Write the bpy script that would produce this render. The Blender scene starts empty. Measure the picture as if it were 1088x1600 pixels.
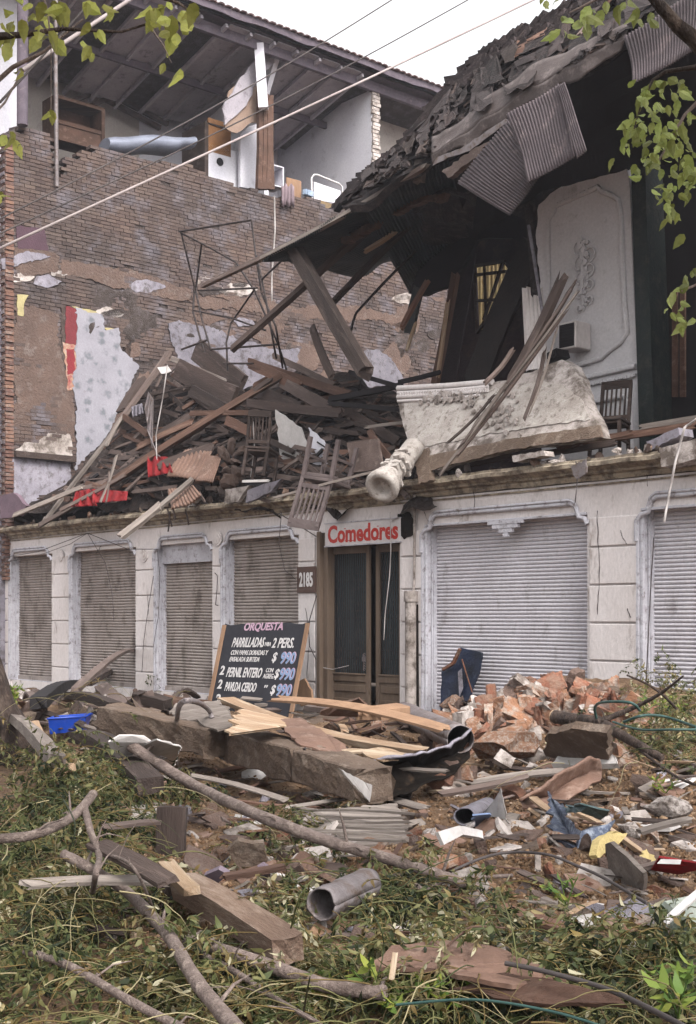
import bpy, math, random
import numpy as np
from mathutils import Vector as V, Matrix, noise
random.seed(7)
S = bpy.context.scene
COL = S.collection
R = math.radians
# ------------------------------------------------------------------ camera
FPX, CX, HY, EYE = 2040.0, 544.0, 965.0, 1.7
cd = bpy.data.cameras.new('camera'); cam = bpy.data.objects.new('camera', cd); COL.objects.link(cam)
cam.location = (0, 0, EYE); cam.rotation_euler = (R(90), 0, 0)
cd.sensor_fit = 'VERTICAL'; cd.sensor_height = 36; cd.sensor_width = 24; cd.lens = FPX * 36 / 1600
cd.shift_y = (HY - 800) / 1600; cd.clip_start = 0.1; cd.clip_end = 2000
S.camera = cam
# ------------------------------------------------------------------ light
W = bpy.data.worlds.new("World"); S.world = W; W.use_nodes = True
nt = W.node_tree; bg = nt.nodes['Background']
sky = nt.nodes.new('ShaderNodeTexSky'); sky.sky_type = 'NISHITA'; sky.sun_disc = False
SUN_EL, SUN_ROT = R(48), R(150)
sky.sun_elevation = SUN_EL; sky.sun_rotation = SUN_ROT; sky.dust_density = 6; sky.air_density = 1.6; sky.ozone_density = 1.5
hs = nt.nodes.new('ShaderNodeHueSaturation'); hs.inputs['Saturation'].default_value = 0.09; hs.inputs['Value'].default_value = 1.0
nt.links.new(sky.outputs[0], hs.inputs['Color']); nt.links.new(hs.outputs[0], bg.inputs[0]); bg.inputs[1].default_value = 0.15
sl = bpy.data.lights.new('sun', 'SUN'); sl.energy = 0.8; sl.angle = R(14); sl.color = (1, .93, .84)
sun = bpy.data.objects.new('sun', sl); COL.objects.link(sun)
# sun_rotation: clockwise from +Y seen from above
sd = V((math.sin(SUN_ROT) * math.cos(SUN_EL), math.cos(SUN_ROT) * math.cos(SUN_EL), math.sin(SUN_EL)))
sun.rotation_euler = sd.to_track_quat('Z', 'Y').to_euler()
S.view_settings.view_transform = 'Standard'; S.view_settings.look = 'None'
S.view_settings.gamma = 1; S.view_settings.exposure = 1.48
S.cycles.max_bounces = 6; S.cycles.diffuse_bounces = 3; S.cycles.transparent_max_bounces = 6
# ------------------------------------------------------------------ frames
TH = math.atan(FPX / 1771.0)
u = V((math.cos(TH), -math.sin(TH), 0)); v = V((math.sin(TH), math.cos(TH), 0)); n = -v
F0 = V((0, FPX / 97.0, 0))
def P(x, y, Y): return V(((x - CX) / FPX * Y, Y, EYE + (HY - y) / FPX * Y))
def FY(x, o=0.0):
    k = (x - CX) / FPX
    return (F0.dot(n) + o) / (k * n.x + n.y)
def FP(x, y, o=0.0): return P(x, y, FY(x, o))
def A(a, o, z): q = F0 + u * a + n * o; return V((q.x, q.y, z))
def fa(x, o=0.0): return (P(x, HY, FY(x, o)) - F0).dot(u)
CO = P(15, HY, FY(15)); CO.z = 0
def WY(x, t=0.0):
    k = (x - CX) / FPX
    return (CO.dot(u) + t) / (k * u.x + u.y)
def WP(x, y, t=0.0): return P(x, y, WY(x, t))
def B(s, t, z): q = CO + v * s + u * t; return V((q.x, q.y, z))
def sz(p): q = p - CO; return q.dot(v), p.z
# ------------------------------------------------------------------ mesh builder
class MB:
    def __init__(s): s.v = []; s.f = []; s.sm = []; s.r = []
    def add(s, vs, fs, smooth=False, r=None):
        b = len(s.v); s.v += [tuple(q) for q in vs]
        if r is None: r = random.random()
        for f in fs: s.f.append(tuple(i + b for i in f)); s.sm.append(smooth); s.r.append(r)
        return s
    def box(s, c, x, y, z, r=None):
        c, x, y, z = V(c), V(x), V(y), V(z)
        vs = [c + x * i + y * j + z * k for i in (-1, 1) for j in (-1, 1) for k in (-1, 1)]
        return s.add(vs, [(0, 1, 3, 2), (4, 6, 7, 5), (0, 4, 5, 1), (2, 3, 7, 6), (0, 2, 6, 4), (1, 5, 7, 3)], r=r)
    def fb(s, a0, a1, o0, o1, z0, z1, r=None):      # box in the facade frame
        return s.box(A((a0 + a1) / 2, (o0 + o1) / 2, (z0 + z1) / 2), u * (a1 - a0) / 2, n * (o1 - o0) / 2, V((0, 0, (z1 - z0) / 2)), r)
    def wb(s, s0, s1, t0, t1, z0, z1, r=None):      # box in the party-wall frame
        return s.box(B((s0 + s1) / 2, (t0 + t1) / 2, (z0 + z1) / 2), v * (s1 - s0) / 2, u * (t1 - t0) / 2, V((0, 0, (z1 - z0) / 2)), r)
    def bar(s, p, q, w, h=None, up=(0, 0, 1), r=None):
        p, q = V(p), V(q); h = h or w; d = (q - p); L = d.length; d.normalize(); up = V(up)
        if abs(d.dot(up.normalized())) > .98: up = V((1, 0, 0)) if abs(d.x) < .9 else V((0, 1, 0))
        sd_ = d.cross(up).normalized(); uu = sd_.cross(d)
        return s.box((p + q) / 2, d * L / 2, sd_ * w / 2, uu * h / 2, r)
    def prism(s, pts, vec, r=None):
        vec = V(vec); N = len(pts); vs = [V(p) for p in pts] + [V(p) + vec for p in pts]
        fs = [tuple(range(N)), tuple(range(2 * N - 1, N - 1, -1))] + [(i, i + N, (i + 1) % N + N, (i + 1) % N) for i in range(N)]
        return s.add(vs, fs, r=r)
    def grid(s, rows, smooth=True, r=None, close=False):
        m, k = len(rows), len(rows[0]); vs = [p for row in rows for p in row]
        fs = [(i * k + j, i * k + (j + 1) % k, (i + 1) * k + (j + 1) % k, (i + 1) * k + j) for i in range(m - 1) for j in range(k if close else k - 1)]
        return s.add(vs, fs, smooth, r)
    def tube(s, pts, rad, nseg=8, cap=True, r=None, sq=1.0, wob=0):
        pts = [V(p) for p in pts]; N = len(pts)
        if not hasattr(rad, '__len__'): rad = [rad] * N
        rows = []; a = None
        for i in range(N):
            d = (pts[min(i + 1, N - 1)] - pts[max(i - 1, 0)]).normalized()
            if a is None:
                a = d.cross(V((0, 0, 1)))
                if a.length < .1: a = d.cross(V((1, 0, 0)))
            a = (a - d * a.dot(d)).normalized(); b = d.cross(a)
            rows.append([pts[i] + (a * math.cos(2 * math.pi * j / nseg) + b * math.sin(2 * math.pi * j / nseg) * sq) * rad[i] * (1 + wob * random.uniform(-1, 1)) for j in range(nseg)])
        s.grid(rows, True, r, close=True)
        if cap:
            s.add(rows[0], [tuple(range(nseg))[::-1]], r=r); s.add(rows[-1], [tuple(range(nseg))], r=r)
        return s
def mesh(name, mb, mats, off=V((0, 0, 0))):
    me = bpy.data.meshes.new(name)
    ox, oy, oz = off
    me.from_pydata([(a - ox, b - oy, c - oz) for a, b, c in mb.v], [], mb.f)
    me.polygons.foreach_set('use_smooth', mb.sm)
    at = me.attributes.new('rnd', 'FLOAT', 'FACE'); at.data.foreach_set('value', mb.r)
    for m in (mats if isinstance(mats, (list, tuple)) else [mats]): me.materials.append(m)
    me.update(); return me
def obj(name, mb, m, parent=None, smoothfix=False):
    if parent is not None: off = parent['_w'] if '_w' in parent else parent.location
    else:
        a = np.array(mb.v); off = (a.min(0) + a.max(0)) / 2; off[2] = a[:, 2].min()
    off = V([float(q) for q in off])
    o = bpy.data.objects.new(name, mesh(name, mb, m, off)); COL.objects.link(o)
    if parent is None: o.location = off; 
    else: o.parent = parent
    o['_w'] = list(off)
    return o
def tag(o, label, cat, group=None, kind=None):
    if label: o['label'] = label
    if cat: o['category'] = cat
    if group: o['group'] = group
    if kind: o['kind'] = kind
    return o
def thing(name, label, cat, loc, group=None):
    o = bpy.data.objects.new(name, None); COL.objects.link(o); o.location = loc; o.empty_display_size = .2
    o['_w'] = list(V(loc)); return tag(o, label, cat, group)
def solid(o, t, off=0):
    m = o.modifiers.new('thick', 'SOLIDIFY'); m.thickness = t; m.offset = off; return o
def bevel(o, w, seg=1):
    m = o.modifiers.new('bevel', 'BEVEL'); m.width = w; m.segments = seg; m.limit_method = 'ANGLE'; return o
def rag(pts, amp=3.0, step=9.0, skip=()):
    out = []
    for i in range(len(pts)):
        p, q = pts[i], pts[(i + 1) % len(pts)]; L = math.hypot(q[0] - p[0], q[1] - p[1]); k = max(1, int(L / step)); out.append(p)
        if i in skip: continue
        for j in range(1, k):
            f = j / k; out.append((p[0] + (q[0] - p[0]) * f + random.uniform(-amp, amp), p[1] + (q[1] - p[1]) * f + random.uniform(-amp, amp)))
    return out
def interp(pl, x):
    if x <= pl[0][0]: return pl[0][1]
    for (x0, y0), (x1, y1) in zip(pl, pl[1:]):
        if x <= x1: return y0 + (y1 - y0) * (x - x0) / (x1 - x0 + 1e-9)
    return pl[-1][1]
# ------------------------------------------------------------------ materials
def C(h):
    h = h.lstrip('#'); r = [int(h[i:i + 2], 16) / 255 for i in (0, 2, 4)]
    return tuple([(c / 12.92 if c <= .04045 else ((c + .055) / 1.055) ** 2.4) for c in r] + [1])
ALB = .74
def dim(c): return tuple([x * ALB for x in c[:3]] + [1])
def mat(name, c1, c2=None, c3=None, sc=2.0, fine=25.0, rough=.85, bump=.25, stretch=(1, 1, 1), dirt=.45, metal=0.0, rnd=.25, attr=0.0, coat=None, trans=0.0, bd=.02, spec=.25, coord='Object'):
    c2 = dim(c2 or tuple([x * .7 for x in c1[:3]] + [1])); c1 = dim(c1); c3 = dim(c3) if c3 else None
    m = bpy.data.materials.new(name); m.use_nodes = True; t = m.node_tree; N = t.nodes; L = t.links
    b = N['Principled BSDF']; b.inputs['Roughness'].default_value = rough; b.inputs['Metallic'].default_value = metal
    b.inputs['Specular IOR Level'].default_value = spec
    tc = N.new('ShaderNodeTexCoord'); mp = N.new('ShaderNodeMapping'); mp.inputs['Scale'].default_value = stretch
    L.new(tc.outputs[coord], mp.inputs[0])
    oi = N.new('ShaderNodeObjectInfo'); va = N.new('ShaderNodeVectorMath'); va.operation = 'ADD'
    sc_ = N.new('ShaderNodeVectorMath'); sc_.operation = 'SCALE'; sc_.inputs['Scale'].default_value = 17.3
    cmb = N.new('ShaderNodeCombineXYZ'); [L.new(oi.outputs['Random'], cmb.inputs[i]) for i in range(3)]
    L.new(cmb.outputs[0], sc_.inputs[0]); L.new(mp.outputs[0], va.inputs[0]); L.new(sc_.outputs[0], va.inputs[1])
    def nz(scale, det=6, r=.6):
        q = N.new('ShaderNodeTexNoise'); q.inputs['Scale'].default_value = scale; q.inputs['Detail'].default_value = det; q.inputs['Roughness'].default_value = r
        L.new(va.outputs[0], q.inputs['Vector']); return q
    def mx(a, bcol, fac):
        q = N.new('ShaderNodeMix'); q.data_type = 'RGBA'
        if isinstance(fac, float): q.inputs['Factor'].default_value = fac
        else: L.new(fac, q.inputs['Factor'])
        for s_, i in ((a, 6), (bcol, 7)):
            if isinstance(s_, tuple): q.inputs[i].default_value = s_
            else: L.new(s_, q.inputs[i])
        return q.outputs[2]
    def ramp(src, lo, hi):
        q = N.new('ShaderNodeMapRange'); q.inputs['From Min'].default_value = lo; q.inputs['From Max'].default_value = hi; L.new(src, q.inputs[0]); return q.outputs[0]
    n1 = nz(sc); n2 = nz(fine, 5, .65)
    c2 = c2 or tuple([x * .7 for x in c1[:3]] + [1])
    col = mx(c1, c2, ramp(n1.outputs[0], .32, .68))
    if c3:
        n3 = nz(sc * 2.7, 8, .7); col = mx(col, c3, ramp(n3.outputs[0], 1 - dirt - .06, 1 - dirt + .1))
    if attr:
        at = N.new('ShaderNodeAttribute'); at.attribute_name = 'rnd'
        h = N.new('ShaderNodeHueSaturation'); L.new(col, h.inputs['Color'])
        L.new(_mr(N, L, at.outputs['Fac'], 1 - attr, 1 + attr), h.inputs['Value'])
        L.new(_mr(N, L, at.outputs['Fac'], .5 - attr * .03, .5 + attr * .03), h.inputs['Hue']); col = h.outputs[0]
    if rnd:
        h = N.new('ShaderNodeHueSaturation'); L.new(col, h.inputs['Color']); L.new(_mr(N, L, oi.outputs['Random'], 1 - rnd, 1 + rnd), h.inputs['Value']); col = h.outputs[0]
    fm = mx(tuple([.72] * 3 + [1]), tuple([1.22] * 3 + [1]), n2.outputs[0])
    q = N.new('ShaderNodeMix'); q.data_type = 'RGBA'; q.blend_type = 'MULTIPLY'; q.inputs['Factor'].default_value = 1; L.new(col, q.inputs[6]); L.new(fm, q.inputs[7]); col = q.outputs[2]
    L.new(col, b.inputs['Base Color'])
    if bump:
        ad = N.new('ShaderNodeMath'); ad.operation = 'ADD'; L.new(n1.outputs[0], ad.inputs[0]); L.new(n2.outputs[0], ad.inputs[1])
        bm_ = N.new('ShaderNodeBump'); bm_.inputs['Strength'].default_value = min(1, bump * 2); bm_.inputs['Distance'].default_value = bd; L.new(ad.outputs[0], bm_.inputs['Height']); L.new(bm_.outputs[0], b.inputs['Normal'])
    if trans:
        tr = N.new('ShaderNodeBsdfTranslucent'); L.new(col, tr.inputs[0]); ms = N.new('ShaderNodeMixShader'); ms.inputs[0].default_value = trans
        L.new(b.outputs[0], ms.inputs[1]); L.new(tr.outputs[0], ms.inputs[2]); L.new(ms.outputs[0], N['Material Output'].inputs[0])
    return m
def _mr(N, L, src, lo, hi):
    q = N.new('ShaderNodeMapRange'); q.inputs['To Min'].default_value = lo; q.inputs['To Max'].default_value = hi; L.new(src, q.inputs[0]); return q.outputs[0]
M = {}
M['plaster'] = mat('white_plaster', C('#e6dedd'), C('#d3cac8'), C('#87796f'), sc=1.1, fine=30, dirt=.37, stretch=(1, 1, .4), bump=.2, rnd=.0)
M['plaster2'] = mat('soiled_plaster', C('#cdc3bf'), C('#a39891'), C('#6d625b'), sc=1.6, dirt=.5, bump=.35)
M['trim'] = mat('bluish_trim_paint', C('#cfcdd5'), C('#b6b3ba'), C('#7f7776'), sc=3, dirt=.42, rnd=0)
M['cornice'] = mat('cornice_plaster', C('#b3a692'), C('#958777'), C('#665b50'), sc=2.2, dirt=.5, bump=.3, rnd=0)
M['shut_l'] = mat('taupe_shutter', C('#aba09a'), C('#918680'), C('#6f645e'), sc=1.3, dirt=.44, rough=.6, rnd=.06, bump=.05, stretch=(1, 1, .6))
M['shut_r'] = mat('white_shutter', C('#dad6dc'), C('#cac5cb'), C('#a29a9c'), sc=1.6, dirt=.38, rough=.55, rnd=.03, bump=.05, stretch=(1, 1, .5))
M['brick'] = mat('party_wall_brick', C('#66544d'), C('#4c4341'), C('#6d666b'), sc=.55, fine=40, dirt=.44, attr=.34, rnd=0, bump=.4)
M['mortar'] = mat('dusty_mortar', C('#534844'), C('#3f3633'), C('#686060'), sc=1.3, fine=30, rnd=0, bump=.5, bd=.05)
M['mud'] = mat('mud_render', C('#6f5b52'), C('#5f4e47'), C('#7d716c'), sc=1.4, fine=18, dirt=.4, rnd=.1, bump=.6, bd=.04)
M['dirtwhite'] = mat('whitewash', C('#96919a'), C('#7b7680'), C('#5f585a'), sc=2.4, dirt=.45, bump=.3)
M['redbrick'] = mat('fired_brick', C('#92604b'), C('#7a5040'), C('#8a6f60'), sc=5, fine=50, dirt=.5, rnd=.28, bump=.5)
M['chunk'] = mat('masonry_chunk', C('#9c7157'), C('#7a5a49'), C('#a89c92'), sc=4, fine=35, dirt=.48, rnd=.25, bump=.7, bd=.03)
M['concrete'] = mat('concrete', C('#776558'), C('#5f5046'), C('#8e7f73'), sc=2, fine=30, dirt=.42, rnd=.12, bump=.45, bd=.03)
M['soil'] = mat('soil', C('#7a604a'), C('#5c4736'), C('#947b63'), sc=2, fine=22, dirt=.45, rnd=0, bump=1, bd=.06)
M['wood'] = mat('weathered_wood', C('#786862'), C('#594b46'), C('#8d7e77'), sc=3, fine=60, stretch=(.12, 1, 1), rnd=.4, bump=.35, dirt=.4)
M['wooddark'] = mat('dark_old_wood', C('#4f423d'), C('#372d2a'), C('#6a5c56'), sc=3, fine=60, stretch=(.12, 1, 1), rnd=.4, bump=.4, dirt=.4)
M['woodbrown'] = mat('brown_wood', C('#74574a'), C('#553f35'), C('#8a7062'), sc=3, fine=60, stretch=(.12, 1, 1), rnd=.35, bump=.35, dirt=.4)
M['woodpale'] = mat('fresh_split_wood', C('#b0957a'), C('#927761'), C('#c3b09a'), sc=3, fine=60, stretch=(.12, 1, 1), rnd=.2, bump=.3)
M['timber'] = mat('dusty_squared_timber', C('#8c7464'), C('#6b564a'), C('#a38f80'), sc=3, fine=50, stretch=(.2, 1, 1), rnd=.05, bump=.4, dirt=.45)
M['woodgrey'] = mat('grey_board', C('#8b8079'), C('#6f655f'), C('#a0958d'), sc=3, fine=60, stretch=(.12, 1, 1), rnd=.25, bump=.3)
M['bark'] = mat('bark', C('#8a7a74'), C('#685a54'), C('#a09087'), sc=7, fine=50, stretch=(1, 1, 1), rnd=.12, bump=.5)
M['barkdark'] = mat('dark_bark', C('#4f413a'), C('#332a27'), C('#66574e'), sc=6, fine=30, stretch=(1, 1, .3), rnd=.1, bump=1, bd=.05)
M['void'] = mat('black_and_room_shade', C('#241f21'), C('#191618'), rnd=0, bump=0, sc=1)  # near-black: room shade painted in, also serves plain black things
M['green'] = mat('dark_green_paint', C('#26302e'), C('#1d2424'), C('#3d3c38'), rough=.6, rnd=0)
M['panelwall'] = mat('moulded_wall_paint', C('#e0dcdf'), C('#d0cccf'), C('#aaa5a6'), sc=.8, dirt=.35, rnd=0, bump=.1)
M['rust'] = mat('rusty_sheet', C('#5e5356'), C('#4a4043'), C('#786a6a'), sc=1.5, dirt=.4, rough=.6, rnd=.1)
M['galv'] = mat('galvanised_sheet', C('#948b8c'), C('#776f70'), C('#6b5a50'), sc=4, dirt=.46, rough=.5, rnd=.1, metal=.3)
M['steel'] = mat('dark_steel', C('#3d3534'), C('#2c2627'), C('#54453e'), rough=.6, rnd=.1, metal=.2, sc=5)
M['roofdark'] = mat('dark_roof_and_shade', C('#332b2a'), C('#221d1d'), C('#4f4341'), sc=2.5, rnd=.1, bump=.6, bd=.05)  # dark brown roof colour, also paints in the upper wall's shade
M['red'] = mat('red_cloth', C('#8d1d22'), C('#6b171b'), C('#5a2a2a'), sc=3, dirt=.3, rnd=.1, bump=.2)
M['doorwood'] = mat('brown_door_paint', C('#7d6b5d'), C('#665649'), C('#928376'), sc=3, fine=40, stretch=(1, 1, .2), dirt=.3, rnd=.05, rough=.7)
M['glass'] = mat('dirty_glass', C('#1b2426'), C('#27302f'), C('#3b4140'), sc=3, dirt=.3, rough=.25, rnd=0, bump=.03, spec=.5)
M['ribglass'] = mat('reeded_curtain', C('#4c5a5f'), C('#39464a'), C('#20292b'), sc=5, dirt=.4, rnd=0, stretch=(1, 1, .15))
M['signwhite'] = mat('sign_white', C('#d5cfcf'), C('#c3bcbd'), C('#a79e9c'), sc=3, dirt=.3, rnd=0, rough=.5, bump=.03)
M['signred'] = mat('sign_red', C('#bf3327'), C('#ac2b22'), rnd=0, rough=.5, bump=0, sc=8)
M['platebrown'] = mat('plate_brown', C('#5f4a43'), C('#52403a'), rnd=0, sc=4)
M['ink'] = mat('white_paint', C('#e2dedd'), C('#cfcaca'), rnd=0, bump=0, sc=8)
M['board'] = mat('blackboard', C('#33333a'), C('#2a2a30'), C('#47464b'), sc=3, dirt=.3, rnd=0, bump=.05)
M['pink'] = mat('pink_paint', C('#cfaec0'), C('#bd98ad'), rnd=0, bump=0)
M['blueink'] = mat('pale_blue_paint', C('#8fa6c6'), C('#7e94b6'), rnd=0, bump=0)
M['woodframe'] = mat('pale_frame_wood', C('#a5846a'), C('#8a6c56'), sc=4, stretch=(1, 1, .15), rnd=0)
M['blue'] = mat('blue_plastic', C('#1647b4'), C('#123c9c'), rough=.35, rnd=0, bump=.02, spec=.5)
M['stucco'] = mat('old_stucco', C('#cdc5bf'), C('#aaa099'), C('#776b63'), sc=4, fine=40, dirt=.42, rnd=0, bump=.45)
M['rustdark'] = mat('dark_rusty_sheet', C('#463d3c'), C('#332b2b'), C('#5b4e4b'), sc=3, dirt=.4, rough=.8, rnd=.2, bump=.4)
M['navy'] = mat('navy_panel', C('#26304a'), C('#151a24'), C('#4b5468'), sc=3, dirt=.35, rough=.4, rnd=0)
M['yellowfoam'] = mat('yellow_foam', C('#d5c087'), C('#bfa872'), rnd=0, bump=.5)
M['whitepaper'] = mat('white_board', C('#d9d4d2'), C('#c3bcb9'), C('#978b84'), sc=4, dirt=.32, rnd=.1, bump=.1)
M['brownsheet'] = mat('brown_sheet', C('#85685a'), C('#6e564b'), C('#9c8477'), sc=2, dirt=.4, rnd=.1, rough=.7)
M['darkmetal'] = mat('tarred_metal', C('#231e1b'), C('#181513'), C('#4a3b2f'), sc=5, dirt=.38, rnd=0, rough=.95, spec=.05)
M['cable'] = mat('pale_cable', C('#b3a7a6'), C('#9a8e8d'), rnd=0, bump=0)
M['wire'] = mat('dark_wire', C('#57504f'), C('#433d3d'), rnd=.2, bump=0)
M['whitewire'] = mat('white_wire', C('#c5bebc'), C('#a9a2a0'), rnd=.1, bump=0)
M['leafy'] = mat('yellow_green_leaf', C('#b0ae5c'), C('#8b8f45'), C('#c4ad58'), sc=9, fine=120, dirt=.32, rough=.5, attr=.35, rnd=.0, bump=.15, trans=.45, bd=.003)
M['leafg'] = mat('green_leaf', C('#969c56'), C('#727d40'), C('#b0aa55'), sc=9, fine=120, dirt=.3, rough=.45, attr=.35, rnd=.0, bump=.15, trans=.4, bd=.003)
M['beige'] = mat('beige_wall', C('#cdc4be'), C('#bdb4af'), C('#9a918d'), sc=.8, dirt=.35, rnd=0, bump=.1)
M['bluewall'] = mat('pale_blue_wall', C('#efedf4'), C('#dfdce6'), C('#b5b1ba'), sc=.8, dirt=.35, rnd=0, bump=.1)
M['boards'] = mat('ceiling_boards', C('#b8b0b6'), C('#a09aa2'), C('#7d757c'), sc=1.4, dirt=.4, rnd=.2, bump=.3)
M['eave'] = mat('eave_fascia', C('#6b616b'), C('#5a5059'), C('#83777a'), sc=3, dirt=.4, rnd=0)

def pieces(name, mbs, m, parent, bev=0, seg=1):
    out = []
    for q in mbs:
        if not q.v: continue
        o = obj(name, q, m, parent)
        if bev: bevel(o, bev, seg)
        out.append(o)
    return out
def rampmat(name, stops, rough=.6, trans=.3, bump=0, spec=.25):
    m = bpy.data.materials.new(name); m.use_nodes = True; t = m.node_tree; N = t.nodes; L = t.links; b = N['Principled BSDF']; b.inputs['Roughness'].default_value = rough
    b.inputs['Specular IOR Level'].default_value = spec
    at = N.new('ShaderNodeAttribute'); at.attribute_name = 'rnd'; cr = N.new('ShaderNodeValToRGB'); L.new(at.outputs['Fac'], cr.inputs[0])
    e = cr.color_ramp.elements
    while len(e) < len(stops): e.new(.5)
    for el, (p_, c) in zip(e, stops): el.position = p_; el.color = dim(C(c))
    L.new(cr.outputs[0], b.inputs['Base Color'])
    if trans:
        tr = N.new('ShaderNodeBsdfTranslucent'); L.new(cr.outputs[0], tr.inputs[0]); ms = N.new('ShaderNodeMixShader'); ms.inputs[0].default_value = trans
        L.new(b.outputs[0], ms.inputs[1]); L.new(tr.outputs[0], ms.inputs[2]); L.new(ms.outputs[0], N['Material Output'].inputs[0])
    return m
M['wilt'] = rampmat('wilted_leaves', [(0, '#212917'), (.24, '#3c4527'), (.46, '#5c6139'), (.64, '#7b784f'), (.75, '#625036'), (.84, '#7b683a'), (.93, '#988a64'), (1, '#b0a98e')], trans=.15)
M['fresh'] = rampmat('fresh_leaves', [(0, '#415c2e'), (.5, '#66803c'), (1, '#9ba048')])
M['chips'] = rampmat('rubble_chips', [(0, '#55402f'), (.35, '#765a42'), (.62, '#8b7057'), (.8, '#9f866e'), (.9, '#a08d7c'), (.95, '#92664f'), (1, '#cbbfb3')], rough=.95, trans=0)
# wallpaper with blotchy flower print
def wallpaper():
    m = mat('flowered_wallpaper', C('#9c99a1'), C('#8c8991'), C('#7b7578'), sc=1.5, dirt=.3, rnd=0, bump=.12)
    t = m.node_tree; N = t.nodes; L = t.links; b = N['Principled BSDF']; src = b.inputs['Base Color'].links[0].from_socket
    tc = N.new('ShaderNodeTexCoord'); vo = N.new('ShaderNodeTexVoronoi'); vo.inputs['Scale'].default_value = 3.4; vo.inputs['Randomness'].default_value = .75
    L.new(tc.outputs['Object'], vo.inputs['Vector']); no = N.new('ShaderNodeTexNoise'); no.inputs['Scale'].default_value = 9; no.inputs['Detail'].default_value = 4; L.new(tc.outputs['Object'], no.inputs[0])
    a = N.new('ShaderNodeMath'); a.operation = 'MULTIPLY_ADD'; a.inputs[1].default_value = 1.0; L.new(no.outputs[0], a.inputs[0]); L.new(vo.outputs['Distance'], a.inputs[2])
    r = N.new('ShaderNodeMapRange'); r.inputs['From Min'].default_value = .92; r.inputs['From Max'].default_value = .62; r.inputs['To Max'].default_value = .8; L.new(a.outputs[0], r.inputs[0])
    q = N.new('ShaderNodeMix'); q.data_type = 'RGBA'; L.new(r.outputs[0], q.inputs['Factor']); L.new(src, q.inputs[6]); q.inputs[7].default_value = C('#55585d'); L.new(q.outputs[2], b.inputs['Base Color'])
    return m
M['paper'] = wallpaper()
# ================================================================== ground
def H(X, Y):
    def g(cx, cy, sx, sy, a): return a * math.exp(-((X - cx) / sx) ** 2 - ((Y - cy) / sy) ** 2)
    h = .12
    h += g(2.5, 16.0, 1.4, 1.05, .70) + g(3.9, 15.2, 1.3, 1.3, .48) + g(3.2, 12.2, 1.6, 2.4, .40) + g(-2.4, 15.2, 2.2, 1.5, .30)
    h += g(-2.2, 9.2, 1.3, 1.8, .34) + g(.9, 8.2, 1.3, 1.2, .12) + g(.6, 13.5, 1.5, 1.5, .15) + g(-4.8, 16, 2, 3, .25)
    q = V((X * .9, Y * .9, .3)); h += .10 * noise.noise(q) + .07 * noise.noise(q * 3.1) + .04 * noise.noise(q * 7) + .02 * noise.noise(q * 15)
    e = min(1, max(0, (X + 13) / 2), max(0, (10 - X) / 2)); e = min(e, max(0, (Y - 2.2) / 1.5))
    d = -(V((X, Y, 0)) - F0).dot(v)      # metres in front of the facade
    return (h if d > .05 else .0) * e - .05 * (1 - e)
def T(x, y, up=0.0):
    Yd = 3.0
    while Yd < 40:
        z = EYE + (HY - y) / FPX * Yd; X = (x - CX) / FPX * Yd
        if z - up <= H(X, Yd): break
        Yd += .04
    return P(x, y, Yd)
def st(name, mb, m):
    o = obj(name, mb, m); o['kind'] = 'structure'; return o
g = MB(); g.box((0, 60, -.15), (400, 0, 0), (0, 400, 0), (0, 0, .05)); st('street', g, M['concrete'])
rows = []
ys = []; yy = 2.2
while yy < 31: ys.append(yy); yy += .035 + yy * .004
xs = np.arange(-13, 10.01, .085)
for Y in ys: rows.append([(X, Y, H(X, Y)) for X in xs])
g = MB(); g.grid(rows, True); g.r = [random.random() for _ in g.f]; g.f = [f for f in g.f]; st('rubble_ground', g, M['soil'])
g = MB(); g.fb(-14, 14, 0.02, 1.7, -.06, .1); st('pavement', g, M['concrete'])

# ================================================================== the ruined corner restaurant
RB = thing('ruined_building', 'low white ground floor of the wrecked restaurant with closed shutters and open broken upper storey', 'building', A(0, 0, 0))
def aP(x, y, o=0): q = FP(x, y, o); return (q - F0).dot(u), q.z
ops = [(17, 82), (112, 213), (245, 332), (350, 467), (497, 625), (665, 918), (1003, 1250)]
opa = [(fa(a), fa(b)) for a, b in ops]
SILL, HEAD, TOPW = .28, 3.1, 3.66
TH_W = .42
w = MB()
al, ar = fa(-260), fa(1500) if False else opa[-1][1] + .8
edges = [al] + [q for o_ in opa for q in o_] + [ar]
for i in range(0, len(edges), 2): w.fb(edges[i], edges[i + 1], -TH_W, 0, 0, HEAD)
w.fb(al, ar, -TH_W, 0, HEAD, TOPW - .16)
for i, (a, b) in enumerate(opa):
    if i != 4: w.fb(a, b, -TH_W, -.04, 0, SILL)
wall = obj('ground_floor_wall', w, M['plaster'], RB)
# rusticated blocks and grooves on every pillar
blk = []
def blocks(x0, x1, inset=.02):
    bl = MB(); blk.append(bl)
    a0, a1 = fa(x0) + inset, fa(x1) - inset; z = .13
    while z < 2.6:
        bl.fb(a0, a1, .001, .032, z + .012, z + .488); z += .5
    bl.fb(a0, a1, .001, .032, 2.642, 3.02)
for x0, x1 in ((0, 17), (82, 110), (213, 243), (333, 349), (467, 495), (627, 662), (921, 1000)): blocks(x0, x1)
pieces('pilaster_blocks', blk, M['plaster'], RB, .012, 2)
# capitals: round bosses on the narrow pillars
for x in (97, 343, 228):
    cp = MB(); a, z = aP(x, 842 if x > 300 else 868)
    for rr, oo in ((.13, .04), (.09, .06), (.04, .075)):
        ring = [A(a + rr * math.cos(t * .393), 0.03, z + rr * math.sin(t * .393)) for t in range(16)]; cp.prism(ring, n * oo * .6)
    obj('round_boss', cp, M['plaster'], RB)
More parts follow.
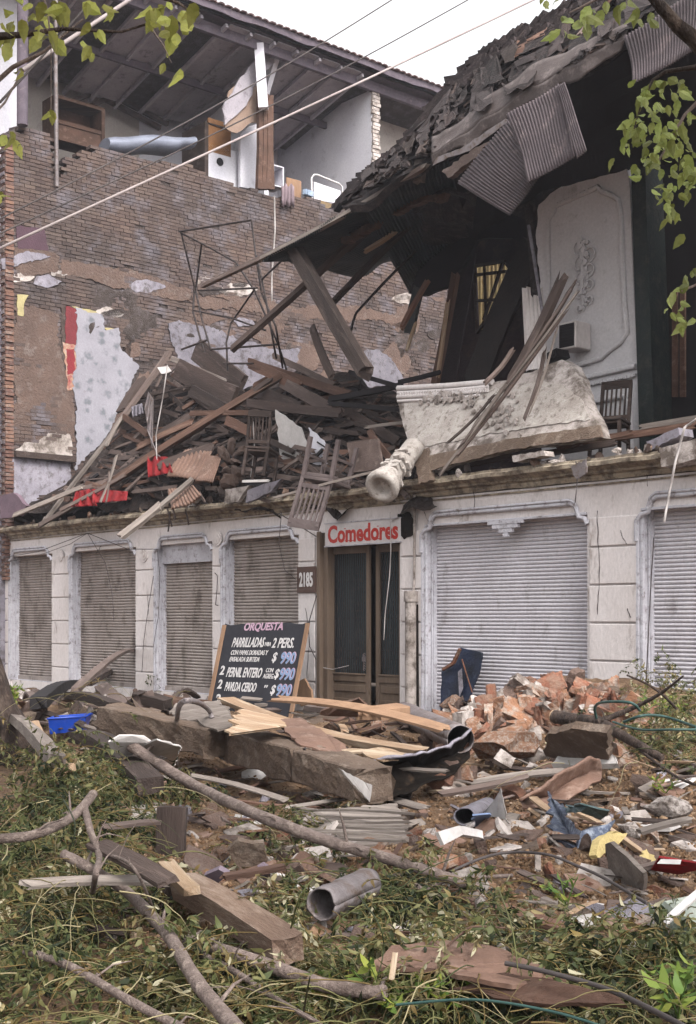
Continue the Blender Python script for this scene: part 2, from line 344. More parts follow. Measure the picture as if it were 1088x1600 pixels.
# opening surrounds: bead along the head with dropped rounded corners, jamb mouldings
trs = []
for i, (a, b) in enumerate(opa):
    if i == 4: continue
    tr = MB(); trs.append(tr)
    big = i >= 5
    zt = HEAD + (.10 if big else .08)
    hw = .06
    pts = [(a - hw, HEAD - .42), (a - hw, HEAD - .16), (a + .02, HEAD - .08), (a + .12, HEAD - .06), (a + .17, zt - .02), (a + .25, zt + .03), (b - .25, zt + .03), (b - .17, zt - .02), (b - .12, HEAD - .06), (b - .02, HEAD - .08), (b + hw * .4, HEAD - .16)]
    tr.tube([A(p, .03, z) for p, z in pts], .035, 6)
    tr.tube([A(p, .055, z + .045) for p, z in pts[3:8]], .022, 6)
    for k, (da, do, wd) in enumerate(((-.07, .035, .05), (-.015, .02, .05), (.012, -.10, .03))):
        tr.fb(a + da, a + da + wd, do - .05, do, SILL, HEAD - .1)
    if big: tr.fb(a, b, .0, .03, HEAD - .035, HEAD + .0)
a, z = aP(793, 812); tr = MB()
for k, (hw, dz) in enumerate(((.32, .06), (.24, .05), (.13, .06), (.05, .05))):
    tr.fb(a - hw, a + hw, .0, .07 - k * .008, z - .06 * k - .06, z - .06 * k)
obj('keystone', tr, M['trim'], RB); pieces('opening_surround', trs, M['trim'], RB, .006)
# reveal linings
for i, (a, b) in enumerate(opa):
    if i == 4: continue
    rv = MB()
    rv.fb(a, a + .015, -.30, -.01, SILL, HEAD); rv.fb(a + .015, a + .06, -.22, -.12, SILL, HEAD); rv.fb(b - .02, b, -.3, -.02, SILL, HEAD)
    rv.fb(a, b, -.3, -.045, SILL - .03, SILL + .012)
    obj('reveal_lining', rv, M['trim'], RB)
# shutters
for i, (a, b) in enumerate(opa):
    if i == 4: continue
    s = MB(); z0, z1 = SILL + .01, HEAD - .005; pitch = .058 if i < 4 else .054; o0 = -.2
    prof = []; z = z0; k = 0
    while z < z1:
        prof += [(z, o0), (z + pitch * .12, o0 + .014), (z + pitch * .45, o0 + .021), (z + pitch * .78, o0 + .012), (z + pitch * .88, o0 - .006)]; z += pitch
    cols = 14; rows = []
    dz_ = random.uniform(-.01, .01)
    for zz, oo in prof:
        rows.append([A(a + (b - a) * j / cols, oo + .012 * noise.noise(V((a + j * .4, zz * 1.3, i * 5.))), min(zz + .006 * noise.noise(V((j * .3, zz * .5, i))), z1 + .05)) for j in range(cols + 1)])
    s.grid(rows, False)
    sh = obj('roller_shutter', s, M['shut_l'] if i < 4 else M['shut_r'], RB)
    if i < 4: sh['label'] = 'taupe grey roller shutter of the left windows'
    else: sh['label'] = 'whitish roller shutter of the wide window'
    br = MB(); br.fb(a + .02, b - .02, o0 - .01, o0 + .045, SILL + .012, SILL + .1); obj('bottom_rail', br, M['shut_l'] if i < 4 else M['shut_r'], sh)
    if i == 2:
        hb = MB(); hb.fb(a + .05, b, -.26, -.1, HEAD - .36, HEAD); obj('shutter_box', hb, M['trim'], sh)
# cornice
prof = [(-.1, TOPW - .16), (.03, TOPW - .17), (.05, TOPW - .13), (.05, TOPW - .10), (.11, TOPW - .08), (.11, TOPW - .05), (.17, TOPW - .02), (.24, TOPW + .0), (.24, TOPW + .05), (.20, TOPW + .07), (.20, TOPW + .10), (-.1, TOPW + .14)]
def cornice(a0, a1, dz=0):
    c = MB(); k = int((a1 - a0) / .12); rows = []
    for o_, z_ in prof:
        rows.append([A(a0 + (a1 - a0) * j / k, o_ * (1 - .35 * max(0, noise.noise(V((j * .21, z_ * 9, a0)))) ) + (.0 if o_ < .15 else .05 * noise.noise(V((j * .55, 2, a0)))), z_ + dz + .012 * noise.noise(V((j * .3, o_ * 5, 1)))) for j in range(k + 1)])
    c.grid(rows, False); return c
obj('cornice', cornice(al, fa(500)), M['cornice'], RB); obj('cornice', cornice(fa(628), ar, .02), M['cornice'], RB)
c = cornice(fa(500), fa(628), -.02); obj('cornice', c, M['cornice'], RB)
ln = MB(); ln.fb(al, ar, .0, .02, TOPW - .215, TOPW - .19); obj('string_course', ln, M['cornice'], RB)
# slab of the first floor; inner walls near-black, shade painted into the colour
f = MB(); f.fb(al, ar, -9.6, -.12, TOPW - .12, TOPW + .1); obj('floor_slab', f, M['concrete'], RB)
f = MB(); f.fb(al, al + .3, -9, -TH_W - .01, 0, TOPW - .13); f.fb(al, ar, -9.3, -9, 0, TOPW - .13); f.fb(ar - .3, ar, -8.9, -TH_W - .01, 0, TOPW - .13); obj('rear_wall', f, M['void'], RB)
# doorway
a0, a1 = opa[4]
d = MB(); D0 = -.16
d.fb(a0, a0 + .09, -.2, .035, 0, HEAD + .02); d.fb(a0 + .09, a0 + .2, -.22, -.04, 0, HEAD); d.fb(a1 - .03, a1, -.2, .0, 0, HEAD); d.fb(a0 + .2, a1 - .03, -.22, -.08, 2.86, HEAD)
fr = obj('door_frame', d, M['doorwood'], RB); bevel(fr, .008)
def leaf(x0, x1, o0, nm):
    aa, bb = fa(x0, o0), fa(x1, o0)
    q = MB(); zb, zt, zm = .1, 2.86, .72; sw = .1; rt = .075
    q.fb(aa, aa + sw * .8, o0 - .05, o0, zb, zt); q.fb(bb - rt, bb, o0 - .05, o0, zb, zt)
    q.fb(aa + sw * .8, bb - rt, o0 - .05, o0, zt - .12, zt); q.fb(aa + sw * .8, bb - rt, o0 - .05, o0, zm - .06, zm + .06); q.fb(aa + sw * .8, bb - rt, o0 - .05, o0, zb, zb + .14)
    q.fb(aa + sw * .8, bb - rt, o0 - .04, o0 - .025, zb + .14, zm - .06)
    for k in range(2):
        zc = .33 + k * .22; q.fb(aa + sw + .03, bb - rt - .03, o0 - .025, o0 - .004, zc - .055 , zc + .055)
    q.fb(aa + sw * .8, aa + sw * .8 + .02, o0 - .02, o0 + .012, zm + .06, zt - .12); q.fb(aa + sw * .8, bb - rt, o0, o0 + .02, zm + .05, zm + .08)
    L_ = obj('door_leaf', q, M['doorwood'], RB); bevel(L_, .006)
    gl = MB(); gl.fb(aa + sw * .8, bb - rt, o0 - .09, o0 - .08, zm + .06, zt - .12); obj('door_curtain', gl, M['ribglass'], L_)
    gb = MB()
    k = int((bb - rt - aa - sw * .8) / .052)
    for j in range(1, k):
        x = aa + sw * .8 + (bb - rt - aa - sw * .8) * j / k; gb.tube([A(x, o0 - .02, zm + .06), A(x, o0 - .02, zt - .12)], .009, 5)
    for zz in (1.1, 1.75, 2.35):
        for j in range(1, k - 1, 2):
            x = aa + sw * .8 + (bb - rt - aa - sw * .8) * (j + .5) / k
            gb.tube([A(x + .03 * math.cos(t * .63), o0 - .018, zz + .07 * math.sin(t * .63)) for t in range(11)], .005, 4, cap=False)
    obj('iron_grille', gb, M['steel'], L_)
    return L_
l1 = leaf(508, 577, D0, 'a'); l2 = leaf(587, 640, D0 - .07, 'b')
a_, z_ = aP(571, 1030, D0)
k = MB(); k.box(A(a_, D0 + .03, z_), u * .03, n * .015, V((0, 0, .035))); k.tube([A(a_ - .018, D0 + .03, z_ + .03), A(a_ - .018, D0 + .035, z_ + .075), A(a_ + .018, D0 + .035, z_ + .075), A(a_ + .018, D0 + .03, z_ + .03)], .006, 5)
for t in range(7): k.tube([A(a_ + .02 + .025 * math.cos(q), D0 + .04, z_ + .08 - t * .04 + .02 * math.sin(q)) for q in (0, 1.2, 2.5, 3.7, 5)], .006, 5)
obj('padlock', k, M['galv'], l1)
# downpipe
dp = MB(); a_ = fa(643, .09); zt = aP(0 + 643, 930)[1]
dp.tube([A(a_, .1, .1), A(a_, .1, zt)], .088, 12)
dp.tube([A(a_, .1, zt - .10), A(a_, .1, zt + .06)], .108, 12)
dp.tube([A(a_ + .0, .05, zt), A(a_ + .02, .05, zt + .25), A(a_ + .03, .05, TOPW - .1)], .022, 6)
dp.tube([A(a_ - .1, .06, zt - .05), A(a_ - .1, .06, zt - .35)], .035, 8)
obj('downpipe', dp, M['plaster2'], RB)['label'] = 'grimy white downpipe right of the restaurant door'
dp = MB(); dp.tube([A(fa(654, .03), .04, .2), A(fa(653, .03), .045, 1.9)], .022, 6); obj('rusty_conduit', dp, M['darkmetal'], RB)
# hole in the pillar above: raised dark patch painted as its shade
hp = MB(); hx = rag([(622, 803), (640, 800), (647, 812), (646, 836), (632, 843), (622, 832)], 1.6, 4)
hp.prism([FP(x, y, .036) for x, y in hx], n * .006); obj('hole_shade', hp, M['darkmetal'], RB)
# cracks: thin dark grooves
def crack(pts, wd=.006, o=.034):
    ck = MB()
    pp = []
    for (x0, y0), (x1, y1) in zip(pts, pts[1:]):
        for j in range(6): f_ = j / 6; pp.append((x0 + (x1 - x0) * f_ + random.uniform(-1, 1), y0 + (y1 - y0) * f_ + random.uniform(-1, 1)))
    pp.append(pts[-1]); ck.tube([FP(x, y, o) for x, y in pp], [wd * random.uniform(.4, 1.3) for _ in pp], 4); obj('wall_crack', ck, M['steel'], RB)
for q in ([(933, 798), (935, 850), (937, 900), (934, 960)], [(970, 828), (973, 840), (980, 850)], [(600, 770), (598, 782)], [(660, 790), (668, 812), (678, 820)], [(980, 950), (986, 965)], [(740, 760), (742, 800)], [(230, 930), (232, 960)], [(1010, 735), (1012, 760)], [(478, 950), (484, 1000), (480, 1060)], [(160, 850), (150, 865)]): crack(q)
# broken plaster lip and rubble crumbs along the cornice come later

# upper storey: interior wall panel with mouldings (parallel to the street, 2.6 m back)
OI = -2.0
iw = MB(); out = rag([(846, 720), (838, 500), (845, 440), (838, 380), (842, 320), (870, 296), (978, 262), (984, 290), (1002, 715)], 2, 10, skip=(7, 8))
iw.prism([FP(x, y, OI) for x, y in out], -n * .25)
IW = obj('interior_wall', iw, M['panelwall'], RB)
ml = MB()
def mould(pts, w=.085, o=OI + .02, close=False):
    pp = [FP(x, y, o) for x, y in pts]
    ml.tube(pp, w * .5, 6); 
    for a_, b_ in zip(pp, pp[1:]):
        L = (b_ - a_).length; k = max(1, int(L / .07))
        for j in range(k): c = a_ + (b_ - a_) * (j + .5) / k + n * .01; ml.box(c, u * random.uniform(.012, .03), n * .03, V((0, 0, random.uniform(.012, .03))))
mould([(858, 520), (856, 345), (866, 330), (868, 322)]); mould([(868, 322), (935, 292), (941, 300), (952, 303), (966, 312), (970, 330), (976, 470), (980, 520), (970, 535), (952, 548), (940, 560), (880, 578), (862, 576)])
mould([(862, 600), (908, 592), (994, 572)], .09); mould([(864, 613), (994, 586)], .05); mould([(868, 640), (900, 634), (976, 618), (984, 640), (986, 700)]); mould([(905, 668), (935, 660), (975, 660)])
# floral drop ornament
for k in range(60):
    t = k / 60; x = 913 + random.gauss(0, 3) * (1.3 - t); y = 375 + 112 * t; c = FP(x, y, OI + .01)
    r_ = .045 * (1.1 - t * .55) * random.uniform(.5, 1.2); ring = [c + u * r_ * math.cos(q) * random.uniform(.6, 1.2) + V((0, 0, r_ * math.sin(q))) for q in (0, .9, 1.8, 2.7, 3.6, 4.5, 5.4)]; ml.prism(ring, n * random.uniform(.015, .05))
for k in range(9):
    s_ = 1 if k % 2 else -1; c = FP(913 + s_ * 4, 385 + k * 12, OI + .03); r0 = .10 * (1.2 - k * .08)
    ml.tube([c + u * s_ * (r0 * (1 - q / 9) * math.cos(q) + .04) + V((0, 0, r0 * (1 - q / 9) * math.sin(q))) for q in np.arange(-1.5, 5.5, .5)], .016, 5)
    r_ = .085 * (1 - t * .55) * random.uniform(.5, 1.1); ring = [c + u * r_ * math.cos(q) * random.uniform(.6, 1.2) + V((0, 0, r_ * math.sin(q))) for q in (0, .9, 1.8, 2.7, 3.6, 4.5, 5.4)]; ml.prism(ring, n * .03)
obj('plaster_moulding', ml, M['panelwall'], IW)
# green door jamb and dark room to its right, its shade painted near-black
j = MB(); j.prism([FP(x, y, OI + .1) for x, y in ((986, 262), (1008, 262), (1024, 715), (1000, 715))], -n * .3); j.prism([FP(x, y, OI - .1) for x, y in ((1008, 262), (1016, 262), (1034, 715), (1024, 715))], -n * .3)
obj('door_jamb', j, M['green'], RB)
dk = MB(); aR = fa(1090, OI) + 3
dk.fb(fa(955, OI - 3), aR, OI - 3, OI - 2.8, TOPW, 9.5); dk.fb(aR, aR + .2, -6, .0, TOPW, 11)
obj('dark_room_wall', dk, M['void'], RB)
sh_ = MB()
for x0 in (1050, 1062):
    sh_.prism([FP(x, y, OI - 1.5) for x, y in ((x0, 455), (x0 + 8, 455), (x0 + 8, 620), (x0, 620))], -n * .04)
obj('dark_cupboard_door', sh_, M['woodbrown'], RB)
# upper part under the roof and inner back walls, shade painted in dark
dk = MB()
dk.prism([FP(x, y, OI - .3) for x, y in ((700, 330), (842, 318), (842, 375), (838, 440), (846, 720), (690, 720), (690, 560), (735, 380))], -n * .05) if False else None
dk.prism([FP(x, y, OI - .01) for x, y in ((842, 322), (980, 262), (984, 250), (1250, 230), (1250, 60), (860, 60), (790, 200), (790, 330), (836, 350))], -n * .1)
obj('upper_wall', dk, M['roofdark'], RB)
dk = MB()
OB = -4.2
yb = lambda x, y: FP(x, y, OB)
hole = [(741, 416), (784, 408), (794, 420), (782, 470), (764, 508), (745, 520)]
outer = [(668, 470), (700, 330), (900, 330), (900, 760), (690, 760), (694, 640), (686, 600), (700, 520), (712, 470), (705, 430)]
# wall with the hole: two polygons
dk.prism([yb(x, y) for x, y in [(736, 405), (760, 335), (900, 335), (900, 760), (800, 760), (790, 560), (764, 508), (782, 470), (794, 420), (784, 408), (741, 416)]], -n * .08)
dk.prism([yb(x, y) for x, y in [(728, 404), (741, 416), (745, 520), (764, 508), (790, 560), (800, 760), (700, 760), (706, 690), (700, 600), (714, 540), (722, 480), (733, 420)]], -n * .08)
obj('shaded_inner_wall', dk, mat('shaded_brown_panel', C('#35262a'), C('#241b1d'), C('#46342f'), sc=1.2, rnd=0), RB)  # dark brown carries the shade of the roofed interior
wf = MB()
for p_, q_, w_ in (((741, 416), (745, 520), .07), ((757, 414), (760, 510), .05), ((741, 430), (792, 424), .06), ((745, 470), (780, 468), .06), ((786, 410), (756, 500), .05), ((745, 520), (782, 470), .06), ((741, 416), (790, 408), .07)):
    wf.bar(FP(*p_, OB + .04), FP(*q_, OB + .04), w_, .05)
obj('broken_window_frame', wf, M['wooddark'], RB)
# ================================================================== the tall neighbour with the bare party wall
NB = thing('neighbour_building', 'tall brick building whose bare party wall shows rooms torn open under its tiled roof', 'building', B(0, 0, 0))
topl = [(16, 205), (40, 197), (72, 202), (84, 214), (86, 285), (96, 283), (98, 262), (120, 240), (158, 222), (188, 240), (245, 250), (300, 260), (345, 283), (400, 292), (425, 305), (470, 306), (500, 318), (560, 330), (640, 345), (720, 362), (900, 400)]
TS = [sz(WP(x, y)) for x, y in topl]
def wtop(s): return interp(TS, s)
BH, BLN = .088, .27
w = MB(); row = 0; z = 2.6
def coat(s, z):     # where the bricks lie behind old render
    return noise.noise(V((s * .35, z * .5, 3.))) + .5 * noise.noise(V((s * 1.3, z * 1.6, 7.)))
zb0 = 9.9
while z < 14.2:
    s = -.14 * (row % 2) - .02
    sag = 0
    while s < 17.5:
        L = BLN * random.uniform(.94, 1.04)
        if z + .5 * BH < wtop(s + L / 2) + random.uniform(-.09, .06):
            low = z < zb0
            er = noise.noise(V((s * .8, z * 1.1, 1.))) * (.09 if low else .05) + noise.noise(V((s * 2.3, z * 3, 11))) * .03
            if random.random() > (.04 if low else .015) and not (er < -.06 and random.random() < .3):
                dt = er + random.gauss(0, .008); ti = random.gauss(0, .0015); hh = BH * random.uniform(.83, .88)
                r_ = min(1, max(0, random.gauss(.5, .2)))
                if coat(s, z) > (.26 if low else .5): r_ = .5 * r_ + .35
                c = B(s + L / 2, -.10 + dt * .5, z + hh / 2); sk = random.gauss(0, .006)
                w.box(c, v * (L / 2 - .006) + V((0, 0, ti)) + u * sk * .3, u * .11, V((0, 0, hh / 2)), r_)
        s += L
    z += BH; row += 1
obj('brick_face', w, M['brick'], NB)
# mortar core behind the bricks
outl = [(-.02, 2.4)] + [(min(s, 17), z - .16) for s, z in TS] + [(17, 2.4)]
w = MB()
cols, rws = 150, 110
rows = []
for i in range(rws):
    rr = []
    for j in range(cols):
        s = 17.2 * j / (cols - 1); zz = 2.4 + (wtop(s) - .14 - 2.4) * i / (rws - 1)
        er = noise.noise(V((s * .8, zz * 1.1, 1.))) * (.09 if zz < zb0 else .05)
        rr.append(B(s, -.018 + er * .5 + .02 * noise.noise(V((s * 5, zz * 6, 2))) + (.045 if coat(s, zz) > .30 and zz < zb0 else 0), zz))
    rows.append(rr)
w.grid(rows, True)
obj('mortar_face', w, M['mortar'], NB)
w = MB(); w.prism([B(s, -.2, z) for s, z in outl], -u * .25); obj('party_wall', w, M['mortar'], NB)
# old floor line: broken band of plaster and joist pockets
SHEETY = [M['paper'], M['dirtwhite'], M['bluewall']]
def wpatch(pts, m, name='plaster_patch', t=.06, th=.03, amp=2.5, step=7, lab=None, par=None):
    t = .018 + (t - .04) * .3 + (.012 if m in SHEETY else 0); pts = rag(rag(pts, amp * 1.5, step * 3), amp * .7, step * .55)
    q = MB(); q.prism([WP(x, y, t) for x, y in pts], -u * max(.012, th * .4)); o = obj(name, q, m, par or NB)
    if lab: o['label'] = lab
    return o
wpatch([(22, 388), (60, 384), (92, 400), (90, 425), (40, 432), (24, 420)], M['mud'], t=.05, th=.1)
wpatch([(95, 405), (170, 418), (250, 436), (300, 452), (298, 470), (240, 462), (150, 440), (96, 428)], M['mud'], t=.055, th=.09, amp=3)
wpatch([(300, 462), (420, 470), (470, 482), (560, 478), (640, 490), (640, 505), (560, 500), (470, 503), (380, 486), (305, 478)], M['mud'], t=.05, th=.09, amp=4)
for k in range(26):
    x = random.uniform(30, 690); y = 440 + (x - 30) * .10 + random.uniform(-45, 50); r_ = random.uniform(8, 26)
    wpatch([(x + r_ * random.uniform(.7, 1.6) * math.cos(t), y + r_ * .45 * random.uniform(.6, 1.2) * math.sin(t)) for t in np.arange(0, 6.2, .7)], random.choice([M['mud'], M['mud'], M['plaster2'], M['dirtwhite'], M['mortar']]), t=.045, th=.07, amp=2)
for k in range(22):
    x = random.uniform(30, 240) if k % 2 else random.uniform(300, 680); y = random.uniform(490, 680); r_ = random.uniform(10, 34)
    wpatch([(x + r_ * random.uniform(.5, 1.3) * math.cos(t), y + r_ * random.uniform(.5, 1.5) * math.sin(t)) for t in np.arange(0, 6.2, .6)], random.choice([M['mud'], M['mud'], M['mortar']]), t=.04, th=.07, amp=2.5)
wpatch([(22, 480), (95, 490), (96, 560), (110, 615), (118, 690), (22, 690)], M['mud'], t=.05, th=.09, amp=4)
# vertical chase beside the wallpaper
ch = MB(); ch.prism([WP(x, y, .02) for x, y in rag([(96, 480), (102, 480), (103, 560), (110, 600), (106, 608), (97, 590)], 2, 8)], -u * .05); obj('wall_chase', ch, M['wooddark'], NB)
wpatch([(118, 480), (160, 492), (164, 516), (186, 512), (190, 546), (218, 572), (205, 600), (190, 632), (160, 690), (118, 735)], M['paper'], 'wallpaper', t=.075, th=.05, amp=3, lab='grey flowered wallpaper torn at its edges')
wpatch([(104, 478), (122, 482), (121, 540), (103, 537)], mat('red_paper', C('#7d353a'), C('#692c31'), rnd=0), 'wallpaper', t=.082, th=.045, amp=1.5, lab='strip of red wallpaper')
wpatch([(98, 534), (119, 540), (120, 606), (106, 610), (104, 575)], mat('patterned_paper', C('#b9a78c'), C('#8e343a'), C('#b8b3b6'), sc=6, dirt=.4, rnd=0), 'wallpaper', t=.083, th=.045, amp=2)
wpatch([(104, 545), (116, 545), (118, 583), (106, 586)], mat('red_paper_print', C('#8e343a'), C('#7c2b31'), rnd=0), 'wallpaper', t=.09, th=.02, amp=1.5)
YP = mat('yellow_paper', C('#b9ac7f'), C('#a0946c'), rnd=0)
wpatch([(112, 478), (150, 486), (156, 493), (132, 494)], YP, 'wallpaper', t=.092, th=.03, amp=1)
wpatch([(162, 512), (186, 514), (188, 524), (170, 520)], YP, 'wallpaper', t=.09, th=.03, amp=1)
wpatch([(27, 460), (45, 461), (38, 474), (37, 494), (28, 492)], YP, 'wallpaper', t=.08, th=.06, amp=1, lab='small yellow paper scrap alone on the left of the brick wall')
wpatch([(124, 620), (132, 614), (142, 618), (138, 628), (132, 640), (124, 638)], mat('teal_print', C('#4a7f8c'), C('#3d6b78'), rnd=0), 'wallpaper', t=.095, th=.02, amp=1)
wpatch([(180, 610), (189, 606), (188, 622), (182, 620)], mat('pink_print', C('#b0506a'), C('#c9a9b0'), rnd=0, sc=9), 'wallpaper', t=.095, th=.02, amp=1)
wpatch([(264, 505), (280, 500), (330, 512), (400, 535), (420, 545), (468, 545), (464, 566), (430, 600), (380, 612), (340, 605), (290, 575), (270, 540)], M['dirtwhite'], t=.08, th=.06, amp=3, lab='pale whitewashed patch behind the twisted steel frame')
wpatch([(268, 506), (284, 505), (280, 516), (270, 516)], YP, 'wallpaper', t=.1, th=.03, amp=1)
wpatch([(570, 548), (590, 545), (612, 560), (628, 585), (630, 610), (565, 605)], M['dirtwhite'], t=.1, th=.07, amp=3)
wpatch([(598, 562), (618, 570), (628, 585), (616, 582), (600, 570)], mat('blue_print', C('#7484ae'), C('#8e97b4'), rnd=0), 'wallpaper', t=.12, th=.03, amp=1)
wpatch([(20, 712), (110, 718), (116, 790), (20, 800)], M['dirtwhite'], t=.08, th=.09, amp=2)
wpatch([(60, 690), (80, 672), (110, 680), (116, 715), (24, 706), (40, 690)], M['plaster2'], t=.07, th=.08, amp=3)
q = MB(); q.bar(WP(24, 709, .12), WP(118, 718, .12), .12, .14); obj('ledge_beam', q, M['wooddark'], NB)
wpatch([(25, 352), (70, 356), (76, 392), (28, 388)], mat('maroon_patch', C('#57404a'), C('#4c3841'), rnd=0), t=.06, th=.07, amp=1.5)
wpatch([(2, 404), (45, 392), (80, 400), (60, 406), (4, 420)], M['dirtwhite'], t=.07, th=.05)
# orange quoin: the street end of the party wall
w = MB(); z = 2.6; k = 0
while z < 12.6:
    L = .24 if k % 2 else .34
    w.box(CO + v * (-.02) + u * random.uniform(-.02, .02) - u * L / 2 * .6 + V((0, 0, z)), u * L / 2, v * .1, V((0, 0, .035)), random.random()); z += BH; k += 1
obj('quoin', w, mat('orange_quoin_brick', C('#7f5d50'), C('#6a4f47'), C('#82746e'), attr=.4, sc=3, rnd=0), NB)
w = MB(); w.box(CO - u * .6 - v * .05 + V((0, 0, 4.5)), u * .45, v * .1, V((0, 0, 4.5))); obj('street_front', w, M['dirtwhite'], NB)
# ---- upper storey, open
def wpoly(name, pts, t, m, th=.12, par=None, amp=0, lab=None):
    q = MB(); pts = rag(pts, amp, 8) if amp else pts; q.prism([WP(x, y, t) for x, y in pts], -u * th); o = obj(name, q, m, par or NB)
    if lab: o['label'] = lab
    return o
fl = MB(); zf = 12.4
fl.wb(0, 17, -5.2, -.46, zf - .3, zf); obj('upper_floor', fl, M['concrete'], NB)
# eave line
def E(x, o=0): # roof edge pixel y
    return 8 + (x - 325) * .372 + o
rf = MB(); K = 60; rows = []
pE = lambda x, dy=0, t=.55: WP(x, E(x) + dy, t)
s0, z0_ = sz(pE(325)); s1, z1_ = sz(pE(720)); ZE = (z0_ + z1_) / 2
top = [(.55, ZE + .12), (.2, ZE + .34), (-5, ZE + 1.9)]
for t_, z_ in [(.55, ZE - .06)] + top + [(-5, ZE + 1.7), (-4.8, ZE - .25), (.3, ZE - .06)]:
    rows.append([B(-2 + 20 * j / K, t_, z_ + .05 * noise.noise(V((j * .7, t_, 1)))) for j in range(K + 1)])
rf.grid(rows, False); obj('roof', rf, M['eave'], NB)
# roof tiles lip
tl = MB()
for j in range(86):
    s = -2 + j * .235
    pts = [B(s + .11 * math.cos(q), .62 + .02 * random.random(), ZE + .12 + .05 * math.sin(q)) for q in np.arange(0, 3.3, .52)] + [B(s + .07 * math.cos(q), .62, ZE + .12 + .02 * math.sin(q)) for q in np.arange(3.14, -.1, -.52)]
    tl.prism(pts, -u * .5)
obj('roof_tiles', tl, mat('old_roof_tile', C('#8a7272'), C('#70605f'), sc=4, attr=.2, rnd=0), NB)
# soffit boards: broken ceiling running back into the left room
NBd = 13
for k in range(NBd):
    s = .6 + k * .78
    q = MB(); q.prism([B(s, .25, ZE - .12), B(s + .62, .25, ZE - .12), B(s + .62, -3.9, ZE - 1.15), B(s, -3.9, ZE - 1.15)], V((0, 0, .03))) 
    if k not in (3, 6): o = obj('ceiling_board', q, M['boards'], NB)
for k in range(14):
    s = .45 + k * .78
    q = MB(); q.bar(B(s, .3, ZE - .2), B(s, -4, ZE - 1.25), .08, .1); obj('rafter', q, M['boards'], NB)
q = MB(); q.wb(0, 17, -.05, .08, ZE - .42, ZE - .15); q.wb(0, 17, -2.1, -2.0, ZE - .9, ZE - .72); obj('wall_plate_beam', q, M['eave'], NB)
cl = MB(); cl.prism([B(-.5, -4, ZE - 1.0), B(17, -4, ZE - 1.0), B(17, .2, ZE + .02), B(-.5, .2, ZE + .02)], V((0, 0, .04))); obj('roof_underside', cl, M['mortar'], NB)
# back walls of the rooms
w = MB(); w.wb(-.3, 6.2, -4.6, -4.4, zf, ZE); obj('room_wall', w, M['beige'], NB)
w = MB(); w.wb(6.2, 17, -4.6, -4.4, zf, ZE); obj('room_wall', w, M['bluewall'], NB)
w = MB(); w.wb(-.3, -.1, -4.4, -.3, zf, ZE); obj('room_wall', w, M['beige'], NB)
# gabled ceiling cornice seen in the left room (hanging ceiling frame)
w = MB()
for p_, q_ in (((95, 165), (160, 140)), ((160, 140), (262, 194)), ((120, 175), (165, 155)), ((165, 155), (250, 200)), ((90, 165), (90, 180))): w.bar(WP(*p_, -3.9), WP(*q_, -3.9), .14, .12)
obj('hanging_ceiling_frame', w, M['wooddark'], NB)
# cross wall between the rooms: slopes down towards the back
def sc(name, s, pts, m, th=.12): # polygon in the plane s = const given by (t, z)
    q = MB(); q.prism([B(s, t, z) for t, z in pts], v * th); return obj(name, q, m, NB)
def onS(x, y, s):   # pixel -> (t,z) on the plane s=const
    k = (x - CX) / FPX; Yd = (CO.dot(v) + s) / (k * v.x + v.y); p = P(x, y, Yd); return (p - CO).dot(u), p.z
ssp = sz(WP(422, 290, -.1))[0]
w = MB(); w.wb(ssp, ssp + .16, -4.4, -.3, zf, ZE - .1); 
sc('cross_wall', ssp + .3, [(-4.4, zf), (-.75, zf), (-.75, zf + 2.3), (-1.1, zf + 2.8), (-.9, zf + 3.3), (-.2, ZE - .2), (-4.4, ZE - .9)], M['bluewall'], .15)
tn = MB(); tn.prism([WP(x, y, -.35) for x, y in rag([(358, 142), (378, 124), (413, 138), (410, 188), (386, 196), (370, 208), (352, 200)], 2, 7)], -u * .04); obj('torn_brown_lining', tn, mat('brown_lining', C('#a08a7c'), C('#8a7365'), rnd=0, sc=2), NB)
tn = MB(); tn.prism([WP(x, y, -1.0) for x, y in ((376, 292), (376, 210), (388, 198), (412, 190), (412, 298))], -u * .1); obj('white_wall_stub', tn, M['bluewall'], NB)
# split timber post
q = MB()
for k in range(9):
    x = 405 + k * 2.3; q.prism([WP(xx, yy, -.1 - .02 * (k % 3)) for xx, yy in ((x, 150 + random.uniform(-12, 12)), (x + 4.4, 148), (x + 4, 230), (x + 5 + random.uniform(0, 2), 296), (x - 2, 294), (x + .5, 230))], -u * .12)
obj('split_post', q, M['woodbrown'], NB)
q = MB(); q.bar(WP(405, 70, .0), WP(412, 170, 0), .3, .25); obj('post_casing', q, M['bluewall'], NB)
q = MB(); q.prism([WP(x, y, -.3) for x, y in rag([(348, 170), (372, 128), (425, 64), (462, 68), (405, 120), (385, 165), (352, 195)], 2, 9)], -u * .06); obj('leaning_panel', q, M['boards'], NB)
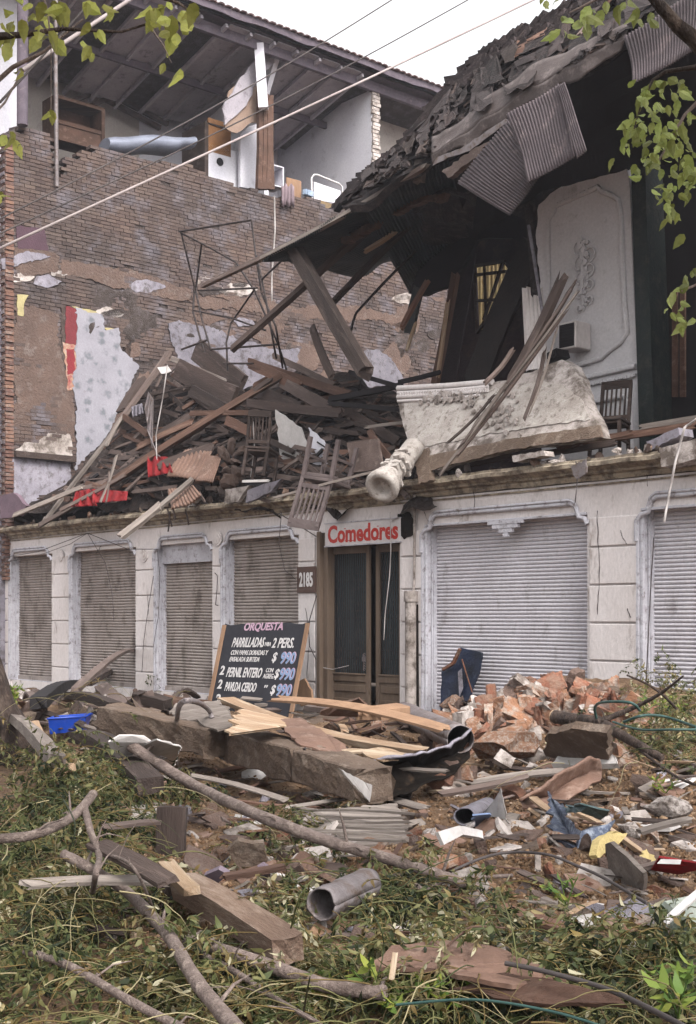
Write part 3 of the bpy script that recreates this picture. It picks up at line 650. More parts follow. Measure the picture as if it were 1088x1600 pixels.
# right-hand room: partition, curtain, door jamb
s580 = sz(WP(578, 150, -.1))[0]
w = MB(); w.wb(s580, s580 + .25, -4.4, -.02, zf - .4, ZE - .35); obj('partition_wall', w, M['bluewall'], NB)
w = MB()
for zz in np.arange(wtop(s580) - .1, ZE - .4, .11): w.wb(s580 - .0 + random.uniform(-.03, .02), s580 + .25 + random.uniform(-.02, .05), -.03, .03 + random.uniform(0, .03), zz, zz + .09)
obj('partition_edge', w, M['plaster2'], NB)
sA, sB = sz(WP(466, 250, -4.25))[0], sz(WP(520, 250, -4.25))[0]; zB = WP(520, 192, -4.25).z
cu = MB(); rows = []
for zz in (zf + .02, (zf + zB) / 2, zB):
    rows.append([B(sA + (sB - sA) * j / 40, -4.22 + .05 * math.sin(j * 1.1) + .02 * random.random(), zz) for j in range(41)])
cu.grid(rows)
cur = obj('curtain', cu, mat('grey_curtain', C('#aaa7b3'), C('#8d8996'), sc=2, rnd=0), NB); solid(cur, .01)
w = MB()
for a_, b_, c_, d_ in ((sA - .12, sA - .01, zf, zB + .1), (sB + .01, sB + .12, zf, zB + .1), (sA - .01, sB + .01, zB + .01, zB + .1)): w.wb(a_, b_, -4.38, -4.15, c_, d_)
obj('window_casing', w, M['beige'], NB)
w = MB(); w.wb(s580 + .25, s580 + 5, -1.6, -1.45, zf - .4, ZE - .4); obj('end_room_wall', w, M['beige'], NB)
# floor edge lip with broken plaster
w = MB(); w.wb(5.5, 12, -.44, -.3, zf - .3, zf + .03); obj('floor_edge', w, M['plaster2'], NB)
# pipes on the left corner
q = MB(); q.tube([WP(88, -30, .25), WP(87, 60, .2), WP(89, 292, .12)], .05, 8); obj('soil_pipe', q, M['galv'], NB)
q = MB(); q.tube([WP(36, -40, .1), WP(35, 196, .1)], .13, 8); obj('rainwater_pipe', q, M['eave'], NB)
# next house along the street, a pale strip at the frame's edge
q = MB(); q.box(A(fa(-190), -1.0, 7), u * 0 + u * 1.0, n * 1.6, V((0, 0, 7))); 
PW = thing('white_building', 'tall pale rendered building at the far left edge behind the tree', 'building', A(fa(-190), -1, 0))
LBx = WP(-3, 300, -1); 
q = MB(); q.prism([WP(x, y, -1.2) for x, y in ((-300, -400), (31, -400), (31, 196), (14, 200), (12, 800), (-300, 800))], -u * 2); obj('wall', q, M['bluewall'], PW)
q = MB(); q.prism([WP(x, y, -1.15) for x, y in ((-60, 60), (-8, 60), (-8, 330), (-60, 330))], -u * .03); obj('window', q, M['glass'], PW)
# ---------------------------------------------------------------- furniture left in the open rooms (things)
def setxy(o): return o
loc = WP(345, 278, -1.3)
CB = thing('cupboard', 'tall grey cupboard with an orange lined compartment standing in the torn open upper room', 'cupboard', (loc.x, loc.y, zf))
def wbx(q, x0, x1, y0, y1, t, dp, dt=0):    # a box whose front face fills the pixels at plane t
    p, r_ = WP(x0, y1, t), WP(x1, y0, t); s_0 = sz(p)[0]; s_1 = sz(r_)[0]; q.wb(s_0, s_1, t - dp, t, min(p.z, r_.z), max(p.z, r_.z)); return s_0, s_1, p.z, r_.z
q = MB(); wbx(q, 326, 374, 238, 288, -1.3, .55); obj('lower_cabinet', q, M['bluewall'], CB)
q = MB(); wbx(q, 326, 361, 194, 236, -1.3, .06); o = obj('orange_panel', q, mat('orange_ply', C('#a3764f'), C('#8e6544'), rnd=0), CB)
q = MB(); s_0 = sz(WP(326, 250, -1.3))[0]; q.wb(s_0 - .12, s_0 - .0, -2.4, -1.3, zf, WP(326, 194, -1.3).z + .04); q.wb(s_0, s_0 + .64, -1.9, -1.27, WP(326, 194, -1.3).z, WP(326, 194, -1.3).z + .04); obj('side_panel', q, M['wooddark'], CB)
q = MB(); c = WP(344, 253, -1.29); q.prism([c + v * .11 * math.cos(t) + V((0, 0, .11 * math.sin(t))) for t in np.arange(0, 6.2, .5)], u * .01); obj('round_hole', q, M['void'], CB)
loc = WP(436, 290, -.8)
BX = thing('open_box_shelf', 'small dark blue open box shelf beside the split post on the upper floor', 'shelf', (loc.x, loc.y, zf))
q = MB(); s_0 = sz(WP(427, 270, -.8))[0]; z0, z1 = WP(436, 292, -.8).z, WP(436, 259, -.8).z
q.wb(s_0, s_0 + .04, -1.3, -.8, z0, z1); q.wb(s_0 + .34, s_0 + .38, -1.3, -.8, z0, z1); q.wb(s_0 + .04, s_0 + .34, -1.3, -.8, z0, z0 + .03); q.wb(s_0 + .04, s_0 + .34, -1.3, -.8, z1 - .03, z1); obj('case', q, M['bluewall'], BX)
q = MB(); q.wb(s_0 + .04, s_0 + .34, -1.3, -1.28, z0 + .03, z1 - .03); obj('back_panel', q, M['navy'], BX)
q = MB(); wbx(q, 448, 471, 283, 306, -.55, .04); tag(obj('wooden_board', q, M['woodframe']), 'pale square board leaning on the wall edge by the hanging cloth', 'board')
q = MB(); rows = [[WP(440 + 20 * j / 12, y + 3 * math.sin(j * 1.2), .12 + .05 * math.sin(j * 2.1 + y * .02)) for j in range(13)] for y in (289, 298, 310, 322)]; q.grid(rows); o = obj('hanging_cloth', q, mat('dusty_pink_cloth', C('#97858b'), C('#84737a'), rnd=0)); solid(o, .01); tag(o, 'dusty pink cloth hanging over the top of the brick wall', 'cloth')
loc = WP(487, 318, -.5)
BD = thing('bed', 'white tubular metal bed end standing at the torn edge of the upper room', 'bed', loc)
bp = lambda x, y: WP(x, y, -.5)
q = MB(); q.tube([bp(488, 325), bp(487, 278), bp(491, 273), bp(496, 273), bp(530, 287), bp(535, 292), bp(535, 330)], .025, 8); obj('frame', q, M['ink'], BD)
q = MB(); q.prism([bp(491, 284), bp(532, 298), bp(532, 318), bp(491, 312)], -u * .03); obj('panel', q, M['bluewall'], BD)
q = MB(); q.prism([bp(500, 312), bp(556, 332), bp(556, 340), bp(498, 322)], -u * 1.6); obj('mattress', q, mat('ochre_mattress', C('#8f7a5c'), C('#7c6850'), rnd=0), BD)
q = MB()
for k in range(5): q.add(*(lambda c, r_: ([c + V((r_ * math.cos(i) * random.uniform(.7, 1.2), r_ * math.sin(i) * random.uniform(.7, 1.2), zz)) for zz in (-.07, .07) for i in (0, 1.2, 2.4, 3.6, 4.8)], [(0, 1, 2, 3, 4), (9, 8, 7, 6, 5)] + [(i, (i + 1) % 5, (i + 1) % 5 + 5, i + 5) for i in range(5)]))(WP(478 + k * 1.5, 302 + random.uniform(-3, 3), -.4), .1))
tag(obj('crumpled_bundle', q, mat('pale_blue_cloth', C('#8fa4bf'), C('#a7b3c4'), rnd=0)), 'small pale blue bundle beside the white bed end', 'bundle')
# rolled metal sheet and wardrobe behind the wall top
q = MB(); rows = []
for j in range(13):
    x = 163 + (300 - 163) * j / 12; r_ = .38 if j not in (0,) else .3
    c = WP(x, 228 + 2 * math.sin(j * .8) - 4 * (j > 9), -1.0); rows.append([c + u * r_ * math.cos(k * .52) * (1 - .3 * (j > 10)) + V((0, 0, r_ * (.62 - .2 * (j > 9)) * math.sin(k * .52))) for k in range(12)])
q.grid(rows, True, close=True); q.add(rows[0], [tuple(range(12))]); q.add(rows[-1], [tuple(range(12))[::-1]])
tag(obj('rolled_sheet', q, mat('roll_grey', C('#8d92a1'), C('#787c8b'), rnd=0, metal=.2, rough=.5)), 'long blue grey rolled sheet lying behind the top of the brick wall', 'roll')
WD = thing('wardrobe', 'brown wooden wardrobe with a dark open front at the left of the upper room', 'wardrobe', WP(110, 205, -2))
q = MB(); s_0, s_1, a_, b_ = wbx(q, 68, 146, 180, 225, -2.6, .06)
q.wb(s_0, s_0 + .1, -2.6, -2, a_, b_); q.wb(s_1 - .1, s_1, -2.6, -2, a_, b_); q.wb(s_0 + .1, s_1 - .1, -2.6, -2, b_ - .08, b_); q.wb(s_0 + .1, s_1 - .1, -2.55, -2.02, (a_ + b_) / 2 - .15, (a_ + b_) / 2 - .05); obj('carcass', q, M['woodbrown'], WD)
q = MB(); q.wb(s_0 + .1, s_1 - .1, -2.1, -2.05, a_, (a_ + b_) / 2 - .15); obj('drawer', q, M['woodbrown'], WD)
# ================================================================== roof of the ruined building
def lerp(a, b, t): return a + (b - a) * t
def strip(rowa, rowb, oa, ob, k=60, m=6, amp=.0, seed=0):
    """grid between two pixel polylines lying at offsets oa / ob from the facade"""
    def samp(pl, t):
        i = t * (len(pl) - 1); j = min(int(i), len(pl) - 2); f_ = i - j; return lerp(pl[j][0], pl[j + 1][0], f_), lerp(pl[j][1], pl[j + 1][1], f_)
    rows = []
    for i in range(m + 1):
        r_ = []
        for j in range(k + 1):
            a, b = FP(*samp(rowa, j / k), oa), FP(*samp(rowb, j / k), ob); p = a.lerp(b, i / m)
            r_.append(p + V((noise.noise(p * 1.7 + V((seed, 0, 0))), noise.noise(p * 1.7 + V((0, seed, 5))), noise.noise(p * 2.3 + V((9, 0, seed))))) * amp)
        rows.append(r_)
    return rows
sil = [(540, 322), (575, 288), (600, 266), (645, 230), (680, 183), (715, 141), (740, 115), (770, 93), (800, 74), (860, 46), (900, 20), (950, 3), (1010, -25), (1090, -66), (1250, -140)]
eav = [(548, 332), (580, 316), (606, 300), (648, 276), (684, 250), (715, 226), (745, 206), (775, 186), (806, 170), (862, 142), (905, 120), (960, 86), (1010, 56), (1090, 8), (1250, -80)]
q = MB(); q.grid(strip(sil, eav, -.9, .45, 150, 10, .10), False)
o = obj('broken_roof_edge', q, M['roofdark'], RB); solid(o, .12)
# crust of tile and dirt along the silhouette
q = MB()
for k in range(1100):
    t = random.random(); i = t * 11; j = int(i); f_ = i - j; x = lerp(sil[j][0], sil[j + 1][0], f_); y = lerp(sil[j][1], sil[j + 1][1], f_) + random.uniform(-1, 16 if k < 330 else 62)
    mm = 0 if k < 330 else random.random() ** 1.6 * .3
    p = FP(x, lerp(sil[j][1], sil[j + 1][1], f_) + random.uniform(-2, 5), -.9).lerp(FP(lerp(eav[j][0], eav[j + 1][0], f_), lerp(eav[j][1], eav[j + 1][1], f_), .45), mm) + n * .07 + V((0, 0, .09)); r_ = random.uniform(.05, .13)
    q.box(p, (u + V((0, 0, random.uniform(-.2, .8)))).normalized() * r_ * random.uniform(.6, 2.2), n * r_ * .6, V((0, 0, 1)).lerp(u, random.uniform(-.5, .5)) * r_ * .3)
o = obj('roof_crust', q, mat('broken_tiles_and_dirt', C('#3a3130'), C('#272021'), C('#524748'), sc=3, attr=.4, rnd=0, bump=.5), RB)
random.seed(77)
for k in range(46):
    t = random.uniform(0, .9); i = t * 12; j = int(i); f_ = i - j; x = lerp(sil[j][0], sil[j + 1][0], f_); y = lerp(sil[j][1], sil[j + 1][1], f_) + random.uniform(8, 60); L_ = random.uniform(20, 90)
    mm = random.uniform(.1, .95); RP = lambda t__, m__: FP(lerp(sil[int(t__)][0], sil[int(t__) + 1][0], t__ % 1), lerp(sil[int(t__)][1], sil[int(t__) + 1][1], t__ % 1), -.9).lerp(FP(lerp(eav[int(t__)][0], eav[int(t__) + 1][0], t__ % 1), lerp(eav[int(t__)][1], eav[int(t__) + 1][1], t__ % 1), .45), m__) + n * .09 + V((0, 0, .11)); t1_ = min(12.9, i + random.uniform(.2, 1.3)); q = MB(); q.bar(RP(i, mm), RP(t1_, min(1, max(0, mm + random.gauss(0, .18)))), random.uniform(.04, .14), .03); obj('roof_batten', q, M[random.choice(['roofdark', 'wooddark', 'wood', 'wooddark'])], RB)
for k in range(64):
    i = random.uniform(1, 12.2); mm = random.uniform(.12, .95); t1_ = min(12.95, i + random.uniform(.3, 1.1)); m1 = min(1.02, mm + random.uniform(.12, .4))
    c4 = [RP(i, mm), RP(t1_, mm + random.gauss(0, .06)), RP(t1_ + random.uniform(-.2, .0), m1), RP(max(0, i + random.uniform(-.2, .2)), m1)]; pts_ = []
    for e_ in range(4):
        for s_ in range(5): pts_.append(c4[e_].lerp(c4[(e_ + 1) % 4], s_ / 5) + V((random.gauss(0, .02), random.gauss(0, .02), random.gauss(0, .02))) + n * random.uniform(.0, .02))
    q = MB(); q.prism([p + n * (.02 + k * .0016) + V((0, 0, .02)) for p in pts_], -n * .012); obj('torn_sheet', q, M[random.choice(['roofdark', 'rustdark', 'wooddark', 'roofdark', 'rustdark', 'woodbrown' if k % 5 == 0 else 'rustdark'])], RB)
# back slope so that the roof closes behind
q = MB(); q.grid(strip([(x, y) for x, y in sil[2:]], [(x - 40, y - 18 + 40) for x, y in sil[2:]], -.95, -5.5, 40, 4, .05), False)
o = obj('roof', q, M['roofdark'], RB); solid(o, .08)
# sagging underside, corrugated
def corr(c00, c10, c11, c01, waves, amp, nx=None, ny=8, bend=0, wear=.0):
    nx = nx or waves * 6; nrm = (c10 - c00).cross(c01 - c00).normalized(); rows = []
    for j in range(ny + 1):
        g_ = j / ny; r_ = []
        for i in range(nx + 1):
            f_ = i / nx; p = c00.lerp(c10, f_).lerp(c01.lerp(c11, f_), g_)
            r_.append(p + nrm * (amp * math.sin(f_ * waves * 2 * math.pi) + bend * math.sin(math.pi * g_) + wear * noise.noise(p * 1.5)))
        rows.append(r_)
    return rows
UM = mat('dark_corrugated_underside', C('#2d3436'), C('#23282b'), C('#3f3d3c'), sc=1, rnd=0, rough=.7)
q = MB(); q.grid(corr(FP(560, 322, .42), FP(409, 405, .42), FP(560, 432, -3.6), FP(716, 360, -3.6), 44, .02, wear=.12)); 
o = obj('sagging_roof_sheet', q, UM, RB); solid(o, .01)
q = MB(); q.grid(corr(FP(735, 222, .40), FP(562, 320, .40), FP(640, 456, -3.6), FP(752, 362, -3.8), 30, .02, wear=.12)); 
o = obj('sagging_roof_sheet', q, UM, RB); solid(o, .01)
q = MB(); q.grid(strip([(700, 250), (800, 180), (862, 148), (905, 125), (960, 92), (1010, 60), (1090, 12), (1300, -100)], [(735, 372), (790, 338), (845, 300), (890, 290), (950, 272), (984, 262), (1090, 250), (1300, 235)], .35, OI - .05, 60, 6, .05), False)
o = obj('ceiling', q, M['void'], RB); solid(o, .05)  # near-black colour paints in the shade under the roof
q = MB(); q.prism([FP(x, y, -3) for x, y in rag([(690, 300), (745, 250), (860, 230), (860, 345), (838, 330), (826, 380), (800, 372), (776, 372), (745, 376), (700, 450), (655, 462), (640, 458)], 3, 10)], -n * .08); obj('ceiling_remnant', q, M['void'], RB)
# ragged ceiling layer in front of the underside
q = MB(); q.grid(strip([(546, 362), (590, 335), (640, 312), (700, 300), (745, 295)], [(540, 380), (600, 372), (640, 378), (700, 378), (742, 372)], -.5, -2.2, 50, 6, .12, 4), False); o = obj('torn_ceiling', q, M['roofdark'], RB); solid(o, .05)
q = MB()
pts_ = [(542, 378), (560, 366), (585, 352), (600, 336), (625, 330), (640, 318), (664, 314), (700, 306)]
for (x0, y0), (x1, y1) in zip(pts_, pts_[1:]):
    for k in range(5):
        f_ = k / 5; x, y = lerp(x0, x1, f_), lerp(y0, y1, f_); q.box(FP(x, y + random.uniform(-3, 3), -.45), u * random.uniform(.05, .12), n * .06, V((0, 0, random.uniform(.02, .05))) + u * random.uniform(-.03, .03))
obj('torn_edge', q, M['woodbrown'], RB)
# metal fascia torn off, light grey
FT = [(673, 216), (700, 198), (720, 181), (775, 148), (830, 101), (880, 82), (930, 60), (984, 38)]
FB = [(677, 258), (702, 236), (735, 226), (772, 203), (835, 158), (885, 132), (945, 98), (1006, 60)]
def densify(pl, amp, step=14):
    out = []
    for (x0, y0), (x1, y1) in zip(pl, pl[1:]):
        k = max(1, int(math.hypot(x1 - x0, y1 - y0) / step))
        for j in range(k): out.append((lerp(x0, x1, j / k), lerp(y0, y1, j / k) + random.uniform(-amp, amp)))
    return out + [pl[-1]]
FT, FB = densify(FT, 3.5), densify(FB, 5)
FT = FT[:len(FB)] if len(FT) > len(FB) else FT; FB = FB[:len(FT)] if len(FB) > len(FT) else FB
q = MB(); q.grid(strip(FT, [(a + b) / 2 for a, b in ()] or [(lerp(a[0], b[0], .55), lerp(a[1], b[1], .55)) for a, b in zip(FT, FB)], .50, .62, 60, 5, .09)); q.grid(strip([(lerp(a[0], b[0], .55), lerp(a[1], b[1], .55)) for a, b in zip(FT, FB)], FB, .62, .58, 60, 5, .09))
o = obj('torn_fascia', q, mat('pale_fascia_sheet', C('#675d5b'), C('#4f4645'), C('#857a78'), sc=1.6, dirt=.42, rnd=0, rough=.65), RB); solid(o, .012); o['label'] = 'torn pale metal fascia hanging off the roof edge'
q = MB(); q.prism([FP(x, y, .9) for x, y in rag([(676, 259), (682, 246), (720, 232), (790, 185), (792, 192), (735, 235), (700, 246)], 1, 8)], -n * .01); o = obj('torn_fascia_strip', q, M['galv'], RB)
q = MB(); q.prism([FP(x, y, .55) for x, y in rag([(690, 268), (740, 232), (768, 218), (752, 240), (720, 262), (700, 278)], 2.5, 6)], -n * .1); obj('broken_eave_board', q, M['wood'], RB)
def sheet(nm, c, waves, lab, o1, o2, m='rust', bend=.04, wear=.06):
    q = MB(); q.grid(corr(FP(*c[0], o1), FP(*c[1], o1), FP(*c[2], o2), FP(*c[3], o2), waves, .014, wear=wear, bend=bend))
    o = obj(nm, q, M[m]); solid(o, .004); tag(o, lab, 'roof sheet', 'corrugated sheets hanging from the eave'); return o
sheet('corrugated_sheet', [(789, 184), (715, 286), (795, 336), (852, 262)], 22, 'hanging rusty corrugated sheet with diagonal ribs, lowest of the three at the eave', .75, .95)
sheet('corrugated_sheet', [(794, 180), (872, 130), (900, 246), (826, 286)], 18, 'middle hanging corrugated sheet with a torn right edge under the pale fascia', .9, 1.1)
sheet('corrugated_sheet', [(868, 134), (882, 128), (918, 236), (902, 248)], 5, 'narrow strip of corrugated sheet torn loose at the right of the middle sheet', .93, 1.2)
sheet('corrugated_sheet', [(975, 58), (1100, -20), (1088, 78), (986, 130)], 24, 'reddish brown corrugated sheet bent down at the top right of the roof', .8, 1.0)
# loose timbers of the roof
WM = ['wood', 'wooddark', 'woodbrown', 'woodpale', 'woodgrey']
def plank(p, q, w, h=None, m='wood', lab=None, grp=None, cat='plank', name='plank', jag=.06, bow=0, up=None):
    """one timber as its own object, local X along the timber, splintered ends"""
    p, q = V(p), V(q); d = q - p; L = d.length; h = h or w * .35; X = d / L
    z = V(up) if up else V((random.uniform(-.5, .5), random.uniform(-.8, .3), 1)); Yv = z.cross(X)
    Yv = Yv.normalized() if Yv.length > 1e-3 else V((0, 1, 0)); Z = X.cross(Yv)
    N = max(2, int(L / .35)) + 2; b = MB(); rows = []
    bow = bow or random.uniform(-.028, .028) * L
    for i in range(N + 1):
        f_ = i / N; x = (f_ - .5) * L; r_ = []
        for sy, sz_ in ((-1, -1), (-.35, -1), (.35, -1), (1, -1), (1, 1), (.35, 1), (-.35, 1), (-1, 1)):
            e = random.uniform(-jag, jag) * min(1, L) if i in (0, N) else 0
            r_.append((x + e, sy * w / 2 * (1 + random.uniform(-.05, .05)), sz_ * h / 2 * (1 + random.uniform(-.06, .06)) + bow * math.sin(math.pi * f_)))
        rows.append(r_)
    b.grid(rows, False, close=True); b.add(rows[0], [tuple(range(8))[::-1]]); b.add(rows[-1], [tuple(range(8))])
    o = bpy.data.objects.new(name, mesh(name, b, M[m] if isinstance(m, str) else m)); COL.objects.link(o)
    o.matrix_world = Matrix.Translation((p + q) / 2) @ Matrix((X, Yv, Z)).transposed().to_4x4()
    if lab: tag(o, lab, cat, grp)
    return o
def pk(x0, y0, o0, x1, y1, o1, wpx, m='wood', lab=None, grp=None, hr=.35, **k):
    a, b = FP(x0, y0, o0), FP(x1, y1, o1); w = wpx * (a.y + b.y) / 2 / FPX
    return plank(a, b, w, w * hr, m, lab, grp, up=k.pop('up', None) or -(n + V((0, 0, .15))), **k)
GB = 'loose timbers of the collapsed roof'
pk(318, 446, .35, 662, 262, .5, 7, 'wood', 'long straight grey eave timber reaching down across the brick wall', GB, hr=1, cat='timber', name='timber')
pk(408, 404, .4, 668, 258, .5, 6, 'woodgrey', 'pale upper eave timber laid just under the long one', GB, hr=1, cat='timber', name='timber')
pk(460, 388, .1, 572, 582, .9, 20, 'wooddark', 'thick dark round post leaning out of the middle of the heap', GB, hr=1, cat='post', name='timber_post')
pk(365, 544, .3, 556, 372, -.6, 9, 'wooddark', 'straight dark pole crossing the thick post low down at left', GB, hr=1, cat='pole', name='pole')
pk(540, 392, -.6, 612, 322, -1.0, 9, 'wooddark', 'short dark pole end under the sagging roof sheet', GB, hr=1, cat='pole', name='pole')
pk(515, 478, -1.0, 700, 292, -1.4, 8, 'wooddark', 'second dark pole right of the thick post running up under the roof', GB, hr=1, cat='pole', name='pole')
pk(546, 530, -1.2, 556, 490, -1.2, 3, 'steel', 'thin iron rod standing beside the thick post', GB, hr=1, cat='rod', name='rod')
pk(556, 490, -1.2, 650, 392, -1.6, 3, 'steel', 'thin iron rod slanting up under the roof sheet', GB, hr=1, cat='rod', name='rod')
pk(488, 512, -.5, 520, 590, .0, 13, 'wooddark', 'short dark broken plank left of the thick post foot', GB)
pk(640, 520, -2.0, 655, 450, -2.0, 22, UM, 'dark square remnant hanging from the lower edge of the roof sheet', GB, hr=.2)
pk(628, 512, -1.5, 668, 440, -1.8, 8, 'woodbrown', 'orange brown rafter end hanging under the roof sheet', GB, hr=.7)
pk(572, 392, -.9, 618, 362, -1.0, 7, 'woodpale', 'short bright split rafter stub high under the roof', GB, hr=.7)
pk(636, 548, -1.5, 650, 505, -1.6, 5, 'woodpale', 'thin pale stick hanging before the brick wall', GB, hr=.7)
pk(679, 606, -2.2, 712, 430, -2.4, 13, 'woodbrown', 'bundle of brown ceiling laths hanging left of the dark inner wall', GB, hr=.6)
pk(684, 590, -2.1, 700, 470, -2.2, 6, 'woodpale', 'pale lath hanging beside the bundle of brown ceiling laths', GB, hr=.6)
pk(742, 600, -1.8, 836, 378, -2.3, 52, mat('dark_trunk', C('#2b2321'), C('#1d1918'), sc=4, rnd=0), 'wide dark panel leaning across the dark interior', GB, hr=.12)  # one even near-black brown
pk(700, 596, -2.4, 735, 380, -3.2, 34, mat('dark_brown', C('#33272a'), C('#241b1e'), sc=2, rnd=0), 'dark brown sheet hanging beside the lit broken window', GB, hr=.06)  # plain dark brown colour throughout
pk(655, 285, .3, 660, 238, .3, 18, 'woodgrey', 'stubby rafter foot standing at the roof edge left of the pale fascia', GB, hr=.6)
pk(640, 250, .3, 644, 282, .35, 7, 'wood', 'thin splinter beside the stubby rafter foot', GB, hr=.6)
pk(836, 460, -1.2, 826, 325, -1.4, 12, 'roofdark', 'dark ragged strip hanging down the left edge of the moulded wall', GB, hr=.5)
# lit window wall beyond the broken window: cream corrugated sheet in the open yard behind
q = MB(); q.grid(corr(FP(724, 380, -7), FP(812, 380, -7), FP(812, 545, -7), FP(724, 545, -7), 14, .03)); o = obj('yard_screen', q, mat('cream_corrugated', C('#cdb88a'), C('#b59f74'), C('#a48a62'), rnd=0, sc=2)); solid(o, .01); tag(o, 'cream yellow corrugated screen seen through the broken window of the dark wall', 'screen')
q = MB(); q.prism([FP(x, y, -6) for x, y in rag([(778, 342), (796, 332), (800, 380), (776, 378)], 1, 6)], -n * .3); tag(obj('brick_pier', q, M['redbrick']), 'small pink brick pier beyond the dark roof gap', 'pier')
q = MB(); q.prism([FP(x, y, -5.8) for x, y in rag([(752, 374), (762, 368), (775, 376), (772, 392), (758, 390)], 1, 6)], -n * .3); tag(obj('light_gap_piece', q, M['plaster2']), 'small pale piece standing in for the light gap above the broken window', 'rubble')  # pale piece added where light shows through the gap
# fluted column behind the slab
q = MB(); c0, c1 = FP(840, 580, -1.3), FP(832, 452, -1.5)
rows = []
for i in range(12):
    f_ = i / 11; c = c0.lerp(c1, f_); r_ = .16 * (1.08 - .08 * f_); rows.append([c + u * (r_ * (1 - .07 * (k % 3 == 0)) * math.cos(k * math.pi / 24)) + v * (r_ * (1 - .07 * (k % 3 == 0)) * math.sin(k * math.pi / 24)) + V((0, 0, random.uniform(-.05, .05) if i == 11 else 0)) for k in range(48)])
q.grid(rows, False, close=True); q.add(rows[-1], [tuple(range(48))]); tag(obj('fluted_column', q, M['plaster']), 'white fluted column standing broken behind the tilted plaster slab', 'column')
q = MB(); q.tube([FP(826, 352, -1.1), FP(834, 400, -1.1), FP(840, 440, -1.1), (FP(850, 500, -1.1))], .025, 6); tag(obj('white_pipe', q, M['dirtwhite']), 'thin white pipe hanging down in front of the dark gap beside the moulded wall', 'pipe')
# air conditioner and the dark box under it
ACL = FP(885, 545, OI + .3)
AC = thing('air_conditioner', 'white cased wall air conditioner with a black front on the moulded wall', 'air conditioner', ACL)
def obox(x0, x1, y0, y1, o0, o1):   # facade-frame box from pixels measured on its front face o1
    a0, z1 = aP(x0, y0, o1); a1, z0 = aP(x1, y1, o1); z1 = (z1 + aP(x1, y0, o1)[1]) / 2; z0 = (z0 + aP(x0, y1, o1)[1]) / 2; return a0, a1, o0, o1, z0, z1
b_ = obox(873, 900, 503, 545, OI + .02, OI + .38)
q = MB(); q.fb(*b_); o = obj('casing', q, M['plaster'], AC); bevel(o, .012)
q = MB(); q.fb(b_[0] + .02, b_[1] - .03, OI + .375, OI + .39, b_[4] + .03, b_[5] - .03)
for k in range(7): q.fb(b_[0] + .03, b_[1] - .04, OI + .39, OI + .398, b_[4] + .05 + k * .045, b_[4] + .065 + k * .045)
obj('front_grille', q, M['void'], AC)
q = MB(); c = FP(868, 558, OI + .45); q.box(c, (u + V((0, 0, .25))).normalized() * .16, n * .14, V((0, 0, .06)) - u * .02); q.box(c + n * .15, (u + V((0, 0, .25))).normalized() * .13, n * .012, V((0, 0, .04))); tag(obj('fallen_box', q, M['void']), 'black box hanging askew under the air conditioner', 'box')
# ---------------------------------------------------------------- tilted white plaster slab
def SL(x, y, o=0): return FP(x, y, .25 - (735 - y) / 135 * .8 + o)
SLAB = thing('plaster_slab', 'big white plaster parapet slab tilted on the floor edge with carved moulding on top', 'slab', FP(780, 730, 0))
out = rag([(624, 606), (700, 602), (770, 598), (800, 592), (850, 574), (878, 562), (895, 572), (908, 595), (915, 625), (930, 655), (940, 684), (870, 694), (800, 702), (730, 718), (668, 738), (652, 735), (640, 700), (628, 655), (619, 620)], 1.6, 9, skip=(0, 1))
q = MB(); fr_ = [SL(x, y) for x, y in out]; q.prism(fr_, -n * .2); obj('panel', q, M['plaster2'], SLAB)
q = MB(); q.prism([SL(x, y, .015) for x, y in rag([(627, 618), (690, 612), (790, 606), (840, 596), (880, 600), (905, 620), (922, 655), (800, 672), (700, 690), (655, 700), (640, 690)], 2, 8)], -n * .03); obj('white_face', q, M['stucco'], SLAB)
q = MB(); q.prism([SL(x, y, .03) for x, y in rag([(664, 712), (800, 685), (936, 664), (940, 683), (800, 702), (668, 736)], 1.2, 10)], -n * .05); obj('lower_band', q, M['concrete'], SLAB)
q = MB()
for dy, dr, oo in ((0, .05, .03), (7, .03, .05), (13, .04, .03), (20, .025, .03)):
    q.tube([SL(x, y + dy, oo) for x, y in ((622, 607), (660, 605), (700, 603), (735, 600), (770 - dy, 597))], dr, 6)
for k in range(34): x = 626 + k * 4.1; q.box(SL(x, 617 - k * .22, .05), u * .012, n * .03, V((0, 0, .03)))
obj('top_moulding', q, M['plaster'], SLAB)
q = MB()
for k in range(120):
    t = random.random(); x = 662 + t * 150 + random.uniform(-6, 6); y = 622 + 38 * max(0, t - .35) + random.uniform(-9, 9) + (random.uniform(-18, 30) if t > .5 else 0); r_ = random.uniform(.02, .055)
    c = SL(x, y, .04); q.add([c + V((random.uniform(-r_, r_), random.uniform(-r_, r_), random.uniform(-r_, r_))) for _ in range(4)], [(0, 1, 2), (0, 2, 3), (0, 3, 1), (1, 3, 2)], True)
    ring = [c + u * r_ * math.cos(a) * random.uniform(.6, 1.3) + V((0, 0, r_ * random.uniform(.6, 1.3) * math.sin(a))) for a in (0, 1, 2, 3, 4, 5)]; q.prism(ring, n * random.uniform(.01, .04))
obj('floral_relief', q, M['plaster2'], SLAB)
q = MB(); q.prism([SL(x, y, .05) for x, y in rag([(645, 706), (668, 700), (672, 750), (655, 756)], 2, 6)], -n * .12); obj('broken_corner', q, M['concrete'], SLAB)
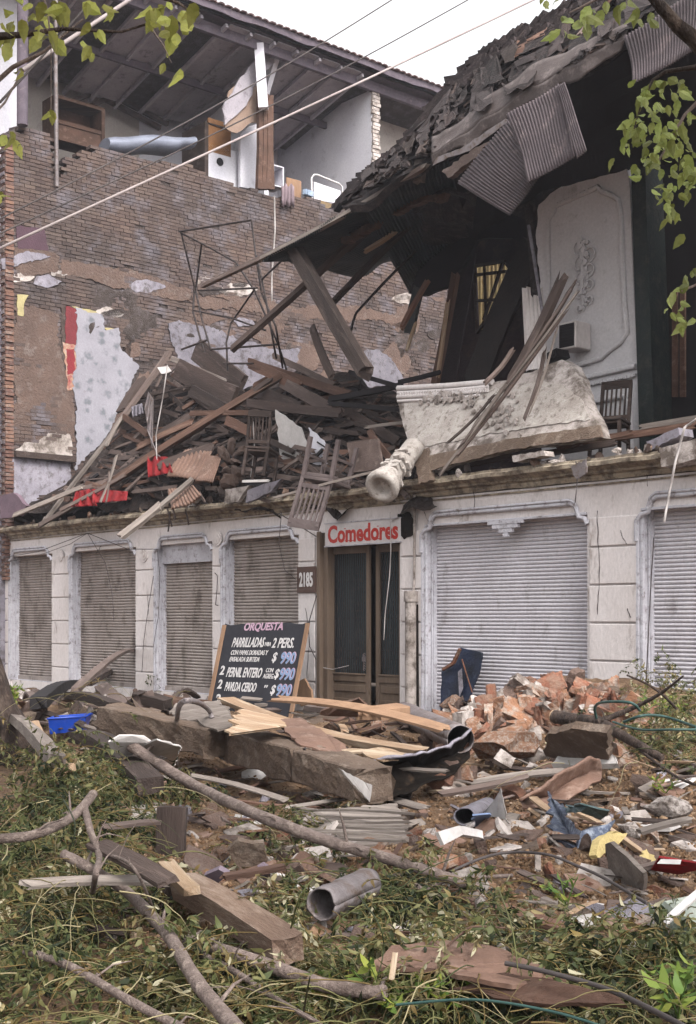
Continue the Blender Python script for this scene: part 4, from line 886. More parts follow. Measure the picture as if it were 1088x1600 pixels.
# splintered laths over the slab
for (x0, y0, o0, x1, y1, o1, w_, m_) in [(690, 738, .75, 790, 600, .6, 5, 'woodgrey'), (712, 715, .7, 880, 490, .3, 6, 'wood'), (718, 700, .7, 893, 452, .3, 5, 'wood'), (800, 592, .4, 878, 436, .1, 15, 'wooddark'), (738, 668, .65, 898, 462, .3, 4, 'woodgrey'), (790, 604, .5, 896, 446, .2, 6, 'wooddark'), (702, 690, .7, 770, 620, .6, 4, 'wood'), (822, 648, .6, 852, 548, .2, 6, 'wood'), (760, 596, .5, 802, 546, .2, 7, 'wood'), (830, 640, .5, 868, 520, .2, 3, 'woodgrey')]:
    pk(x0, y0, o0, x1, y1, o1, w_, m_, 'splintered lath of the grey bundle leaning across the white slab', 'splintered laths leaning across the slab', hr=.6, jag=.12, bow=.04, cat='lath', name='splintered_lath')
# ---------------------------------------------------------------- fallen column with capital
q = MB(); a, b = FP(648, 698, .15), FP(594, 764, 1.15); d = (b - a); L = d.length; d.normalize(); e1 = d.cross(V((0, 0, 1))).normalized(); e2 = d.cross(e1)
prof = [(0, .0), (0, .16), (.05, .165), (.3, .155), (.34, .185), (.40, .185), (.44, .155), (.6, .155), (.72, .165), (.74, .20), (.79, .21), (.81, .185), (.84, .185), (.86, .24), (.93, .26), (.97, .25), (.985, .20), (.97, .15), (.88, .13), (.90, .0)]
rows = [[a + d * (t * L) + (e1 * math.cos(k * math.pi / 12) + e2 * math.sin(k * math.pi / 12)) * r_ * (1 + .05 * noise.noise(V((k * .7, t * 6, 1)))) for k in range(24)] for t, r_ in prof]
q.grid(rows, True, close=True); CC = obj('fallen_column', q, M['stucco']); tag(CC, 'short white column fallen over the cornice with its capital towards the street', 'column')
q = MB()
for k in range(26):
    t = random.choice([.36, .5, .62, .7]); g_ = random.uniform(0, 6.28); r_ = .165; c = a + d * (t * L) + (e1 * math.cos(g_) + e2 * math.sin(g_)) * r_; s_ = random.uniform(.03, .06)
    q.box(c, e1 * s_, e2 * s_, d * s_ * .6)
obj('leaf_carving', q, M['stucco'], CC)
# ---------------------------------------------------------------- chairs
def chair(lab, loc, rot, scale, m, grp='dark slatted dining chairs thrown about by the collapse'):
    root = bpy.data.objects.new('dining_chair', None); COL.objects.link(root); root['_w'] = [0, 0, 0]; tag(root, lab, 'chair', grp)
    q = MB(); q.box((0, 0, .45), (.21, 0, 0), (0, .21, 0), (0, 0, .02)); q.box((0, 0, .41), (.19, 0, 0), (0, .19, 0), (0, 0, .022)); o = obj('seat', q, m, root); bevel(o, .008)
    for sx in (-1, 1):
        q = MB(); q.bar((sx * .18, .18, .43), (sx * .19, .19, 0), .042, .042, up=(0, 1, 0)); obj('leg', q, m, root)
        q = MB(); q.bar((sx * .18, -.19, .43), (sx * .18, -.21, 0), .042, .042, up=(0, 1, 0)); obj('leg', q, m, root)
        q = MB(); q.bar((sx * .18, -.19, .46), (sx * .18, -.27, .98), .04, .04, up=(0, 1, 0)); obj('back_post', q, m, root)
        q = MB(); q.bar((sx * .182, .17, .2), (sx * .182, -.18, .2), .028, .028); obj('stretcher', q, m, root)
    q = MB(); q.bar((-.2, -.27, .97), (.2, -.27, .97), .03, .10); obj('top_rail', q, m, root)
    q = MB(); q.bar((-.18, -.2, .54), (.18, -.2, .54), .03, .05); obj('lower_rail', q, m, root)
    for k in range(5):
        x = -.12 + k * .06; q = MB(); q.bar((x, -.2, .55), (x, -.265, .94), .022, .016, up=(0, 1, 0)); obj('back_slat', q, m, root)
    root.matrix_world = Matrix.Translation(loc) @ rot @ Matrix.Scale(scale, 4)
    return root
M['greyseat'] = mat('grey_brown_chair_paint', C('#6d6160'), C('#574c4b'), sc=4, rnd=0)
def rx(a): return Matrix.Rotation(R(a), 4, 'X')
def ry(a): return Matrix.Rotation(R(a), 4, 'Y')
def rz(a): return Matrix.Rotation(R(a), 4, 'Z')
FA = -49.0
chair('black slatted chair standing by the moulded wall right of the white slab', FP(952, 715, -.9), rz(FA + 200) @ rx(3), 1.12, M['wooddark'])
chair('brown chair hanging upside down over the cornice above the restaurant sign', FP(522, 746, .5) + V((0, 0, .55)), rz(FA + 200) @ rx(186) @ ry(10), 1.42, M['greyseat'])
chair('dark chair lying among the planks left of the white curtain cloth', FP(404, 748, .2), rz(FA + 30) @ rx(-8) @ ry(5), 1.1, M['wooddark'])
# ================================================================== collapsed heap on the first floor
def po(x, y): return .15 - (785 - y) / 235 * 2.7          # offset of the heap's surface at a pixel
ridge = [(-20, 790), (30, 782), (75, 770), (110, 742), (150, 700), (190, 648), (215, 604), (262, 560), (290, 566), (330, 586), (365, 608), (395, 585), (450, 578), (500, 575), (560, 588), (620, 600), (650, 640), (700, 690)]
rows = []
for i in range(26):
    r_ = []
    for j in range(110):
        x = -20 + 700 * j / 109; yt = interp(ridge, x) + 12; y = 800 - (800 - yt) * i / 25; p = FP(x, y, po(x, y) - .25)
        r_.append(p + V((noise.noise(p * 1.1), noise.noise(p * 1.1 + V((5, 0, 0))), noise.noise(p * 1.4 + V((0, 5, 0))))) * .28 + V((noise.noise(p * 4), noise.noise(p * 4 + V((5, 0, 0))), noise.noise(p * 4 + V((0, 5, 0))))) * .1)
    rows.append(r_)
last = rows[-1]
for k in (1, 2, 3): rows.append([V((p.x, p.y, 0)) + v * 1.1 * k + V((0, 0, max(TOPW, p.z - k * 1.1))) for p in last])
q = MB(); q.grid(rows, False)
HP = obj('collapse_heap', q, mat('heap_dirt', C('#3d322e'), C('#272120'), C('#5b4c45'), sc=1.6, fine=14, dirt=.4, rnd=0, bump=1, bd=.08)); tag(HP, 'dark heap of crushed floors and dirt that fills the storey over the left windows', 'rubble heap')
def pp(x0, y0, x1, y1, w, m='wood', lab=None, grp=None, f=.12, f2=None, **k):
    return pk(x0, y0, po(x0, y0) + f, x1, y1, po(x1, y1) + (f if f2 is None else f2), w, m, lab, grp, **k)
GP = 'planks and beams in the heap over the left windows'
L = [
 (72, 812, 198, 648, 9, 'woodgrey', 'long whitish board edging the left slope of the heap', .3),
 (162, 762, 440, 588, 12, 'woodbrown', 'long brown beam running up across the middle of the heap', .5),
 (60, 822, 424, 592, 8, 'wood', 'thin long batten just under the long brown beam', .6),
 (392, 568, 470, 604, 17, 'woodbrown', 'short thick brown board with a pale edge at the top of the heap', .4),
 (299, 646, 392, 645, 8, 'woodbrown', 'level brown batten with a white tip in mid heap', .5),
 (354, 656, 394, 676, 15, 'woodbrown', 'short reddish board under the level batten', .4),
 (263, 552, 192, 652, 12, 'wood', 'sloping plank with pale edge at the upper left of the heap', .4),
 (308, 546, 378, 604, 36, 'wooddark', 'wide dark ridged board standing up at the peak of the heap', .3),
 (278, 576, 366, 622, 34, 'wooddark', 'wide black panel below the peak of the heap', .35),
 (268, 560, 352, 596, 8, 'woodgrey', 'pale edged batten over the wide black panel', .45),
 (222, 592, 190, 642, 26, 'wooddark', 'dark square panel on the left shoulder of the heap', .35),
 (190, 652, 166, 696, 9, 'woodgrey', 'short grey plank leaning on the left slope', .45),
 (192, 650, 230, 678, 9, 'woodbrown', 'short brown plank on the left slope', .45),
 (182, 712, 157, 784, 6, 'woodgrey', 'thin pale stick standing before the red cloth', .7),
 (170, 738, 166, 784, 4, 'wood', 'thinner stick beside the thin pale stick', .7),
 (390, 566, 548, 618, 13, 'woodbrown', 'long reddish brown beam over the dark planks', .5),
 (428, 556, 522, 602, 10, 'wood', 'grey brown beam lying above the long reddish beam', .4),
 (388, 630, 532, 646, 14, 'wooddark', 'thick dark beam above the dark lying chair', .6),
 (512, 624, 626, 602, 9, 'void', 'black batten pointing at the tilted slab from the left', .6),
 (548, 582, 634, 607, 7, 'void', 'black bent bar at the foot of the thick post', .7),
 (620, 598, 686, 582, 7, 'void', 'black bar rising to the right before the brick wall', .7),
 (514, 630, 620, 640, 7, 'void', 'lower black bar left of the slab', .6),
 (572, 668, 636, 660, 5, 'woodgrey', 'thin grey batten above the square dark board', .6),
 (578, 674, 614, 722, 10, 'woodbrown', 'brown plank leaning right of the square dark board', .6),
 (428, 778, 622, 728, 4, 'woodgrey', 'long thin grey pole lying along the cornice above the sign', 1.0),
 (380, 752, 420, 751, 4, 'whitepaper', 'thin white stick on the cornice over the fourth window', .9),
 (250, 790, 190, 838, 14, 'woodgrey', 'grey plank hanging down over the third window', .8),
 (300, 750, 250, 792, 10, 'woodgrey', 'pale board just above the hanging plank', .7),
 (400, 610, 470, 640, 22, 'wooddark', 'wide dark board in the upper middle of the heap', .3),
 (440, 596, 520, 640, 18, 'wood', 'brown grey board below the reddish beam', .35),
 (300, 610, 352, 640, 18, 'wooddark', 'dark board below the wide black panel', .4),
 (540, 640, 622, 690, 14, 'wooddark', 'dark plank sloping down behind the square board', .3),
 (330, 700, 250, 728, 14, 'wood', 'weathered plank beside the red cloth', .5),
 (215, 700, 300, 660, 10, 'woodbrown', 'brown batten crossing the left middle of the heap', .4),
 (236, 690, 300, 650, 16, 'wooddark', 'dark plank under the brown batten', .35),
 (96, 796, 196, 742, 6, 'wood', 'thin batten over the lower left cornice', .7),
 (20, 806, 130, 760, 7, 'woodgrey', 'weathered batten lowest on the left slope', .6),
 (650, 742, 800, 712, 10, 'wood', 'old joist under the tilted slab', .35),
 (800, 716, 960, 692, 10, 'wood', 'old joist right of the tilted slab', .35),
 (955, 684, 1088, 664, 12, 'woodbrown', 'broken brown joist at the right end of the cornice', .3),
 (1000, 668, 1100, 652, 9, 'woodgrey', 'grey board on the far right cornice', .4),
 (870, 700, 985, 676, 8, 'woodbrown', 'splintered reddish joist beside the black chair', .45),
]
for x0, y0, x1, y1, w_, m_, lb, f_ in L: pp(x0, y0, x1, y1, w_, m_, lb, GP if x1 < 640 else 'old joists laid bare along the right cornice', f=f_, hr=.45 if w_ < 20 else .2)
# anonymous filler timbers
random.seed(21)
for k in range(620):
    x = random.uniform(60, 640); yt = interp(ridge, x); y = random.uniform(yt + 14, 775); L_ = random.uniform(16, 80); a_ = random.choice([-.6, -.5, .3, .45, .1, -.1]) + random.gauss(0, .3)
    x1, y1 = x + L_ * math.cos(a_), y + L_ * math.sin(a_)
    if y1 < interp(ridge, x1) + 4 or y1 > 785 or x1 > 650: continue
    left = x < 300
    m_ = random.choice(['wooddark', 'wooddark', 'wooddark', 'wood', 'woodbrown', 'wooddark', 'wood', 'void'])
    pp(x, y, x1, y1, random.uniform(2, 8.5), m_, 'splintered dark timber jammed in the %s half of the heap' % ('left' if left else 'right'), 'small timbers jammed in the %s of the heap' % ('left half' if left else 'right half'), f=random.uniform(-.05, .3), hr=.5, jag=.1)
def pr(name, pts, o, th, m, lab=None, cat=None, amp=1.5, step=7, grp=None, f=None, rng=None):
    q = MB(); q.prism([FP(x, y, (f(x, y) if f else o)) for x, y in rag(pts, amp, step)], -n * th); ob = obj(name, q, M[m] if isinstance(m, str) else m)
    return tag(ob, lab, cat, grp)
hf = lambda k: (lambda x, y: po(x, y) + k)
# ribbed brown ceiling boards
def ribbed(c, lab, o):
    q = MB(); q.grid(corr(FP(*c[0], o), FP(*c[1], o + .05), FP(*c[2], o + .5), FP(*c[3], o + .45), 9, .012, wear=.08)); ob = obj('ribbed_board', q, M['brownsheet']); solid(ob, .03); tag(ob, lab, 'board', 'brown ribbed boards in the heap')
ribbed([(288, 704), (332, 706), (308, 748), (260, 744)], 'brown ribbed board lying just right of the red cloth', -.3)
ribbed([(328, 712), (348, 720), (334, 756), (304, 750)], 'darker ribbed board tucked right of the first ribbed board', -.2)
ribbed([(264, 768), (300, 757), (316, 776), (268, 796)], 'brown ribbed board spilling over the cornice above the third window', .35)
pr('plaster_slab', [(352, 764), (390, 758), (372, 784), (350, 786)], .4, .08, 'plaster2', 'small pale plaster slab on the cornice left of the larger one', 'slab')
pr('plaster_slab', [(387, 766), (412, 756), (439, 748), (424, 768), (384, 786)], .5, .08, 'dirtwhite', 'larger pale plaster slab on the cornice over the fourth window', 'slab')
pr('plaster_slab', [(0, 775), (20, 770), (42, 790), (30, 806), (0, 810)], .5, .1, mat('mauve_slab', C('#7c6772'), C('#65545e'), rnd=0), 'mauve slab corner at the far left of the cornice', 'slab')
pr('square_board', [(542, 692), (590, 685), (598, 732), (549, 739)], .1, .04, 'wood', 'square dark brown board standing left of the fallen column', 'board', amp=.6)
pr('square_board', [(430, 640), (470, 668), (482, 700), (474, 738), (446, 742), (436, 700)], -.6, .03, 'whitepaper', 'white painted panel behind the upside down chair', 'board', amp=2)
pr('square_board', [(482, 668), (505, 688), (512, 725), (490, 735)], -.6, .03, 'bluewall', 'pale blue panel right of the white painted panel', 'board', amp=2)
def cloth(pts, lab, f_, m='red'):
    q = MB(); xs_ = [p_[0] for p_ in pts]; ys_ = [p_[1] for p_ in pts]; rows = []
    for i in range(9):
        r_ = []
        for j in range(15):
            a_, b_ = j / 14, i / 8; x = lerp(lerp(pts[0][0], pts[1][0], a_), lerp(pts[3][0], pts[2][0], a_), b_); y = lerp(lerp(pts[0][1], pts[1][1], a_), lerp(pts[3][1], pts[2][1], a_), b_)
            r_.append(FP(x, y, po(x, y) + f_ + .09 * math.sin(j * 1.3 + .3 * i) + .04 * noise.noise(V((i, j * .7, 3)))))
        rows.append(r_)
    q.grid(rows); ob = obj('red_cloth' if m == 'red' else 'rag', q, M[m]); solid(ob, .01); tag(ob, lab, 'cloth')
cloth([(229, 712), (262, 714), (270, 738), (232, 746)], 'red cloth hanging in the middle of the heap beside the ribbed board', .5)
cloth([(118, 768), (140, 764), (152, 790), (112, 792)], 'red cloth bunched on the cornice at far left of the heap', .6)
cloth([(142, 764), (200, 768), (198, 782), (146, 786)], 'red cloth spread right of the bunched one on the cornice', .6)
cloth([(232, 612), (240, 624), (238, 700), (226, 640)], 'grey torn rag hanging from the upper left of the heap', .6, 'galv')
cloth([(205, 636), (222, 630), (224, 646), (208, 652)], 'small pale torn rag on the upper left of the heap', .6, 'dirtwhite')
pr('paper_scrap', [(246, 574), (262, 572), (268, 580), (252, 584)], 0, .01, 'whitepaper', 'small white scrap near the peak of the heap', 'scrap', f=hf(.6))
# masonry lumps: prototypes
def rock(seed, sx=1, sy=1, sz_=1, sub=2, rough=.25):
    import bmesh
    bm = bmesh.new(); bmesh.ops.create_icosphere(bm, subdivisions=sub, radius=1)
    rs = random.Random(seed); pl = [(V((rs.uniform(-1, 1), rs.uniform(-1, 1), rs.uniform(-1, 1))).normalized(), rs.uniform(.45, .8)) for _ in range(9)]
    for vv in bm.verts:
        for nn, d in pl:
            e = vv.co.dot(nn) - d
            if e > 0: vv.co -= nn * e
        vv.co += V((noise.noise(vv.co * 2 + V((seed, 0, 0))), noise.noise(vv.co * 2 + V((0, seed, 0))), noise.noise(vv.co * 2 + V((0, 0, seed))))) * rough
        vv.co = V((vv.co.x * sx, vv.co.y * sy, vv.co.z * sz_))
    me = bpy.data.meshes.new('rock'); bm.to_mesh(me); bm.free(); return me
def brickmesh(seed, cut):
    import bmesh
    rs = random.Random(seed); bm = bmesh.new(); bmesh.ops.create_cube(bm, size=1); bmesh.ops.subdivide_edges(bm, edges=bm.edges, cuts=3, use_grid_fill=True)
    pl = [(V((rs.uniform(-1, 1), rs.uniform(-1, 1), rs.uniform(-1, 1))).normalized(), rs.uniform(.42, .6)) for _ in range(3)] + ([(V((1, rs.uniform(-.5, .5), rs.uniform(-.5, .5))).normalized(), rs.uniform(-.1, .25))] if cut else [])
    for vv in bm.verts:
        for nn, d in pl:
            e = vv.co.dot(nn) - d
            if e > 0: vv.co -= nn * e
        vv.co += V((noise.noise(vv.co * 5 + V((seed, 0, 0))), noise.noise(vv.co * 5 + V((0, seed, 0))), noise.noise(vv.co * 5 + V((0, 0, seed))))) * .06
        vv.co = V((vv.co.x * .27, vv.co.y * .14, vv.co.z * .08))
    me = bpy.data.meshes.new('brick'); bm.to_mesh(me); bm.free(); return me
ROCKS = [rock(i, random.uniform(.8, 1.3), random.uniform(.7, 1.1), random.uniform(.5, .8)) for i in range(8)]
BRK = [brickmesh(i, i % 3) for i in range(9)]
for me in ROCKS: me.materials.append(M['chunk'])
for me in BRK: me.materials.append(M['redbrick'])
def put(me, loc, s, rot=None, m=None, name='rubble_lump', lab=None, cat='rubble', grp=None):
    o = bpy.data.objects.new(name, me); COL.objects.link(o); o.location = loc; o.scale = (s, s, s) if not hasattr(s, '__len__') else s
    o.rotation_euler = rot or (random.uniform(0, 6), random.uniform(0, 6), random.uniform(0, 6))
    if m:
        o.material_slots[0].link = 'OBJECT'; o.material_slots[0].material = M[m]
    return tag(o, lab, cat, grp)
for x, y, r_ in [(362, 700, .16), (352, 712, .18), (368, 722, .17), (355, 735, .19), (372, 742, .18), (360, 752, .2), (378, 705, .15)]:
    put(random.choice(ROCKS), FP(x, y, po(x, y) + .5), r_, m='mud', lab='brown masonry lump stacked beside the dark lying chair', grp='brown lumps stacked beside the dark chair')
random.seed(5)
for k in range(150):
    x = random.uniform(0, 480) if k < 95 else random.uniform(655, 1088); f_ = random.uniform(-.5, .22); zz = TOPW + .1
    c = A(fa(x, f_), f_, zz + random.uniform(0, .1)); put(random.choice(ROCKS), c, random.uniform(.04, .12), m=random.choice(['mud', 'plaster2', 'chunk', 'concrete', 'mortar']), lab='small lump of debris lying on the cornice %s the doorway' % ('left of' if x < 500 else 'right of'), grp='debris lumps on the cornice %s the doorway' % ('left of' if x < 500 else 'right of'))
# stepped plaster pieces over the right cornice
pr('cornice_fragment', [(1030, 700), (1100, 682), (1100, 715), (1034, 730)], .35, .3, 'plaster2', 'broken block of cornice lying at the far right', 'fragment', amp=1)
pr('cornice_fragment', [(1010, 690), (1060, 668), (1062, 680), (1015, 704)], .2, .3, 'dirtwhite', 'pale flat fragment next to the broken cornice block', 'fragment', amp=1)
pr('cornice_fragment', [(800, 712), (850, 704), (852, 712), (802, 722)], .3, .2, 'plaster2', 'pale flat fragment lying on the joists in the middle of the right cornice', 'fragment', amp=1)
# hanging splinters under the cornice edge
for x, y0, y1 in ((262, 795, 822), (270, 792, 812), (290, 796, 820), (266, 800, 830), (505, 730, 780)):
    pk(x, y0, .45, x + random.uniform(-8, 8), y1, .45, 3, 'wooddark', 'splinter hanging from the cornice over the third window', 'splinters hanging from the cornice')
# ---------------------------------------------------------------- twisted steel frame
q = MB(); fo = -1.2
SF = [[(283, 362), (304, 447), (302, 487), (319, 550)], [(315, 382), (306, 454), (316, 500), (330, 548)], [(280, 362), (393, 344)], [(283, 364), (330, 388), (369, 410), (398, 454), (435, 538), (448, 578)],
      [(393, 344), (400, 400), (409, 458), (431, 510), (442, 575)], [(310, 454), (402, 450)], [(398, 452), (380, 478), (361, 505), (354, 535), (356, 580)], [(330, 546), (435, 538)], [(303, 485), (365, 498), (415, 516)], [(409, 437), (452, 396)], [(284, 546), (325, 531)], [(350, 568), (396, 568)], [(402, 400), (410, 440), (418, 480), (424, 516), (432, 560)]]
for pl in SF:
    pts_ = [];
    for a_, b_ in zip(pl, pl[1:]):
        for k in range(4): pts_.append((lerp(a_[0], b_[0], k / 4), lerp(a_[1], b_[1], k / 4)))
    pts_.append(pl[-1]); q.tube([FP(x, y, fo + .5 * noise.noise(V((x * .01, y * .01, 2)))) for x, y in pts_], .021, 6)
tag(obj('steel_frame', q, M['steel']), 'twisted dark steel frame of thin rods standing above the heap', 'frame')
# ================================================================== cables
def cable(pts, r_, m, lab, name='cable', sag=0, grp=None, seg=14):
    out = []
    for i, ((x0, y0, Y0), (x1, y1, Y1)) in enumerate(zip(pts, pts[1:])):
        for k in range(seg): t = k / seg; out.append(P(x0, y0, Y0).lerp(P(x1, y1, Y1), t) - V((0, 0, sag * math.sin(math.pi * t))))
    out.append(P(*pts[-1])); q = MB(); q.tube(out, r_, 6); return tag(obj(name, q, M[m]), lab, 'cable', grp)
cable([(-60, 415, 9), (900, -32, 12.5)], .0105, 'cable', 'thick pale overhead cable crossing the picture from left to upper right', 'overhead_cable', .02)
cable([(-60, 372, 10), (620, -5, 14)], .007, 'wire', 'upper one of the two thin overhead wires below the roof at left', 'overhead_wire', .08)
cable([(-60, 392, 10), (740, -5, 15)], .007, 'wire', 'lower one of the two thin overhead wires below the roof at left', 'overhead_wire', .08)
cable([(35, 110, 8), (210, -5, 9)], .014, 'cable', 'short pale cable crossing the upper left corner', 'overhead_cable')
cable([(0, 160, 6), (60, 95, 6.3), (140, 5, 6.8)], .006, 'wire', 'thin dark wire in the upper left corner', 'overhead_wire')
def fc(pts, o, r_, m, lab, grp=None, name='loose_wire'):
    out = []
    for (x0, y0), (x1, y1) in zip(pts, pts[1:]):
        for k in range(5): t = k / 5; out.append(FP(lerp(x0, x1, t), lerp(y0, y1, t), o + .03 * math.sin(k + x0)))
    out.append(FP(*pts[-1], o)); q = MB(); q.tube(out, r_, 5); tag(obj(name, q, M[m]), lab, 'wire', grp)
fc([(429, 306), (430, 360), (425, 430), (425, 470)], -1.4, .014, 'whitewire', 'white wire hanging down the brick wall from the pink cloth')
fc([(1088, 655), (1070, 668), (1056, 720), (1046, 770), (1038, 815)], .5, .016, 'whitewire', 'thick white wire hanging over the right end of the cornice')
fc([(1010, 1060), (1000, 1090), (1012, 1000), (1016, 940), (1020, 880)][0:1] + [(1014, 980), (1018, 900), (1022, 840)], .12, .008, 'wire', 'thin rusty wire running up the right frame of the wide window')
fc([(610, 800), (611, 860), (609, 900), (602, 960), (600, 1000)], .1, .008, 'whitewire', 'pale string hanging before the right door leaf')
fc([(0, 872), (60, 862), (137, 833), (200, 858), (246, 858)], .12, .008, 'wire', 'dark wire draped from the cornice over the first two windows')
fc([(137, 833), (110, 850), (60, 868), (0, 880)], .14, .006, 'wire', 'second thin wire draped below the first at left')
fc([(137, 833), (165, 880), (176, 930), (178, 970)], .12, .006, 'wire', 'thin wire hanging across the second shutter')
fc([(440, 800), (436, 850), (445, 890), (462, 905)], .14, .006, 'wire', 'thin wire hanging across the fourth shutter')
fc([(436, 802), (466, 820), (494, 838)], .16, .01, 'wire', 'grey conduit slanting down to the door frame')
fc([(240, 900), (232, 950), (225, 1000), (222, 1050)], .12, .006, 'wire', 'thin wire hanging down the pillar left of the third window')
fc([(246, 860), (250, 900), (248, 960), (240, 1010)], .13, .006, 'wire', 'thin wire beside the frame of the third window')
fc([(495, 930), (482, 975), (484, 1010), (494, 1030)], .1, .008, 'wire', 'thin wire looped on the pillar below the number plate')
fc([(505, 1043), (520, 1046), (545, 1040)], .02, .006, 'whitewire', 'pale wire end bent across the left door leaf')
fc([(336, 895), (340, 900), (339, 925), (337, 945), (341, 946)], .08, .008, 'wire', 'bent iron hook on the pillar between the third and fourth windows')
fc([(262, 570), (255, 620), (244, 680), (246, 740), (256, 780), (258, 800)], -.1, .012, 'whitewire', 'white cord hanging down the front of the heap')
fc([(238, 625), (230, 670), (246, 710), (262, 722)], -.2, .012, 'galv', 'grey strap looping over the long brown beam')
fc([(395, 650), (398, 700), (392, 745), (400, 752)], .1, .01, 'whitewire', 'white cord hanging in front of the dark lying chair')
fc([(900, 720), (903, 745), (899, 785)], .35, .008, 'wire', 'dark wire hanging from the middle of the right cornice')
pr('rag', [(893, 728), (915, 718), (916, 738), (900, 748)], .4, .03, 'galv', 'grey rag caught on the wire of the right cornice', 'rag', amp=2, step=4)
# ================================================================== lettering
def text(s, size, m, M4, parent=None, bold=0, shear=0, name='lettering', sx=1, ext=.002, align='CENTER', spacing=1):
    cu = bpy.data.curves.new('t', 'FONT'); cu.body = s; cu.size = size; cu.offset = bold; cu.shear = shear; cu.extrude = ext; cu.align_x = align; cu.resolution_u = 3; cu.space_character = spacing
    t = bpy.data.objects.new('t', cu); COL.objects.link(t); bpy.context.view_layer.update()
    me = bpy.data.meshes.new_from_object(t.evaluated_get(bpy.context.evaluated_depsgraph_get())); bpy.data.objects.remove(t); bpy.data.curves.remove(cu)
    me.transform(M4 @ Matrix.Diagonal((sx, 1, 1, 1)));
    if parent is not None: me.transform(Matrix.Translation(-V(parent['_w'])))
    me.materials.clear(); me.materials.append(M[m]); o = bpy.data.objects.new(name, me); COL.objects.link(o)
    if parent is not None: o.parent = parent
    o['_w'] = [0, 0, 0]; return o
def MF(p, ux=None, uz=None, nn=None):
    ux = ux or u; nn = nn or n; uz = uz or V((0, 0, 1)); m4 = Matrix((ux, uz, nn)).transposed().to_4x4(); return Matrix.Translation(p) @ m4
# shop sign
a0, a1 = fa(508, .05), fa(626, .05); zt_, zb_ = aP(510, 822, .05)[1], aP(510, 853, .05)[1]; zt2 = aP(626, 812, .05)[1]
SG = thing('shop_sign', 'white shop sign with red serif lettering above the brown double door', 'sign', A((a0 + a1) / 2, .0, zb_))
q = MB(); q.fb(a0, a1, -.03, .05, zb_, zt_ + .03); o = obj('panel', q, M['signwhite'], SG); bevel(o, .004)
q = MB(); q.fb(a0 - .012, a1 + .012, -.02, .06, zb_ - .02, zb_); q.fb(a0 - .012, a1 + .012, -.02, .06, zt_ + .03, zt_ + .045); obj('rim', q, M['trim'], SG)
W_ = a1 - a0; hgt = (zt_ - zb_)
t1 = text('Comedores', 1, 'signred', Matrix.Identity(4), bold=.032)
wd = t1.dimensions.x; me0 = t1.data; bpy.data.objects.remove(t1)
sz_ = hgt * 1.18; sx_ = W_ * .93 / (wd * sz_)
text('Comedores', sz_, 'signred', MF(A((a0 + a1) / 2 + .01, .052, zb_ + .05)), SG, bold=.032 * sz_, sx=sx_)
# little slab serifs at the feet and heads of the upright strokes
q = MB(); W9 = W_ * .93; x0 = (a0 + a1) / 2 + .01 - W9 / 2
for f_ in (.268, .318, .372, .62, .735,): q.fb(x0 + W9 * f_ - .028, x0 + W9 * f_ + .028, .0525, .0545, zb_ + .055, zb_ + .068)
for f_ in (.262, .60, .73): q.fb(x0 + W9 * f_ - .03, x0 + W9 * f_ + .012, .0525, .0545, zb_ + .06 + sz_ * .5, zb_ + .072 + sz_ * .5)
obj('serif', q, M['signred'], SG)
# number plate
a0, z1 = aP(464, 886, .06); a1, z0 = aP(493, 926, .06)
NP = thing('number_plate', 'brown house number plate with white numerals on the pillar left of the door', 'sign', A((a0 + a1) / 2, .03, z0))
q = MB(); q.fb(a0, a1, .034, .06, z0, z1); o = obj('plate', q, M['platebrown'], NP); bevel(o, .004)
text('2185', (z1 - z0) * .72, 'ink', MF(A((a0 + a1) / 2, .061, z0 + (z1 - z0) * .26)), NP, bold=.012, sx=.58)
# chalk board
BO = 1.0
pA, pB, pC, pD = FP(336, 975, BO - .25), FP(465, 972, BO - .25), FP(455, 1108, BO + .1), FP(326, 1108, BO + .1)
ux = (pB - pA).normalized(); dz = ((pA + pB) / 2 - (pC + pD) / 2); dz = (dz - ux * dz.dot(ux)).normalized(); nn = ux.cross(dz); Wb = (pB - pA).length; Hb = (pA - pD).length
CBD = thing('menu_board', 'black painted menu board in a pale wood frame leaning before the fourth window', 'menu board', (pC + pD) / 2)
og = pD - dz * .25
def bb(x0, x1, z0, z1, d0, d1, q): c = og + ux * (x0 + x1) / 2 + dz * (z0 + z1) / 2 + nn * (d0 + d1) / 2; q.box(c, ux * (x1 - x0) / 2, nn * (d1 - d0) / 2, dz * (z1 - z0) / 2)
Hb += .25
top = [(0, Hb - .02)] + [(Wb * k / 14, Hb - .03 + random.uniform(-.03, .02)) for k in range(1, 14)] + [(Wb, Hb - .02)]
q = MB(); q.prism([og + ux * x + dz * z + nn * .0 for x, z in [(0, 0)] + top + [(Wb, 0)]], -nn * .02); obj('panel', q, M['board'], CBD)
for x0, x1 in ((-.03, .05), (Wb - .05, Wb + .03)): q = MB(); bb(x0, x1, -.05, Hb - .05, .001, .03, q); obj('frame_rail', q, M['woodframe'], CBD)
def bx(x, y): # pixel -> board coords
    fx = (x - lerp(336, 326, (y - 975) / 133)) / 129.0; fz = (1108 - y) / 133.0; return fx * Wb, .25 + fz * (Hb - .25)
def bt(s, x, y, hpx, wpx, m='ink', shear=.25, bold=.02, al='LEFT', d=.003, name='lettering'):
    X, Z = bx(x, y); size = hpx / 133 * (Hb - .25) / .7; wtarget = wpx / 129 * Wb
    t = text(s, size, m, Matrix.Identity(4), bold=bold * size, shear=shear); w_ = max(.01, t.dimensions.x); bpy.data.objects.remove(t)
    return text(s, size, m, Matrix.Translation(og + ux * X + dz * Z + nn * d) @ Matrix((ux, dz, nn)).transposed().to_4x4(), CBD, bold=bold * size, shear=shear, sx=wtarget / w_, align='LEFT', name=name)
bt('ORQUESTA', 367, 988, 11, 60, 'pink', .15, .03)
